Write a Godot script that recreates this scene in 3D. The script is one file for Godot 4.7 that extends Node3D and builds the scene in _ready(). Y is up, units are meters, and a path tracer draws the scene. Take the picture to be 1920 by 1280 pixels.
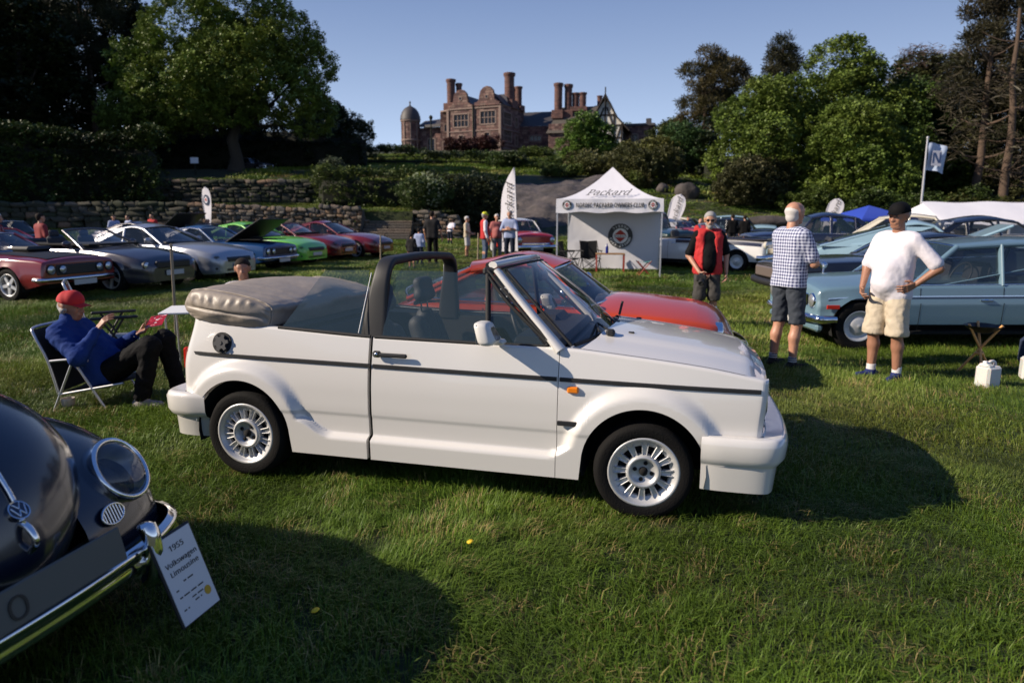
extends Node3D
# A summer meeting of old cars on a lawn below a stone manor house. All lengths in metres; x right, y up, camera at the origin looking towards -z.

class Geo:
	var v := PackedVector3Array()
	var n := PackedVector3Array()
	var uv := PackedVector2Array()
	var c := PackedColorArray()
	var t := PackedInt32Array()
	var col := Color(1, 1, 1)
	var xf := Transform3D()

	func at(o: Vector3, b := Basis()) -> Geo:
		xf = Transform3D(b, o)
		return self

	func put(p: Vector3, nn: Vector3, u := Vector2()) -> int:
		v.push_back(xf * p); n.push_back((xf.basis * nn).normalized()); uv.push_back(u); c.push_back(col)
		return v.size() - 1

	func tri(a: Vector3, b: Vector3, d: Vector3) -> void:
		var nn := (d - a).cross(b - a)
		if nn.length_squared() < 1e-16:
			return
		var i := put(a, nn); put(b, nn, Vector2(1, 0)); put(d, nn, Vector2(1, 1))
		t.append_array([i, i + 1, i + 2])

	func quad(a: Vector3, b: Vector3, d: Vector3, e: Vector3) -> void:
		var nn := (d - a).cross(b - a) + (e - a).cross(d - a)
		if nn.length_squared() < 1e-16:
			return
		var i := put(a, nn, Vector2(0, 0)); put(b, nn, Vector2(1, 0)); put(d, nn, Vector2(1, 1)); put(e, nn, Vector2(0, 1))
		t.append_array([i, i + 1, i + 2, i, i + 2, i + 3])

	# rows of points with one smooth skin over them; closed joins the last point of every row to the first, loop the last row to the first
	func grid(rows: Array, closed := false, loop := false) -> void:
		var R := rows.size()
		var m: int = rows[0].size()
		var nn := PackedVector3Array(); nn.resize(R * m)
		var idx := PackedInt32Array()
		for r in R - 1:
			var A: PackedVector3Array = rows[r]
			var B: PackedVector3Array = rows[r + 1]
			for k in m - 1:
				var i := r * m + k
				var p := A[k]; var q := A[k + 1]; var s := B[k + 1]; var w := B[k]
				var f := (s - p).cross(q - p) + (w - p).cross(s - p)
				if f.length_squared() < 1e-18:
					continue
				nn[i] += f; nn[i + 1] += f; nn[i + m] += f; nn[i + m + 1] += f
				if not p.is_equal_approx(q):
					idx.append_array([i, i + 1, i + m + 1])
				if not s.is_equal_approx(w):
					idx.append_array([i, i + m + 1, i + m])
		if closed:
			for r in R:
				var s2 := nn[r * m] + nn[r * m + m - 1]
				nn[r * m] = s2; nn[r * m + m - 1] = s2
		if loop:
			for k in m:
				var s3 := nn[k] + nn[(R - 1) * m + k]
				nn[k] = s3; nn[(R - 1) * m + k] = s3
		var base := v.size()
		for r in R:
			for k in m:
				var q2 := nn[r * m + k]
				if q2.length_squared() < 1e-18:
					q2 = nn[r * m + (k + 1 if k + 1 < m else k - 1)]
					if q2.length_squared() < 1e-18: q2 = Vector3.UP
				put(rows[r][k], q2, Vector2(float(k) / (m - 1), float(r) / (R - 1)))
		for i in idx:
			t.push_back(base + i)

	func box(o: Vector3, s: Vector3, bevel := 0.0, b := Basis()) -> void:
		var h := s * 0.5
		bevel = minf(bevel, minf(h.x, minf(h.y, h.z)) * 0.98)
		var keep := xf
		xf = xf * Transform3D(b, o)
		var P := func(sx: int, sy: int, sz: int, ax: int) -> Vector3:
			var p := Vector3(sx * h.x, sy * h.y, sz * h.z)
			for k in 3:
				if k != ax: p[k] -= signf(p[k]) * bevel
			return p
		for ax in 3:
			var u := (ax + 1) % 3
			var w := (ax + 2) % 3
			for sg in [-1, 1]:
				var q := []
				for k in [[-1, -1], [1, -1], [1, 1], [-1, 1]]:
					var sv := [0, 0, 0]
					sv[ax] = sg; sv[u] = k[0] * sg; sv[w] = k[1]
					q.append(P.call(sv[0], sv[1], sv[2], ax))
				quad(q[0], q[3], q[2], q[1])
		if bevel > 0.0:
			for ax in 3: # edges along ax
				var u := (ax + 1) % 3
				var w := (ax + 2) % 3
				for su in [-1, 1]:
					for sw in [-1, 1]:
						var a := [0, 0, 0]; a[u] = su; a[w] = sw
						a[ax] = -1
						var p0: Vector3 = P.call(a[0], a[1], a[2], u); var p1: Vector3 = P.call(a[0], a[1], a[2], w)
						a[ax] = 1
						var p2: Vector3 = P.call(a[0], a[1], a[2], w); var p3: Vector3 = P.call(a[0], a[1], a[2], u)
						if su * sw > 0: quad(p0, p3, p2, p1)
						else: quad(p1, p2, p3, p0)
			for sx in [-1, 1]:
				for sy in [-1, 1]:
					for sz in [-1, 1]:
						var a2: Vector3 = P.call(sx, sy, sz, 0); var b2: Vector3 = P.call(sx, sy, sz, 1); var c2: Vector3 = P.call(sx, sy, sz, 2)
						if sx * sy * sz > 0: tri(a2, c2, b2)
						else: tri(a2, b2, c2)
		xf = keep

	func tube(path: PackedVector3Array, rad, sides := 8, caps := true, flat := 1.0) -> void:
		var rows := []
		var up := Vector3.UP
		var m := path.size()
		for i in m:
			var d := (path[mini(i + 1, m - 1)] - path[maxi(i - 1, 0)]).normalized()
			if absf(d.dot(up)) > 0.95: up = Vector3.RIGHT if absf(d.x) < 0.9 else Vector3.BACK
			var a := d.cross(up).normalized()
			var b := a.cross(d).normalized()
			up = b
			var r: float = rad if rad is float else rad[i]
			var row := PackedVector3Array()
			for k in sides + 1:
				var w := TAU * k / sides
				row.push_back(path[i] + (a * cos(w) + b * sin(w) * flat) * r)
			rows.append(row)
		grid(rows, true)
		if caps:
			for e in [0, m - 1]:
				var row: PackedVector3Array = rows[e]
				for k in sides:
					if e == 0: tri(path[e], row[k], row[k + 1])
					else: tri(path[e], row[k + 1], row[k])

	func bar(a: Vector3, b: Vector3, r: float, sides := 8, r2 := -1.0) -> void:
		tube(PackedVector3Array([a, b]), [r, r if r2 < 0.0 else r2], sides)

	# profile points are (radius, height); turned about the local y axis
	func lathe(prof: PackedVector2Array, sides := 24) -> void:
		var rows := []
		for p in prof:
			var row := PackedVector3Array()
			for k in sides + 1:
				var w := TAU * k / sides
				row.push_back(Vector3(p.x * cos(w), p.y, p.x * sin(w)))
			rows.append(row)
		grid(rows, true)

	func ball(o: Vector3, r: Vector3, sides := 12, b := Basis()) -> void:
		var keep := xf
		xf = xf * Transform3D(b, o)
		var rows := []
		var m := maxi(sides / 2, 3)
		for j in m + 1:
			var f := PI * j / m
			var row := PackedVector3Array()
			for k in sides + 1:
				var w := TAU * k / sides
				row.push_back(Vector3(sin(f) * cos(w), -cos(f), sin(f) * sin(w)) * r)
			rows.append(row)
		grid(rows, true)
		xf = keep

	# a flat outline in the local xy plane, given a thickness along z
	func plate(poly: PackedVector2Array, z0: float, z1: float) -> void:
		if Geometry2D.is_polygon_clockwise(poly):
			poly = poly.duplicate(); poly.reverse()
		var ix := Geometry2D.triangulate_polygon(poly)
		for i in range(0, ix.size(), 3):
			var a := poly[ix[i]]; var b := poly[ix[i + 1]]; var d := poly[ix[i + 2]]
			if (b - a).cross(d - a) < 0.0:
				var w := b; b = d; d = w
			tri(Vector3(a.x, a.y, z1), Vector3(d.x, d.y, z1), Vector3(b.x, b.y, z1))
			if z1 != z0: tri(Vector3(a.x, a.y, z0), Vector3(b.x, b.y, z0), Vector3(d.x, d.y, z0))
		if z1 != z0:
			for i in poly.size():
				var a := poly[i]; var b := poly[(i + 1) % poly.size()]
				quad(Vector3(a.x, a.y, z0), Vector3(a.x, a.y, z1), Vector3(b.x, b.y, z1), Vector3(b.x, b.y, z0))

	func mesh() -> ArrayMesh:
		var a := []
		a.resize(Mesh.ARRAY_MAX)
		a[Mesh.ARRAY_VERTEX] = v; a[Mesh.ARRAY_NORMAL] = n; a[Mesh.ARRAY_TEX_UV] = uv; a[Mesh.ARRAY_COLOR] = c; a[Mesh.ARRAY_INDEX] = t
		var me := ArrayMesh.new()
		if t.size() > 0:
			me.add_surface_from_arrays(Mesh.PRIMITIVE_TRIANGLES, a)
		return me


var rng := RandomNumberGenerator.new()
var M := {}
var taken := {}
var noise := FastNoiseLite.new()

func lin(r: float, g: float, b: float, a := 1.0) -> Color:
	var k := Color(r, g, b).linear_to_srgb()
	k.a = a
	return k

func mat(called: String, base: Color, rough := 0.6, metal := 0.0) -> StandardMaterial3D:
	var m := StandardMaterial3D.new()
	m.resource_name = called
	m.albedo_color = base; m.roughness = rough; m.metallic = metal
	M[called] = m
	return m

func paint(called: String, base: Color, rough := 0.35) -> StandardMaterial3D:
	var m := mat(called, base, rough)
	m.clearcoat_enabled = true; m.clearcoat = 0.9; m.clearcoat_roughness = 0.06
	return m

func noise_tex(freq: float, lo: Color, hi: Color, sd: int, size := 512, oct := 4, kind := FastNoiseLite.TYPE_SIMPLEX_SMOOTH, mid = null) -> NoiseTexture2D:
	var f := FastNoiseLite.new()
	f.noise_type = kind; f.frequency = freq; f.seed = sd; f.fractal_octaves = oct
	var t := NoiseTexture2D.new()
	t.width = size; t.height = size; t.seamless = true; t.noise = f
	var g := Gradient.new()
	g.set_color(0, lo); g.set_color(1, hi)
	if mid != null: g.add_point(0.5, mid)
	t.color_ramp = g
	return t

func bump_tex(freq: float, sd: int, strength := 4.0, size := 512, kind := FastNoiseLite.TYPE_SIMPLEX_SMOOTH) -> NoiseTexture2D:
	var f := FastNoiseLite.new()
	f.noise_type = kind; f.frequency = freq; f.seed = sd; f.fractal_octaves = 4
	var t := NoiseTexture2D.new()
	t.width = size; t.height = size; t.seamless = true; t.noise = f
	t.as_normal_map = true; t.bump_strength = strength
	return t

func triplanar(m: StandardMaterial3D, scale: float, world := false) -> void:
	m.uv1_triplanar = true; m.uv1_world_triplanar = world; m.uv1_scale = Vector3.ONE * scale

func numbered(called: String) -> String:
	var k: int = taken.get(called, 0)
	taken[called] = k + 1
	return called if k == 0 else "%s_%03d" % [called, k]

func thing(called: String, label: String, category: String, where := Vector3.ZERO, turn := 0.0, group := "") -> Node3D:
	var o := Node3D.new()
	o.name = numbered(called)
	add_child(o)
	o.position = where; o.rotation.y = turn
	tag(o, label, category, group)
	return o

func tag(o: Node3D, label: String, category: String, group := "") -> void:
	o.set_meta("label", label); o.set_meta("category", category)
	if group: o.set_meta("group", group)

func part(called: String, ge, m: Material, parent: Node3D = null) -> MeshInstance3D:
	var o := MeshInstance3D.new()
	o.mesh = ge.mesh() if ge is Geo else ge
	o.material_override = m
	if parent == null:
		o.name = numbered(called); add_child(o)
	else:
		o.name = called
		if parent.has_node(NodePath(called)):
			var k := 1
			while parent.has_node(NodePath("%s_%03d" % [called, k])): k += 1
			o.name = "%s_%03d" % [called, k]
		parent.add_child(o)
	return o

func hold(called: String, parent: Node3D, where := Vector3.ZERO) -> Node3D:
	var o := Node3D.new()
	o.name = called
	if parent.has_node(NodePath(called)):
		var k := 1
		while parent.has_node(NodePath("%s_%03d" % [called, k])): k += 1
		o.name = "%s_%03d" % [called, k]
	parent.add_child(o)
	o.position = where
	return o

func struct(o: Node3D, label: String, category: String, kind := "structure") -> void:
	tag(o, label, category); o.set_meta("kind", kind)

# a value read off a polyline of (x, value) points, straight between them or smoothed
func poly(P: PackedVector2Array, x: float) -> float:
	var m := P.size()
	if x <= P[0].x: return P[0].y
	for i in m - 1:
		if x <= P[i + 1].x:
			return lerpf(P[i].y, P[i + 1].y, (x - P[i].x) / maxf(P[i + 1].x - P[i].x, 1e-6))
	return P[m - 1].y

func curve(P: PackedVector2Array, x: float) -> float:
	var m := P.size()
	if x <= P[0].x: return P[0].y
	for i in m - 1:
		if x <= P[i + 1].x:
			var h := maxf(P[i + 1].x - P[i].x, 1e-6)
			var u := (x - P[i].x) / h
			var d := (P[i + 1].y - P[i].y) / h
			var d0 := d if i == 0 else _slope((P[i].y - P[i - 1].y) / maxf(P[i].x - P[i - 1].x, 1e-6), d)
			var d1 := d if i + 2 >= m else _slope(d, (P[i + 2].y - P[i + 1].y) / maxf(P[i + 2].x - P[i + 1].x, 1e-6))
			var u2 := u * u
			var u3 := u2 * u
			return (2 * u3 - 3 * u2 + 1) * P[i].y + (u3 - 2 * u2 + u) * h * d0 + (-2 * u3 + 3 * u2) * P[i + 1].y + (u3 - u2) * h * d1
	return P[m - 1].y

func _slope(a: float, b: float) -> float:
	return 0.0 if a * b <= 0.0 else 2.0 * a * b / (a + b)

func pv(list: Array) -> PackedVector2Array:
	var p := PackedVector2Array()
	for i in range(0, list.size(), 2): p.push_back(Vector2(list[i], list[i + 1]))
	return p

func p3(list: Array) -> PackedVector3Array:
	var p := PackedVector3Array()
	for i in range(0, list.size(), 3): p.push_back(Vector3(list[i], list[i + 1], list[i + 2]))
	return p

func ring(r: float, k := 20, o := Vector2.ZERO, sy := 1.0) -> PackedVector2Array:
	var p := PackedVector2Array()
	for i in k: p.push_back(o + Vector2(cos(TAU * i / k), sin(TAU * i / k) * sy) * r)
	return p

func bend(pts: PackedVector3Array, k := 6) -> PackedVector3Array: # a smooth line through the points
	var out := PackedVector3Array()
	var m := pts.size()
	for i in m - 1:
		var a := pts[maxi(i - 1, 0)]; var b := pts[i]; var d := pts[i + 1]; var e := pts[mini(i + 2, m - 1)]
		for j in k:
			out.push_back(b.cubic_interpolate(d, a, e, float(j) / k))
	out.push_back(pts[m - 1])
	return out

const AXLE := Basis(Vector3(1, 0, 0), Vector3(0, 0, 1), Vector3(0, -1, 0)) # turns a lathe's y axis to z

const GROUND := -0.07 # the soil under the grass; blades stand about six centimetres above it
const SUN_TRAVEL := Vector3(0.86, -0.50, -0.14)

func sky_and_camera() -> void:
	var cam := Camera3D.new()
	cam.name = "camera"
	add_child(cam)
	cam.position = Vector3(0, 1.55, 0)
	cam.rotation_degrees = Vector3(-10.5, 0, 0)
	cam.fov = 53.13
	cam.near = 0.1; cam.far = 1500.0
	var lens := CameraAttributesPhysical.new()
	lens.frustum_focal_length = 24.0
	lens.frustum_focus_distance = 4.4
	lens.frustum_near = 0.1; lens.frustum_far = 1500.0
	lens.exposure_aperture = 2.2
	lens.exposure_shutter_speed = 100.0
	cam.attributes = lens
	cam.current = true
	var sm := ProceduralSkyMaterial.new()
	sm.sky_top_color = lin(0.05, 0.115, 0.32)
	sm.sky_horizon_color = lin(0.72, 0.90, 1.15)
	sm.sky_curve = 0.13
	sm.ground_bottom_color = lin(0.05, 0.06, 0.03)
	sm.ground_horizon_color = lin(0.16, 0.2, 0.24)
	sm.sky_energy_multiplier = 0.9
	sm.ground_energy_multiplier = 0.6
	sm.sun_angle_max = 0.0
	var e := Environment.new()
	e.background_mode = Environment.BG_SKY
	e.sky = Sky.new()
	e.sky.sky_material = sm
	e.tonemap_mode = Environment.TONE_MAPPER_LINEAR
	e.tonemap_exposure = 1.4
	e.sdfgi_enabled = true; e.ssao_enabled = true; e.ssil_enabled = true
	var we := WorldEnvironment.new()
	we.name = "world"
	we.environment = e
	add_child(we)
	var sun := DirectionalLight3D.new()
	sun.name = "sun"
	sun.light_energy = 1.6
	sun.light_color = Color(1.0, 0.94, 0.86)
	sun.light_angular_distance = 0.5
	sun.shadow_enabled = true
	add_child(sun)
	sun.look_at_from_position(Vector3.ZERO, SUN_TRAVEL)

var LEFT := pv([0, 0, 46, 0, 47.9, 0.04, 48.15, 1.92, 57.6, 2.6, 57.9, 4.4, 66, 5.8, 80, 7.0, 100, 9.4, 122, 11.7, 135, 13.7, 138, 14.1, 170, 14.2, 260, 8, 700, 6])
var MIDDLE := pv([0, 0, 46, 0, 50, 0.15, 60, 2.7, 72, 5.5, 90, 7.9, 110, 10.4, 125, 12.0, 135, 13.7, 138, 14.1, 170, 14.2, 260, 8, 700, 6])
var RIGHT := pv([0, 0, 47, 0, 60, 1.6, 80, 4.2, 110, 8.5, 130, 11, 170, 14, 260, 8, 700, 6])

func land(x: float, z: float) -> float:
	var d := -z
	var y := 0.0
	if d > 38.0:
		var wl := smoothstep(-3.4, -4.6, x)
		var wr := smoothstep(16.0, 30.0, x)
		y = poly(LEFT, d) * wl + poly(MIDDLE, d) * (1.0 - wl) * (1.0 - wr) + poly(RIGHT, d) * wr
		if d < 48.0: y += 0.7 * smoothstep(-13.0, -20.0, x) * smoothstep(40.0, 47.0, d)
	return y + GROUND - 0.07 * smoothstep(4.0, 8.5, d) + 0.02 * noise.get_noise_2d(x * 6.0, z * 6.0)

func ground_sheet() -> void:
	var gm := mat("turf_soil", Color.WHITE, 0.95)
	gm.albedo_texture = noise_tex(0.012, lin(0.010, 0.014, 0.004), lin(0.045, 0.058, 0.014), 5, 512, 5)
	gm.roughness_texture = null
	triplanar(gm, 0.35, true)
	var zs := []
	var d := 12.0
	while d > -47.0:
		zs.append(d)
		d -= 1.0 if d > -47 else 0.3
	for q in [47.0, 47.5, 47.9, 48.15, 48.6, 50, 52, 54, 56, 57, 57.6, 57.9, 58.3]: zs.append(-q)
	d = 60.0
	while d < 140.0:
		zs.append(-d); d += 2.0
	for q in [140, 150, 160, 170, 185, 200, 220, 240, 260, 300, 350, 420, 520, 700]: zs.append(-float(q))
	var xs := []
	var x := -40.0
	for q in [-500, -350, -250, -180, -140, -110, -90, -75, -65, -55, -48]: xs.append(float(q))
	while x <= 44.0:
		xs.append(x); x += 1.0
	for q in [48, 55, 65, 75, 90, 110, 140, 180, 250, 350, 500]: xs.append(float(q))
	var rows := []
	for zz in zs:
		var row := PackedVector3Array()
		for xx in xs: row.push_back(Vector3(xx, land(xx, zz), zz))
		rows.append(row)
	var ge := Geo.new()
	ge.grid(rows)
	struct(part("ground", ge, gm), "short summer lawn rising to grassy terraces and a wooded hill", "lawn")

# ---------------------------------------------------------------- grass
func tuft(blades: int, radius: float, height: float, width: float, sd: int) -> ArrayMesh:
	var r := RandomNumberGenerator.new()
	r.seed = sd
	var ge := Geo.new()
	for i in blades:
		var a := r.randf() * TAU
		var q := sqrt(r.randf()) * radius
		var o := Vector3(cos(a) * q, -0.01, sin(a) * q)
		var h := height * r.randf_range(0.45, 1.1)
		var dir := Vector3(1.0, 0, r.randf_range(-0.8, 0.8)).normalized() if r.randf() < 0.6 else Vector3(cos(a), 0, sin(a))
		var lean := r.randf_range(0.3, 1.25)
		var side := Vector3(-dir.z, 0, dir.x).rotated(Vector3.UP, r.randf_range(-0.7, 0.7)) * width * r.randf_range(0.6, 1.2) * 0.5
		var k := r.randf()
		ge.col = Color(0.72, 0.85, 0.5).lerp(Color(1.15, 1.1, 0.9), k) if r.randf() > 0.09 else Color(2.2, 1.7, 1.7)
		var p0 := o
		var p1 := o + Vector3.UP * h * 0.55 + dir * h * lean * 0.22
		var p2 := o + Vector3.UP * h * (1.0 - lean * 0.42) + dir * h * lean * 0.85
		ge.quad(p0 - side, p0 + side, p1 + side * 0.8, p1 - side * 0.8)
		ge.tri(p1 - side * 0.8, p1 + side * 0.8, p2)
	return ge.mesh()

func scatter(called: String, mesh: Mesh, m: Material, spots: Array, cols: Array, label: String, category: String) -> MultiMeshInstance3D:
	var mm := MultiMesh.new()
	mm.transform_format = MultiMesh.TRANSFORM_3D
	mm.use_colors = true
	mm.mesh = mesh
	mm.instance_count = spots.size()
	for i in spots.size():
		mm.set_instance_transform(i, spots[i])
		mm.set_instance_color(i, cols[i])
	var o := MultiMeshInstance3D.new()
	o.multimesh = mm
	o.material_override = m
	if label:
		o.name = numbered(called)
		add_child(o)
		struct(o, label, category, "stuff")
	else:
		o.name = called
		o.set_meta("kind", "stuff")
	return o

func leafy(called: String, rough := 0.55, through := 0.5) -> StandardMaterial3D:
	var m := mat(called, Color.WHITE, rough)
	m.vertex_color_use_as_albedo = true
	m.backlight_enabled = true
	m.backlight = Color(through, through, through)
	m.metallic_specular = 0.35
	return m

func grass() -> void:
	var gm := leafy("grass_blade", 0.5, 0.55)
	var bands := [ # near, far, per square metre, blades, tuft radius, height, width
		[1.3, 4.4, 330.0, 30, 0.08, 0.112, 0.0042],
		[4.4, 8.5, 170.0, 32, 0.11, 0.115, 0.0058],
		[8.5, 17.0, 60.0, 36, 0.18, 0.125, 0.0085],
		[17.0, 32.0, 20.0, 40, 0.30, 0.12, 0.018],
		[32.0, 60.0, 6.0, 44, 0.5, 0.17, 0.035],
		[60.0, 126.0, 1.5, 44, 1.0, 0.4, 0.09]]
	var k := 0
	for b in bands:
		var spots := [[], [], []]
		var cols := [[], [], []]
		var half: float = b[1] * 0.86 + 1.0
		var count := int((b[1] - b[0]) * half * 2.0 * b[2])
		for i in count:
			var z := -rng.randf_range(b[0], b[1])
			var x := rng.randf_range(-half, half)
			if absf(x) > -z * 0.84 + 1.2: continue
			var d := -z
			if x > lerpf(-4.0, 0.0, (d - 48.0) / 26.0) and x < lerpf(8.6, 12.0, (d - 48.0) / 26.0) and d > 49.5 and d < 73.5: continue
			if d > 60.0 and (x < -24.0 or x > 30.0): continue
			var n1 := noise.get_noise_2d(x * 9.0, z * 9.0)
			var n2 := noise.get_noise_2d(x * 45.0 + 300.0, z * 45.0)
			var s := 0.85 + 0.35 * n1 + 0.5 * n2 + rng.randf_range(-0.2, 0.25)
			if s < 0.3: continue
			var t := Transform3D(Basis(Vector3.UP, noise.get_noise_2d(x * 22.0 + 50.0, z * 22.0) * 7.0 + rng.randf_range(-0.6, 0.6)).scaled(Vector3(1.0, clampf(s, 0.35, 1.4), 1.0)), Vector3(x, land(x, z), z))
			var tone := 1.12 + 0.4 * n1 + 0.7 * n2 + rng.randf_range(-0.2, 0.2)
			var dry := clampf(0.25 + 0.9 * noise.get_noise_2d(x * 14.0 - 90.0, z * 14.0) + rng.randf_range(-0.2, 0.2), 0.0, 1.0)
			var w := i % 3
			spots[w].append(t)
			cols[w].append((Color(0.080, 0.128, 0.019).lerp(Color(0.185, 0.195, 0.05), dry) if rng.randf() > 0.07 else Color(0.25, 0.19, 0.1)) * tone)
		for w in 3:
			scatter("lawn_grass", tuft(b[3], b[4], b[5], b[6], 11 + k * 7 + w), gm, spots[w], cols[w], "green lawn grass with dry yellowish clippings", "grass")
		k += 1
	# dandelions
	var ge := Geo.new()
	ge.lathe(pv([0.0, 0.0, 0.012, 0.002, 0.018, 0.006, 0.012, 0.011, 0.0, 0.012]), 10)
	var fm := mat("dandelion_yellow", lin(0.75, 0.5, 0.02), 0.7)
	for p in [[-0.78, -2.47, "right of the info board, nearest the camera"], [-0.2, -3.05, "in the sunlit grass before the convertible's door"], [2.5, -8.6, "between the red coupe's nose and the light blue saloon"], [2.2, -9.6, "in the grass beyond the red coupe"]]:
		var f := part("dandelion", ge, fm)
		f.position = Vector3(p[0], land(p[0], p[1]) + 0.065, p[1])
		f.rotation = Vector3(0.2, p[0], 0.15)
		tag(f, "yellow dandelion %s" % p[2], "flower", "dandelions in the lawn")

# ---------------------------------------------------------------- foliage
var clumps := {}

func clump(kind: String) -> ArrayMesh:
	if clumps.has(kind): return clumps[kind]
	var r := RandomNumberGenerator.new()
	r.seed = kind.hash()
	var ge := Geo.new()
	var count := 16
	var L := 0.34
	var W := 0.2
	if kind == "needle":
		count = 26; L = 0.46; W = 0.05
	elif kind == "twig":
		count = 8; L = 0.9; W = 0.025
	elif kind == "fine":
		count = 24; L = 0.24; W = 0.13
	for i in count:
		var d := Vector3(r.randf_range(-1, 1), r.randf_range(-0.8, 0.8), r.randf_range(-1, 1))
		d = d.normalized() * sqrt(r.randf()) * 0.5
		var a := Vector3(r.randf_range(-1, 1), r.randf_range(-0.6, 0.5), r.randf_range(-1, 1)).normalized()
		if kind == "needle": a = (d * 2.0 + a * 0.5 + Vector3.UP * 0.3).normalized()
		var s := a.cross(Vector3(r.randf_range(-0.6, 0.6), 1, r.randf_range(-0.6, 0.6))).normalized()
		var up := s.cross(a) * 0.05
		var k := r.randf_range(0.75, 1.25)
		ge.col = Color(k, k, k * r.randf_range(0.8, 1.1))
		var l := L * r.randf_range(0.7, 1.2)
		var w := W * r.randf_range(0.7, 1.2)
		ge.tri(d, d + a * l * 0.5 + s * w + up, d + a * l)
		ge.tri(d, d + a * l, d + a * l * 0.5 - s * w + up)
	clumps[kind] = ge.mesh()
	return clumps[kind]

# lobes are [x, y, z, rx, ry, rz] from the foot of the plant
func crown(parent: Node3D, lobes: Array, kind: String, size: float, thick: float, base: Color, other: Color, m: Material, gaps := -0.35, called := "crown") -> void:
	var spots := []
	var cols := []
	var o := parent.position
	for L in lobes:
		var C := Vector3(L[0], L[1], L[2])
		var R := Vector3(L[3], L[4], L[5])
		var area := 4.0 * PI * pow((pow(R.x * R.y, 1.6) + pow(R.x * R.z, 1.6) + pow(R.y * R.z, 1.6)) / 3.0, 1.0 / 1.6)
		var count := int(area / (size * size) * thick)
		var hue := rng.randf_range(0.0, 1.0)
		var ro := Vector3(rng.randf(), rng.randf(), rng.randf()) * 300.0
		for i in count:
			var d := Vector3(rng.randfn(), rng.randfn(), rng.randfn()).normalized()
			if d.y < -0.75 and rng.randf() < 0.6: continue
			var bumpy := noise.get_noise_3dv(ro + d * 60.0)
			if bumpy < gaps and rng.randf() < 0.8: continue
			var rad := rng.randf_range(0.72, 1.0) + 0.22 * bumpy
			var p := C + d * R * rad
			if p.y < 0.05: continue
			var s := size * rng.randf_range(0.7, 1.35)
			spots.append(Transform3D(Basis.from_euler(Vector3(rng.randf_range(-0.6, 0.6), rng.randf() * TAU, rng.randf_range(-0.6, 0.6))).scaled(Vector3.ONE * s), p))
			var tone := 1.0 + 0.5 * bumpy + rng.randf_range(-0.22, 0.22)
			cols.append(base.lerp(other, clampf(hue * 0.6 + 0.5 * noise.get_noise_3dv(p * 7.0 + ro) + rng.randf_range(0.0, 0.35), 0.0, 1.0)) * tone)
	var c := scatter(called, clump(kind), m, spots, cols, "", "")
	if parent.has_node(NodePath(called)): c.name = called + "_%03d" % parent.get_child_count()
	parent.add_child(c)

func trunk(parent: Node3D, h: float, r: float, lean: Vector3, limbs: Array, m: Material) -> void:
	var ge := Geo.new()
	var path := PackedVector3Array()
	var rad := []
	for i in 8:
		var u := i / 7.0
		path.push_back(Vector3(lean.x * u * u, h * u - 0.3 * (1.0 - u), lean.z * u * u) + Vector3(noise.get_noise_2d(i * 40.0, h * 30.0), 0, noise.get_noise_2d(h * 50.0, i * 40.0)) * r * 0.8)
		rad.append(r * (1.35 if i == 0 else 1.0 - 0.7 * u))
	ge.tube(path, rad, 9)
	for L in limbs: # [height share, dx, dy, dz, radius]
		var b := path[clampi(int(L[0] * 7.0), 0, 7)]
		var e := b + Vector3(L[1], L[2], L[3])
		ge.tube(bend(PackedVector3Array([b, b.lerp(e, 0.5) + Vector3(0, -0.12 * absf(L[2]) - 0.1, 0), e]), 3), [L[4], L[4] * 0.9, L[4] * 0.8, L[4] * 0.7, L[4] * 0.55, L[4] * 0.4, L[4] * 0.25], 6)
	part("trunk", ge, m, parent)

func broad_tree(label: String, x: float, z: float, h: float, w: float, base: Color, other: Color, size: float, thick: float, sd: int, low := 0.22, group := "", gaps := -0.35) -> Node3D:
	rng.seed = sd
	var t := thing("broadleaf_tree", label, "tree", Vector3(x, land(x, z), z), 0.0, group)
	var lobes := []
	var limbs := []
	var count := 13
	for i in count:
		var u := (i + 0.5) / count
		var a := i * 2.4 + rng.randf_range(-0.4, 0.4)
		var ring_r := sqrt(sin(PI * clampf(lerpf(0.18, 0.93, u), 0, 1))) * w * 0.5 * 0.62
		var r := w * rng.randf_range(0.17, 0.25)
		var y := h * lerpf(low + 0.12, 0.86, u)
		if i >= count - 2: ring_r *= 0.45
		lobes.append([cos(a) * ring_r, y, sin(a) * ring_r, r, r * 0.78, r])
		if i % 2 == 0: limbs.append([clampf(u * 0.8 + 0.15, 0.2, 0.8), cos(a) * ring_r * 0.8, h * 0.16, sin(a) * ring_r * 0.8, h * 0.012])
	lobes.append([0, h * 0.55, 0, w * 0.27, h * 0.28, w * 0.27])
	trunk(t, h * 0.72, h * 0.03, Vector3(rng.randf_range(-0.5, 0.5), 0, 0), limbs, M.bark)
	crown(t, lobes, "leaf", size, thick, base, other, M.leaf, gaps)
	return t

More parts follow.
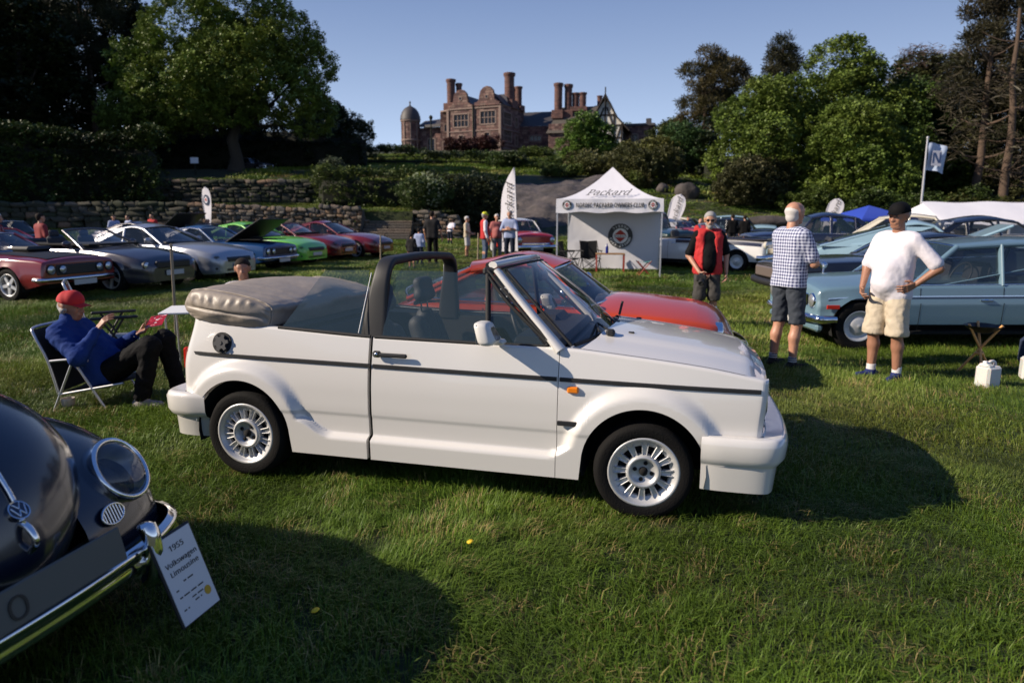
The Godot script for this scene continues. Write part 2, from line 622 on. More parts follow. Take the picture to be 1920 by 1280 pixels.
func bush(called: String, label: String, x: float, z: float, w: float, h: float, base: Color, other: Color, size: float, sd: int, kind := "leaf", group := "", depth := -1.0, category := "bush") -> Node3D:
	rng.seed = sd
	var t := thing(called, label, category, Vector3(x, land(x, z), z), 0.0, group)
	var lobes := []
	var dd := w * 0.7 if depth < 0 else depth
	var count := maxi(4, int(w / h * 3.0))
	for i in count:
		var u := (i + 0.5) / count - 0.5
		var r := h * rng.randf_range(0.36, 0.5)
		lobes.append([u * (w - r) + rng.randf_range(-0.1, 0.1) * w, h * rng.randf_range(0.38, 0.62), rng.randf_range(-0.3, 0.3) * dd, r * 1.1, r, r * 1.05])
	lobes.append([0, h * 0.3, 0, w * 0.45, h * 0.32, dd * 0.45])
	var ge := Geo.new()
	for i in 5: ge.bar(Vector3(rng.randf_range(-0.1, 0.1), -0.1, 0), Vector3(rng.randf_range(-0.35, 0.35) * w, h * 0.6, rng.randf_range(-0.3, 0.3) * dd), 0.04 * h, 5, 0.01 * h)
	part("stem", ge, M.bark, t)
	crown(t, lobes, kind, size, 1.25, base, other, M.leaf, -0.6, "foliage")
	return t

func pine(label: String, x: float, z: float, h: float, w: float, sd: int, low := 0.45, group := "", base := Color(0.05, 0.048, 0.016), other := Color(0.085, 0.066, 0.026)) -> Node3D:
	rng.seed = sd
	var t := thing("pine_tree", label, "tree", Vector3(x, land(x, z), z), 0.0, group)
	var lobes := []
	var limbs := []
	for i in 12:
		var u := i / 11.0
		var a := i * 2.4 + rng.randf()
		var r := w * 0.5 * (1.0 - 0.6 * u) * rng.randf_range(0.45, 0.85)
		var y := h * lerpf(low, 0.97, u)
		lobes.append([cos(a) * r, y, sin(a) * r, w * rng.randf_range(0.15, 0.24), h * 0.055, w * rng.randf_range(0.15, 0.24)])
		limbs.append([u * 0.6 + 0.35, cos(a) * r, h * 0.04, sin(a) * r, h * 0.007])
	trunk(t, h * 0.97, h * 0.02, Vector3(rng.randf_range(-0.6, 0.6), 0, 0), limbs, M.pine_bark)
	crown(t, lobes, "needle", 0.85, 1.9, base, other, M.leaf, -0.5)
	return t

func hedge(called: String, label: String, a: Vector3, b: Vector3, h: float, depth: float, base: Color, other: Color, size: float, sd: int, thick := 1.0, category := "hedge") -> Node3D:
	rng.seed = sd
	var mid := (a + b) * 0.5
	var t := thing(called, label, category, Vector3(mid.x, minf(a.y, b.y), mid.z))
	var spots := []
	var cols := []
	var len := a.distance_to(b)
	var count := int((len * (h + depth) + depth * h * 2.0) / (size * size) * 1.6 * thick)
	for i in count:
		var u := rng.randf()
		var p := a.lerp(b, u) - t.position
		var nz := noise.get_noise_2d(u * len * 14.0, sd * 3.0)
		var hh := h * (1.0 + 0.16 * nz)
		var ax := (b - a).normalized()
		var dir := Vector3(-ax.z, 0, ax.x)
		if rng.randf() < depth / (h + depth): p += Vector3.UP * hh * rng.randf_range(0.86, 1.02) + dir * rng.randf_range(-0.5, 0.5) * depth
		else:
			var v := rng.randf()
			p += Vector3.UP * hh * v + dir * depth * (0.5 if rng.randf() < 0.75 else -0.5) * (rng.randf_range(0.75, 1.0) + 0.2 * noise.get_noise_2d(u * len * 20.0, v * h * 20.0)) * (1.0 - 0.25 * v * v)
		var s := size * rng.randf_range(0.7, 1.3)
		spots.append(Transform3D(Basis.from_euler(Vector3(rng.randf_range(-0.5, 0.5), rng.randf() * TAU, rng.randf_range(-0.5, 0.5))).scaled(Vector3.ONE * s), p))
		cols.append(base.lerp(other, clampf(0.5 + 0.7 * nz + rng.randf_range(-0.3, 0.3), 0, 1)) * rng.randf_range(0.75, 1.25))
	t.add_child(scatter("foliage", clump("leaf"), M.leaf, spots, cols, "", ""))
	var ge := Geo.new()
	var ax2 := (b - a)
	ge.box(Vector3(0, h * 0.42, 0), Vector3(len * 0.95, h * 0.7, depth * 0.35), 0.2 * minf(h, depth), Basis(Vector3.UP, atan2(-ax2.z, ax2.x)))
	part("branches", ge, M.dark_wood, t)
	return t

# ---------------------------------------------------------------- dry stone
var stone_shapes := []

func stone_mesh(k: int) -> ArrayMesh:
	if stone_shapes.is_empty():
		var r := RandomNumberGenerator.new()
		r.seed = 77
		for i in 10:
			var ge := Geo.new()
			var rows := []
			for j in 5:
				var f := PI * j / 4.0
				var row := PackedVector3Array()
				for q in 9:
					var w := TAU * (q % 8) / 8.0 + 0.4
					var d := Vector3(sin(f) * cos(w), -cos(f), sin(f) * sin(w))
					var e := Vector3(signf(d.x) * pow(absf(d.x), 0.3), signf(d.y) * pow(absf(d.y), 0.35), signf(d.z) * pow(absf(d.z), 0.35)) * 0.5
					row.push_back(e)
				rows.append(row)
			for j in 5:
				for q in 8:
					var jit := Vector3(r.randf_range(-0.13, 0.13), r.randf_range(-0.13, 0.13), r.randf_range(-0.12, 0.12))
					rows[j][q] += jit
				rows[j][8] = rows[j][0]
			for j in [0, 4]:
				for q in 9: rows[j][q] = rows[j][0]
			ge.grid(rows, true)
			stone_shapes.append(ge.mesh())
	return stone_shapes[k % stone_shapes.size()]

func stone_wall(label: String, a: Vector3, b: Vector3, h0: float, h1: float, sh: float, sw: float, sd: int, shade_tone := false) -> Node3D:
	rng.seed = sd
	var L := Vector2(a.x - b.x, a.z - b.z).length()
	var t := thing("dry_stone_wall", label, "stone wall", a, atan2(-(b.z - a.z), b.x - a.x))
	var y := 0.0
	var k := sd
	var rise := b.y - a.y
	var top := maxf(h0, h1)
	while y < top:
		var hh := sh * rng.randf_range(0.75, 1.3)
		var x := -rng.randf() * sw
		while x < L:
			var w := sw * rng.randf_range(0.4, 1.8)
			var u := clampf((x + w * 0.5) / L, 0, 1)
			var lim := lerpf(h0, h1, u)
			if y + hh * 0.4 < lim and x + w * 0.5 > 0.0 and x + w * 0.5 < L:
				var s := MeshInstance3D.new()
				s.mesh = stone_mesh(k)
				s.material_override = M["shade_stone_%d" % (rng.randi() % 3)] if shade_tone and rng.randf() < 0.85 else M["stone_%d" % (rng.randi() % 4)]
				s.name = "stone" if t.get_child_count() == 0 else "stone_%03d" % t.get_child_count()
				t.add_child(s)
				var high := hh * rng.randf_range(0.9, 1.35)
				s.position = Vector3(x + w * 0.5, y + hh * 0.5 + rise * u + rng.randf_range(-0.04, 0.04), rng.randf_range(-0.05, 0.07))
				s.scale = Vector3(w * 1.02, high, 0.5)
				s.rotation = Vector3(rng.randf_range(-0.1, 0.1), rng.randf_range(-0.15, 0.15), rng.randf_range(-0.14, 0.14))
				k += 1
			x += w * 0.98
		y += hh * 0.97
	var ge := Geo.new()
	ge.quad(Vector3(0, -0.4, -0.12), Vector3(L, -0.4 + rise, -0.12), Vector3(L, h1 + rise - 0.1, -0.12), Vector3(0, h0 - 0.1, -0.12))
	part("earth_core", ge, M.dark_soil, t)
	return t

func setting() -> void:
	var bk := mat("bark", Color.WHITE, 0.9)
	bk.albedo_texture = noise_tex(0.03, lin(0.025, 0.02, 0.014), lin(0.075, 0.06, 0.045), 21, 256)
	triplanar(bk, 1.2)
	var pb := mat("pine_bark", Color.WHITE, 0.9)
	pb.albedo_texture = noise_tex(0.03, lin(0.04, 0.027, 0.018), lin(0.13, 0.082, 0.056), 22, 256)
	triplanar(pb, 1.0)
	mat("dark_wood", lin(0.012, 0.014, 0.007), 0.95)
	mat("dark_soil", lin(0.02, 0.016, 0.011), 0.95)
	leafy("leaf", 0.5, 0.45)
	for i in 4:
		var s := mat("stone_%d" % i, Color.WHITE, 0.9)
		var tone := [Color(0.17, 0.145, 0.12), Color(0.23, 0.18, 0.14), Color(0.13, 0.12, 0.11), Color(0.24, 0.155, 0.1)][i] as Color
		s.albedo_texture = noise_tex(0.02, lin(tone.r * 0.3, tone.g * 0.3, tone.b * 0.28), lin(tone.r * 1.15, tone.g * 1.12, tone.b * 1.08), 40 + i, 256, 5)
		s.normal_enabled = true; s.normal_texture = bump_tex(0.03, 50 + i, 5.0, 256)
		triplanar(s, 1.4, true)
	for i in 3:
		var s := mat("shade_stone_%d" % i, Color.WHITE, 0.95)  # darker copies of the wall stone, with tree shade put into the colour
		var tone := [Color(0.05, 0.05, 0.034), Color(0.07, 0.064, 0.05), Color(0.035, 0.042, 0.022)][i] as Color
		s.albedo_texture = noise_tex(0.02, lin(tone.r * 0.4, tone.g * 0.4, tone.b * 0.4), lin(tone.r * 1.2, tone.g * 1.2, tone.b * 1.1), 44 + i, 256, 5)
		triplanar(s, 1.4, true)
	# terrace walls and the flight of steps between them
	stone_wall("long dry stone retaining wall left of the stone steps, sunlit", Vector3(-22.0, land(-22, -47.6), -47.75), Vector3(-10.2, 0.0, -47.95), 1.75, 1.95, 0.26, 0.44, 3)
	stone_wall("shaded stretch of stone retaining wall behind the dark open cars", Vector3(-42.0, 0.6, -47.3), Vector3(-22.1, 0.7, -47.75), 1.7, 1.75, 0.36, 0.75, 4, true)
	stone_wall("short stone wall right of the stone steps under the white-flowering bush", Vector3(-6.75, -0.05, -47.7), Vector3(-3.4, -0.05, -47.4), 1.95, 1.5, 0.22, 0.42, 5)
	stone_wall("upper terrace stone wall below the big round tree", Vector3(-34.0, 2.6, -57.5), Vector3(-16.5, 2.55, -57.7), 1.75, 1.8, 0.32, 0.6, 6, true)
	var st := thing("stone_steps", "flight of broad weathered stone steps through the retaining wall", "steps", Vector3(-8.5, GROUND, -46.2))
	rng.seed = 9
	for i in 11:
		for k in 2:
			var ge := Geo.new()
			var w := 1.65 + rng.randf_range(-0.12, 0.12)
			ge.box(Vector3(-0.82 + k * 1.64 + (0.0), 0, 0), Vector3(w - 0.02, 0.165, 0.46), 0.03)
			var s := part("step", ge, M["stone_%d" % (rng.randi() % 2)], st)
			s.position = Vector3(0, 0.085 + i * 0.175, -0.34 * i + rng.randf_range(-0.02, 0.02))
			s.rotation = Vector3(0, rng.randf_range(-0.015, 0.015), rng.randf_range(-0.01, 0.01))
	var sg := Geo.new()
	sg.tri(Vector3(-1.7, 0, 0.3), Vector3(-1.7, 2.0, -3.6), Vector3(-1.7, 2.0, -1.2)); sg.quad(Vector3(-1.72, -0.1, 0.2), Vector3(-1.72, -0.1, -3.6), Vector3(-1.72, 2.0, -3.6), Vector3(-1.72, 2.0, -1.4))
	sg.quad(Vector3(1.72, -0.1, 0.2), Vector3(1.72, -0.1, -3.6), Vector3(1.72, 2.0, -3.6), Vector3(1.72, 2.0, -1.4))
	sg.quad(Vector3(-1.7, 0, 0.15), Vector3(1.7, 0, 0.15), Vector3(1.7, 1.85, -3.6), Vector3(-1.7, 1.85, -3.6))
	part("side_wall", sg, M.stone_2, st)
	# bare rock
	var rm := mat("bare_rock", Color.WHITE, 0.85)
	rm.albedo_texture = noise_tex(0.008, lin(0.025, 0.022, 0.02), lin(0.12, 0.095, 0.088), 61, 512, 6, FastNoiseLite.TYPE_SIMPLEX_SMOOTH, lin(0.06, 0.05, 0.046))
	rm.normal_enabled = true; rm.normal_texture = bump_tex(0.012, 62, 8.0)
	triplanar(rm, 0.16, true)
	var rows := []
	for i in 52:
		var row := PackedVector3Array()
		for j in 60:
			var u := i / 51.0
			var w := j / 59.0
			var z := lerpf(-49.5, -73.0, u)
			var x := lerpf(-3.2 + 1.6 * u, lerpf(9.0, 12.5, u), w)
			var edge := minf(minf(u, 1.0 - u), minf(w, 1.0 - w)) * 6.0
			row.push_back(Vector3(x, land(x, z) - 0.45 + 0.6 * clampf(edge, 0, 1) + (1.1 * noise.get_noise_2d(x * 7.0, z * 5.0) + 0.5 * absf(noise.get_noise_2d(x * 22.0 + 70.0, z * 16.0))) * clampf(edge, 0, 1), z))
		rows.append(row)
	var rg := Geo.new()
	rg.grid(rows)
	struct(part("rock_slope", rg, rm), "smooth grey bare rock slope behind the white tent", "rock")
	for R in [[15.6, -62.0, 2.2, 1.8, 1.7, "rounded pale boulder on the grassy slope right of the white tent"], [19.5, -52.5, 5.0, 1.1, 2.4, "low brown rock outcrop on the slope behind the vintage cars"], [22.5, -50.5, 4.0, 1.2, 2.0, "rusty brown rock ledge behind the checked shirt man"], [13.9, -64.5, 1.2, 1.0, 1.0, "small rock beside the pale boulder"]]:
		rng.seed = int(R[0] * 10)
		var bg := Geo.new()
		var br := []
		for j in 11:
			var row := PackedVector3Array()
			for k in 21:
				var f := PI * j / 10.0
				var w := TAU * (k % 20) / 20.0
				var d := Vector3(sin(f) * cos(w), -cos(f), sin(f) * sin(w))
				row.push_back(d * Vector3(R[2], R[3], R[4]) * 0.5 * (1.0 + 0.35 * noise.get_noise_3dv(d * 45.0 + Vector3(R[0], 0, 0) * 30.0)))
			br.append(row)
		bg.grid(br, true)
		var bo := part("boulder", bg, rm)
		bo.position = Vector3(R[0], land(R[0], R[1]) + R[3] * 0.28, R[1])
		tag(bo, R[5], "boulder")

func plants() -> void:
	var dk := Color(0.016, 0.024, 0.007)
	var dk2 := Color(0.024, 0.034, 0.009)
	var mg := Color(0.05, 0.08, 0.016)
	var mg2 := Color(0.09, 0.12, 0.025)
	# the great round tree
	rng.seed = 5
	var bt := thing("broadleaf_tree", "great spreading round-headed tree on the terrace left of the manor", "tree", Vector3(-26.0, land(-26, -66), -66.0))
	var lobes := [[-7.4, 5.2, 0.5, 4.2, 3.2, 4.0], [-6.4, 9.0, 0, 4.4, 3.4, 4.0], [-3.0, 12.2, 0.3, 4.6, 3.2, 4.4], [1.6, 13.8, 0, 4.6, 3.0, 4.2], [4.7, 11.6, 0, 4.0, 2.9, 4.0], [7.0, 9.2, 0, 3.0, 2.4, 3.2], [-3.6, 6.6, 3.0, 4.4, 3.2, 3.6], [1.6, 8.4, 3.4, 4.8, 3.4, 3.6], [5.2, 6.6, 2.4, 4.2, 2.8, 3.6], [7.2, 5.0, 0.6, 2.8, 2.3, 3.0], [-9.6, 4.2, 0.4, 2.4, 1.9, 2.4], [0, 9.5, -3.0, 6.5, 4.5, 4.0], [-1.5, 5.0, 1.0, 5.0, 2.2, 4.0]]
	var limbs := []
	for L in lobes: limbs.append([0.45, L[0] * 0.85, L[1] - 5.0, L[2] * 0.8, 0.22])
	trunk(bt, 10.0, 0.65, Vector3(0.4, 0, 0), limbs, M.bark)
	crown(bt, lobes, "leaf", 0.52, 1.6, Color(0.09, 0.142, 0.023), Color(0.165, 0.205, 0.038), M.leaf, -0.25)
	# dark wood at the far left
	var k := 0
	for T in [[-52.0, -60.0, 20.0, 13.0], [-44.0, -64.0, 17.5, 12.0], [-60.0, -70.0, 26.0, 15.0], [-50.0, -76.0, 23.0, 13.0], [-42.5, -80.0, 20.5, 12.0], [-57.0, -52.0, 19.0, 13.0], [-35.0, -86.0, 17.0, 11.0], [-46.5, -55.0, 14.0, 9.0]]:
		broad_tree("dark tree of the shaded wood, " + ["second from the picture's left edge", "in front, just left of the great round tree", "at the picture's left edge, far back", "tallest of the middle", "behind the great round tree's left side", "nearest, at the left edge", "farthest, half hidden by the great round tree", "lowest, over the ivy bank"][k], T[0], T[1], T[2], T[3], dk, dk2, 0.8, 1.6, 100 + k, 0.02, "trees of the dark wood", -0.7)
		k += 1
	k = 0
	for T in [[-55.0, -40.0, 17.0, 12.0], [-62.0, -46.0, 19.0, 13.0], [-49.0, -45.5, 14.0, 10.0]]:  # trees out of view, added so that their shadow falls on the terrace wall
		broad_tree("unseen dark tree added for its shade at the wood's far left edge, " + ["nearest the lawn", "farther back", "by the stone wall"][k], T[0], T[1], T[2], T[3], dk, dk2, 0.8, 1.2, 120 + k, 0.05, "trees of the dark wood", -0.7)
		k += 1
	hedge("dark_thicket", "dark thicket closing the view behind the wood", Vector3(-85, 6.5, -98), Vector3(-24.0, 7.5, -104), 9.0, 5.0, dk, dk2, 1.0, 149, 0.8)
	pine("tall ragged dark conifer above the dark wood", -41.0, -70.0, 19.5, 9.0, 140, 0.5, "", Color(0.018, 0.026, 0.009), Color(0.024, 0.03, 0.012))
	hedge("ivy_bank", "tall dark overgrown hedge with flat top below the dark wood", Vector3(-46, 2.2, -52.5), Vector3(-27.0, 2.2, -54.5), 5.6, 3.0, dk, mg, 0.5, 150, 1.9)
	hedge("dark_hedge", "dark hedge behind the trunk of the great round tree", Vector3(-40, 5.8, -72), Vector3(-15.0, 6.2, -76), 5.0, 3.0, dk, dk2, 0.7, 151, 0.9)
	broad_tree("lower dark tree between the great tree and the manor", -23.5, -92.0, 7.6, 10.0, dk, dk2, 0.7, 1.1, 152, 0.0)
	broad_tree("small dark tree just left of the manor's turret", -27.5, -108.0, 6.4, 9.0, dk, mg, 0.8, 1.1, 153, 0.0)
	# hedges and bushes of the terraces below the manor
	hedge("dark_hedge", "long dark clipped hedge under the manor's terrace", Vector3(-23, 6.6, -86), Vector3(-2.0, 5.6, -88), 3.3, 4.0, dk, mg, 0.6, 154)
	bush("shrub", "round grey-green shrub at the corner of the upper wall", -14.3, -57.5, 3.0, 3.4, Color(0.05, 0.065, 0.035), Color(0.07, 0.085, 0.05), 0.34, 155)
	hedge("rhododendron_bank", "bank of dark glossy rhododendrons along the terrace grass", Vector3(-15.0, 2.0, -53.5), Vector3(-7.5, 1.9, -53.5), 2.9, 2.6, Color(0.035, 0.055, 0.014), mg2, 0.4, 156)
	bush("lilac_bush", "dark rounded bushes above the short stone wall", -3.4, -51.5, 7.0, 4.6, Color(0.03, 0.042, 0.014), Color(0.055, 0.062, 0.035), 0.42, 157, "leaf", "", 4.0)
	var wb := bush("flowering_bush", "white-flowering bush over the stone steps", -6.1, -49.2, 2.9, 2.7, Color(0.05, 0.08, 0.02), Color(0.085, 0.11, 0.035), 0.3, 158)
	rng.seed = 8
	var fl := []
	var fc := []
	for i in 150:
		var d := Vector3(rng.randfn(), rng.randfn(), absf(rng.randfn())).normalized()
		fl.append(Transform3D(Basis.from_euler(Vector3(rng.randf(), rng.randf() * 6.0, 0)).scaled(Vector3.ONE * rng.randf_range(0.1, 0.2)), Vector3(d.x * 1.5, 1.35 + d.y * 1.3, d.z * 1.35)))
		fc.append(Color(0.55, 0.6, 0.42))
	wb.add_child(scatter("blossoms", clump("fine"), M.leaf, fl, fc, "", ""))
	bush("shrub", "low shrub at the foot of the bare rock slope", 0.4, -50.0, 2.6, 1.1, dk, mg, 0.3, 195)
	bush("shrub", "tuft of green growing on top of the bare rock slope", 5.0, -72.5, 4.5, 1.3, mg, mg2, 0.34, 196)
	bush("shrub", "brownish low shrub right beside the bare rock slope", 11.6, -66.0, 3.5, 1.6, Color(0.09, 0.07, 0.03), mg2, 0.34, 197)
	bush("copper_bush", "dark red copper-leaved bush below the manor's gables", -7.2, -131.0, 10.0, 2.8, Color(0.045, 0.012, 0.012), Color(0.06, 0.025, 0.02), 0.7, 159)
	bush("shrub", "dark green shrub at the foot of the manor's shaded wall", -0.6, -84.0, 4.0, 2.2, dk, mg, 0.5, 160)
	bush("shrub", "low light green shrubs at the foot of the lower wing", 3.8, -112.0, 6.0, 1.7, mg, mg2, 0.5, 161)
	bush("shrub", "grassy green hummock between hedge and rock slope", 3.6, -84.0, 6.0, 1.3, mg, mg2, 0.4, 162)
	broad_tree("bright green small tree in front of the timbered house", 9.7, -92.0, 6.6, 7.4, Color(0.075, 0.143, 0.024), Color(0.120, 0.188, 0.036), 0.55, 1.5, 163, -0.05)
	bush("shrub", "dark green shrubs right of the bright small tree", 16.5, -100.0, 9.0, 2.4, dk, mg, 0.6, 164)
	bush("rhododendron", "brownish rounded bush below the bright small tree", 10.0, -80.0, 6.5, 2.2, Color(0.075, 0.071, 0.024), Color(0.105, 0.105, 0.036), 0.5, 165)
	bush("rhododendron", "yellow-green rounded rhododendron right of the tent's peak", 15.2, -79.0, 7.5, 3.9, Color(0.090, 0.099, 0.024), Color(0.120, 0.112, 0.033), 0.5, 166)
	bush("rhododendron", "olive rhododendron behind the tent's roof", 10.6, -73.0, 7.0, 2.2, Color(0.068, 0.078, 0.021), Color(0.090, 0.090, 0.030), 0.46, 167)
	bush("rhododendron", "dark bushes close behind the tent's slope", 13.2, -68.0, 6.0, 4.0, Color(0.053, 0.060, 0.019), Color(0.083, 0.083, 0.030), 0.44, 168)
	bush("conifer_bush", "dense dark green conifer bush under the pines", 20.6, -80.0, 5.0, 5.8, Color(0.030, 0.063, 0.019), Color(0.042, 0.083, 0.024), 0.5, 169)
	broad_tree("dull green rounded tree left of the pines", 20.2, -88.0, 6.2, 7.4, Color(0.053, 0.072, 0.021), Color(0.083, 0.096, 0.030), 0.6, 1.4, 170, -0.05)
	bush("rhododendron", "wide dark rhododendron behind the pale boulder", 20.6, -60.0, 7.5, 4.0, Color(0.045, 0.054, 0.021), Color(0.078, 0.072, 0.033), 0.42, 171)
	bush("shrub", "small grey-green shrub beside the pale boulder", 24.6, -57.0, 4.0, 2.4, mg, mg2, 0.36, 172)
	# pines and the large green trees at the right
	pine("tall brown-barked pine right of the manor", 23.3, -86.0, 14.4, 8.0, 180, 0.42)
	pine("broader pine behind the tall brown-barked pine", 27.3, -91.0, 14.4, 9.5, 181, 0.4)
	pine("dark pine top rising over the large green trees", 31.5, -84.0, 16.5, 7.0, 182, 0.55, "", Color(0.03, 0.034, 0.014), Color(0.04, 0.036, 0.016))
	var g1 := Color(0.080, 0.128, 0.022)
	var g2 := Color(0.14, 0.185, 0.034)
	broad_tree("large green tree, leftmost of the bushy group behind the vintage cars", 23.4, -64.0, 11.6, 11.0, g1, g2, 0.56, 1.5, 183, -0.08)
	broad_tree("large green tree, tallest of the bushy group behind the vintage cars", 31.0, -66.0, 15.4, 13.0, g1, g2, 0.58, 1.5, 184, -0.08)
	broad_tree("green tree filling the lower front of the bushy group", 29.0, -59.5, 9.5, 11.0, g1, g2, 0.52, 1.5, 185, -0.1)
	broad_tree("large green tree, rightmost of the bushy group by the flagpole", 37.0, -65.0, 12.6, 10.0, Color(0.039, 0.069, 0.017), g1, 0.56, 1.4, 186, -0.08)
	hedge("dark_thicket", "dark thicket closing the gaps behind the bushy green trees", Vector3(20, 4.0, -76), Vector3(52, 2.0, -70), 7.5, 4.0, dk, dk2, 0.8, 148, 0.8)
	broad_tree("round green treetop above the timbered house's roof", 25.0, -168.0, 8.0, 19.0, g1, g2, 1.0, 1.3, 187, 0.0)
	broad_tree("dark tree behind the tall bare trunk", 44.0, -62.0, 15.0, 12.0, Color(0.03, 0.036, 0.013), Color(0.045, 0.045, 0.018), 0.6, 1.2, 188, 0.0)
	broad_tree("dense dull green tree behind the pines at the right edge", 42.0, -72.0, 15.5, 13.0, Color(0.042, 0.05, 0.017), Color(0.07, 0.07, 0.026), 0.65, 1.4, 198, -0.05)
	broad_tree("dull tree at the right edge of the wood", 50.0, -58.0, 15.5, 12.0, Color(0.028, 0.034, 0.012), Color(0.045, 0.045, 0.018), 0.6, 1.2, 189, 0.0)
	pine("tall flat-topped pine at the right edge", 38.6, -58.0, 18.6, 9.0, 190, 0.5, "", Color(0.028, 0.03, 0.013), Color(0.045, 0.036, 0.018))
	pine("second flat-topped pine at the right edge", 44.2, -57.0, 17.0, 10.0, 191, 0.36, "", Color(0.024, 0.03, 0.012), Color(0.036, 0.036, 0.016))
	var dt := thing("bare_tree", "half-dead tree with tall bare trunk and grey twigs", "tree", Vector3(36.6, land(36.6, -52.0), -52.0))
	rng.seed = 15
	var tw := []
	for i in 34:
		var a := rng.randf() * TAU
		var l := rng.randf_range(1.6, 4.6)
		tw.append([rng.randf_range(0.25, 0.95), cos(a) * l, rng.randf_range(-0.5, 1.4), sin(a) * l * 0.6, 0.05])
	trunk(dt, 15.5, 0.36, Vector3(-0.6, 0, 0), tw, M.pine_bark)
	crown(dt, [[-1, 8.0, 0, 4.2, 3.4, 3.0], [-3.2, 11.0, 0, 2.6, 2.4, 2.4], [2.5, 4.8, 0, 3.4, 1.8, 2.0]], "twig", 1.0, 0.7, Color(0.07, 0.055, 0.045), Color(0.05, 0.045, 0.025), M.leaf, -0.2, "twigs")
	var rt := thing("bare_tree", "reddish leafless treetop between the green trees and the pine", "tree", Vector3(40.5, land(40.5, -72.0), -72.0))
	trunk(rt, 13.0, 0.3, Vector3(0.3, 0, 0), [[0.8, 2, 2.5, 0, 0.06], [0.8, -2, 2.5, 0, 0.06], [0.7, 1.2, 3, 1, 0.06], [0.65, -1.5, 3, -1, 0.06]], M.bark)
	crown(rt, [[0, 12.5, 0, 3.0, 2.8, 2.6]], "twig", 1.0, 1.2, Color(0.11, 0.07, 0.06), Color(0.08, 0.06, 0.05), M.leaf, -0.3, "twigs")
	bush("shrub", "yellowish shrubs below the bare trunk", 36.0, -50.5, 8.0, 2.8, Color(0.05, 0.055, 0.014), Color(0.07, 0.07, 0.02), 0.4, 192)
	bush("shrub", "dark shrubs behind the blue canopy", 30.0, -52.5, 9.0, 3.0, dk, mg, 0.42, 193)
	bush("shrub", "green shrubs behind the leaning teardrop flag", 24.0, -50.0, 5.0, 2.0, mg, mg2, 0.36, 194)

func car_materials() -> void:
	mat("tyre", lin(0.0085, 0.008, 0.0078), 0.8)
	M.tyre.metallic_specular = 0.25
	M.tyre.normal_enabled = true
	M.tyre.normal_texture = bump_tex(0.08, 90, 2.0, 256)
	triplanar(M.tyre, 4.0)
	mat("alloy", lin(0.6, 0.6, 0.6), 0.42, 0.6)
	mat("alloy_paint", lin(0.5, 0.5, 0.5), 0.4, 0.35)
	mat("chrome", lin(0.75, 0.76, 0.78), 0.08, 1.0)
	mat("black_plastic", lin(0.012, 0.012, 0.013), 0.55)
	mat("black_rubber", lin(0.008, 0.008, 0.009), 0.75)
	mat("wheel_well", lin(0.004, 0.004, 0.004), 0.95)
	mat("seat_dark", lin(0.02, 0.022, 0.027), 0.65)
	mat("seat_tan", lin(0.2, 0.15, 0.1), 0.7)
	mat("seat_red", lin(0.35, 0.02, 0.02), 0.6)
	mat("amber_lens", lin(0.75, 0.2, 0.01), 0.2)
	mat("red_lens", lin(0.45, 0.02, 0.01), 0.2)
	mat("plate_white", lin(0.45, 0.45, 0.44), 0.5)
	mat("white_plain", lin(0.75, 0.75, 0.75), 0.5)
	var lampm := mat("lamp_glass", lin(0.55, 0.57, 0.6), 0.06, 0.75)
	lampm.clearcoat_enabled = true
	var g := mat("tinted_glass", lin(0.035, 0.06, 0.07), 0.03)
	g.albedo_color.a = 0.4
	g.transparency = BaseMaterial3D.TRANSPARENCY_ALPHA
	g.metallic_specular = 0.6
	var g2 := mat("clear_glass", lin(0.03, 0.05, 0.05), 0.02)
	g2.albedo_color.a = 0.12
	g2.transparency = BaseMaterial3D.TRANSPARENCY_ALPHA
	var g3 := mat("dark_glass", lin(0.012, 0.016, 0.02), 0.03)
	g3.albedo_color.a = 0.6
	g3.transparency = BaseMaterial3D.TRANSPARENCY_ALPHA
	paint("white_paint", lin(0.64, 0.62, 0.59), 0.3)

# a bar of the given cross-section (out, y) led round a plan path of (x, z) points; z > 0 side first
func ribbon(ge: Geo, path: PackedVector2Array, section: PackedVector2Array, rise := 0.0, capped := true) -> void:
	var rows := []
	var m := path.size()
	var out_way := signf((path[0] - path[1]).x)
	for i in m:
		var d := (path[mini(i + 1, m - 1)] - path[maxi(i - 1, 0)]).normalized()
		var nn := Vector2(d.y, -d.x) * out_way
		var row := PackedVector3Array()
		for s in section:
			var q := path[i] + nn * s.x
			row.push_back(Vector3(q.x, s.y + rise * i, q.y))
		rows.append(row)
	ge.grid(rows)
	if not capped: return
	for e in [0, m - 1]:
		var row: PackedVector3Array = rows[e]
		var c := Vector3()
		for p in row: c += p / row.size()
		for k in row.size() - 1: ge.tri(c, row[k], row[k + 1])

func mirror_path(P: PackedVector2Array, k := 4) -> PackedVector2Array: # rounds the corners, then adds the far side
	var s := PackedVector3Array()
	for p in P: s.push_back(Vector3(p.x, 0, p.y))
	for i in range(P.size() - 1, -1, -1):
		if absf(P[i].y) > 1e-4: s.push_back(Vector3(P[i].x, 0, -P[i].y))
	var o := PackedVector2Array()
	for p in bend(s, k): o.push_back(Vector2(p.x, p.z))
	return o

var wheel_parts := {}

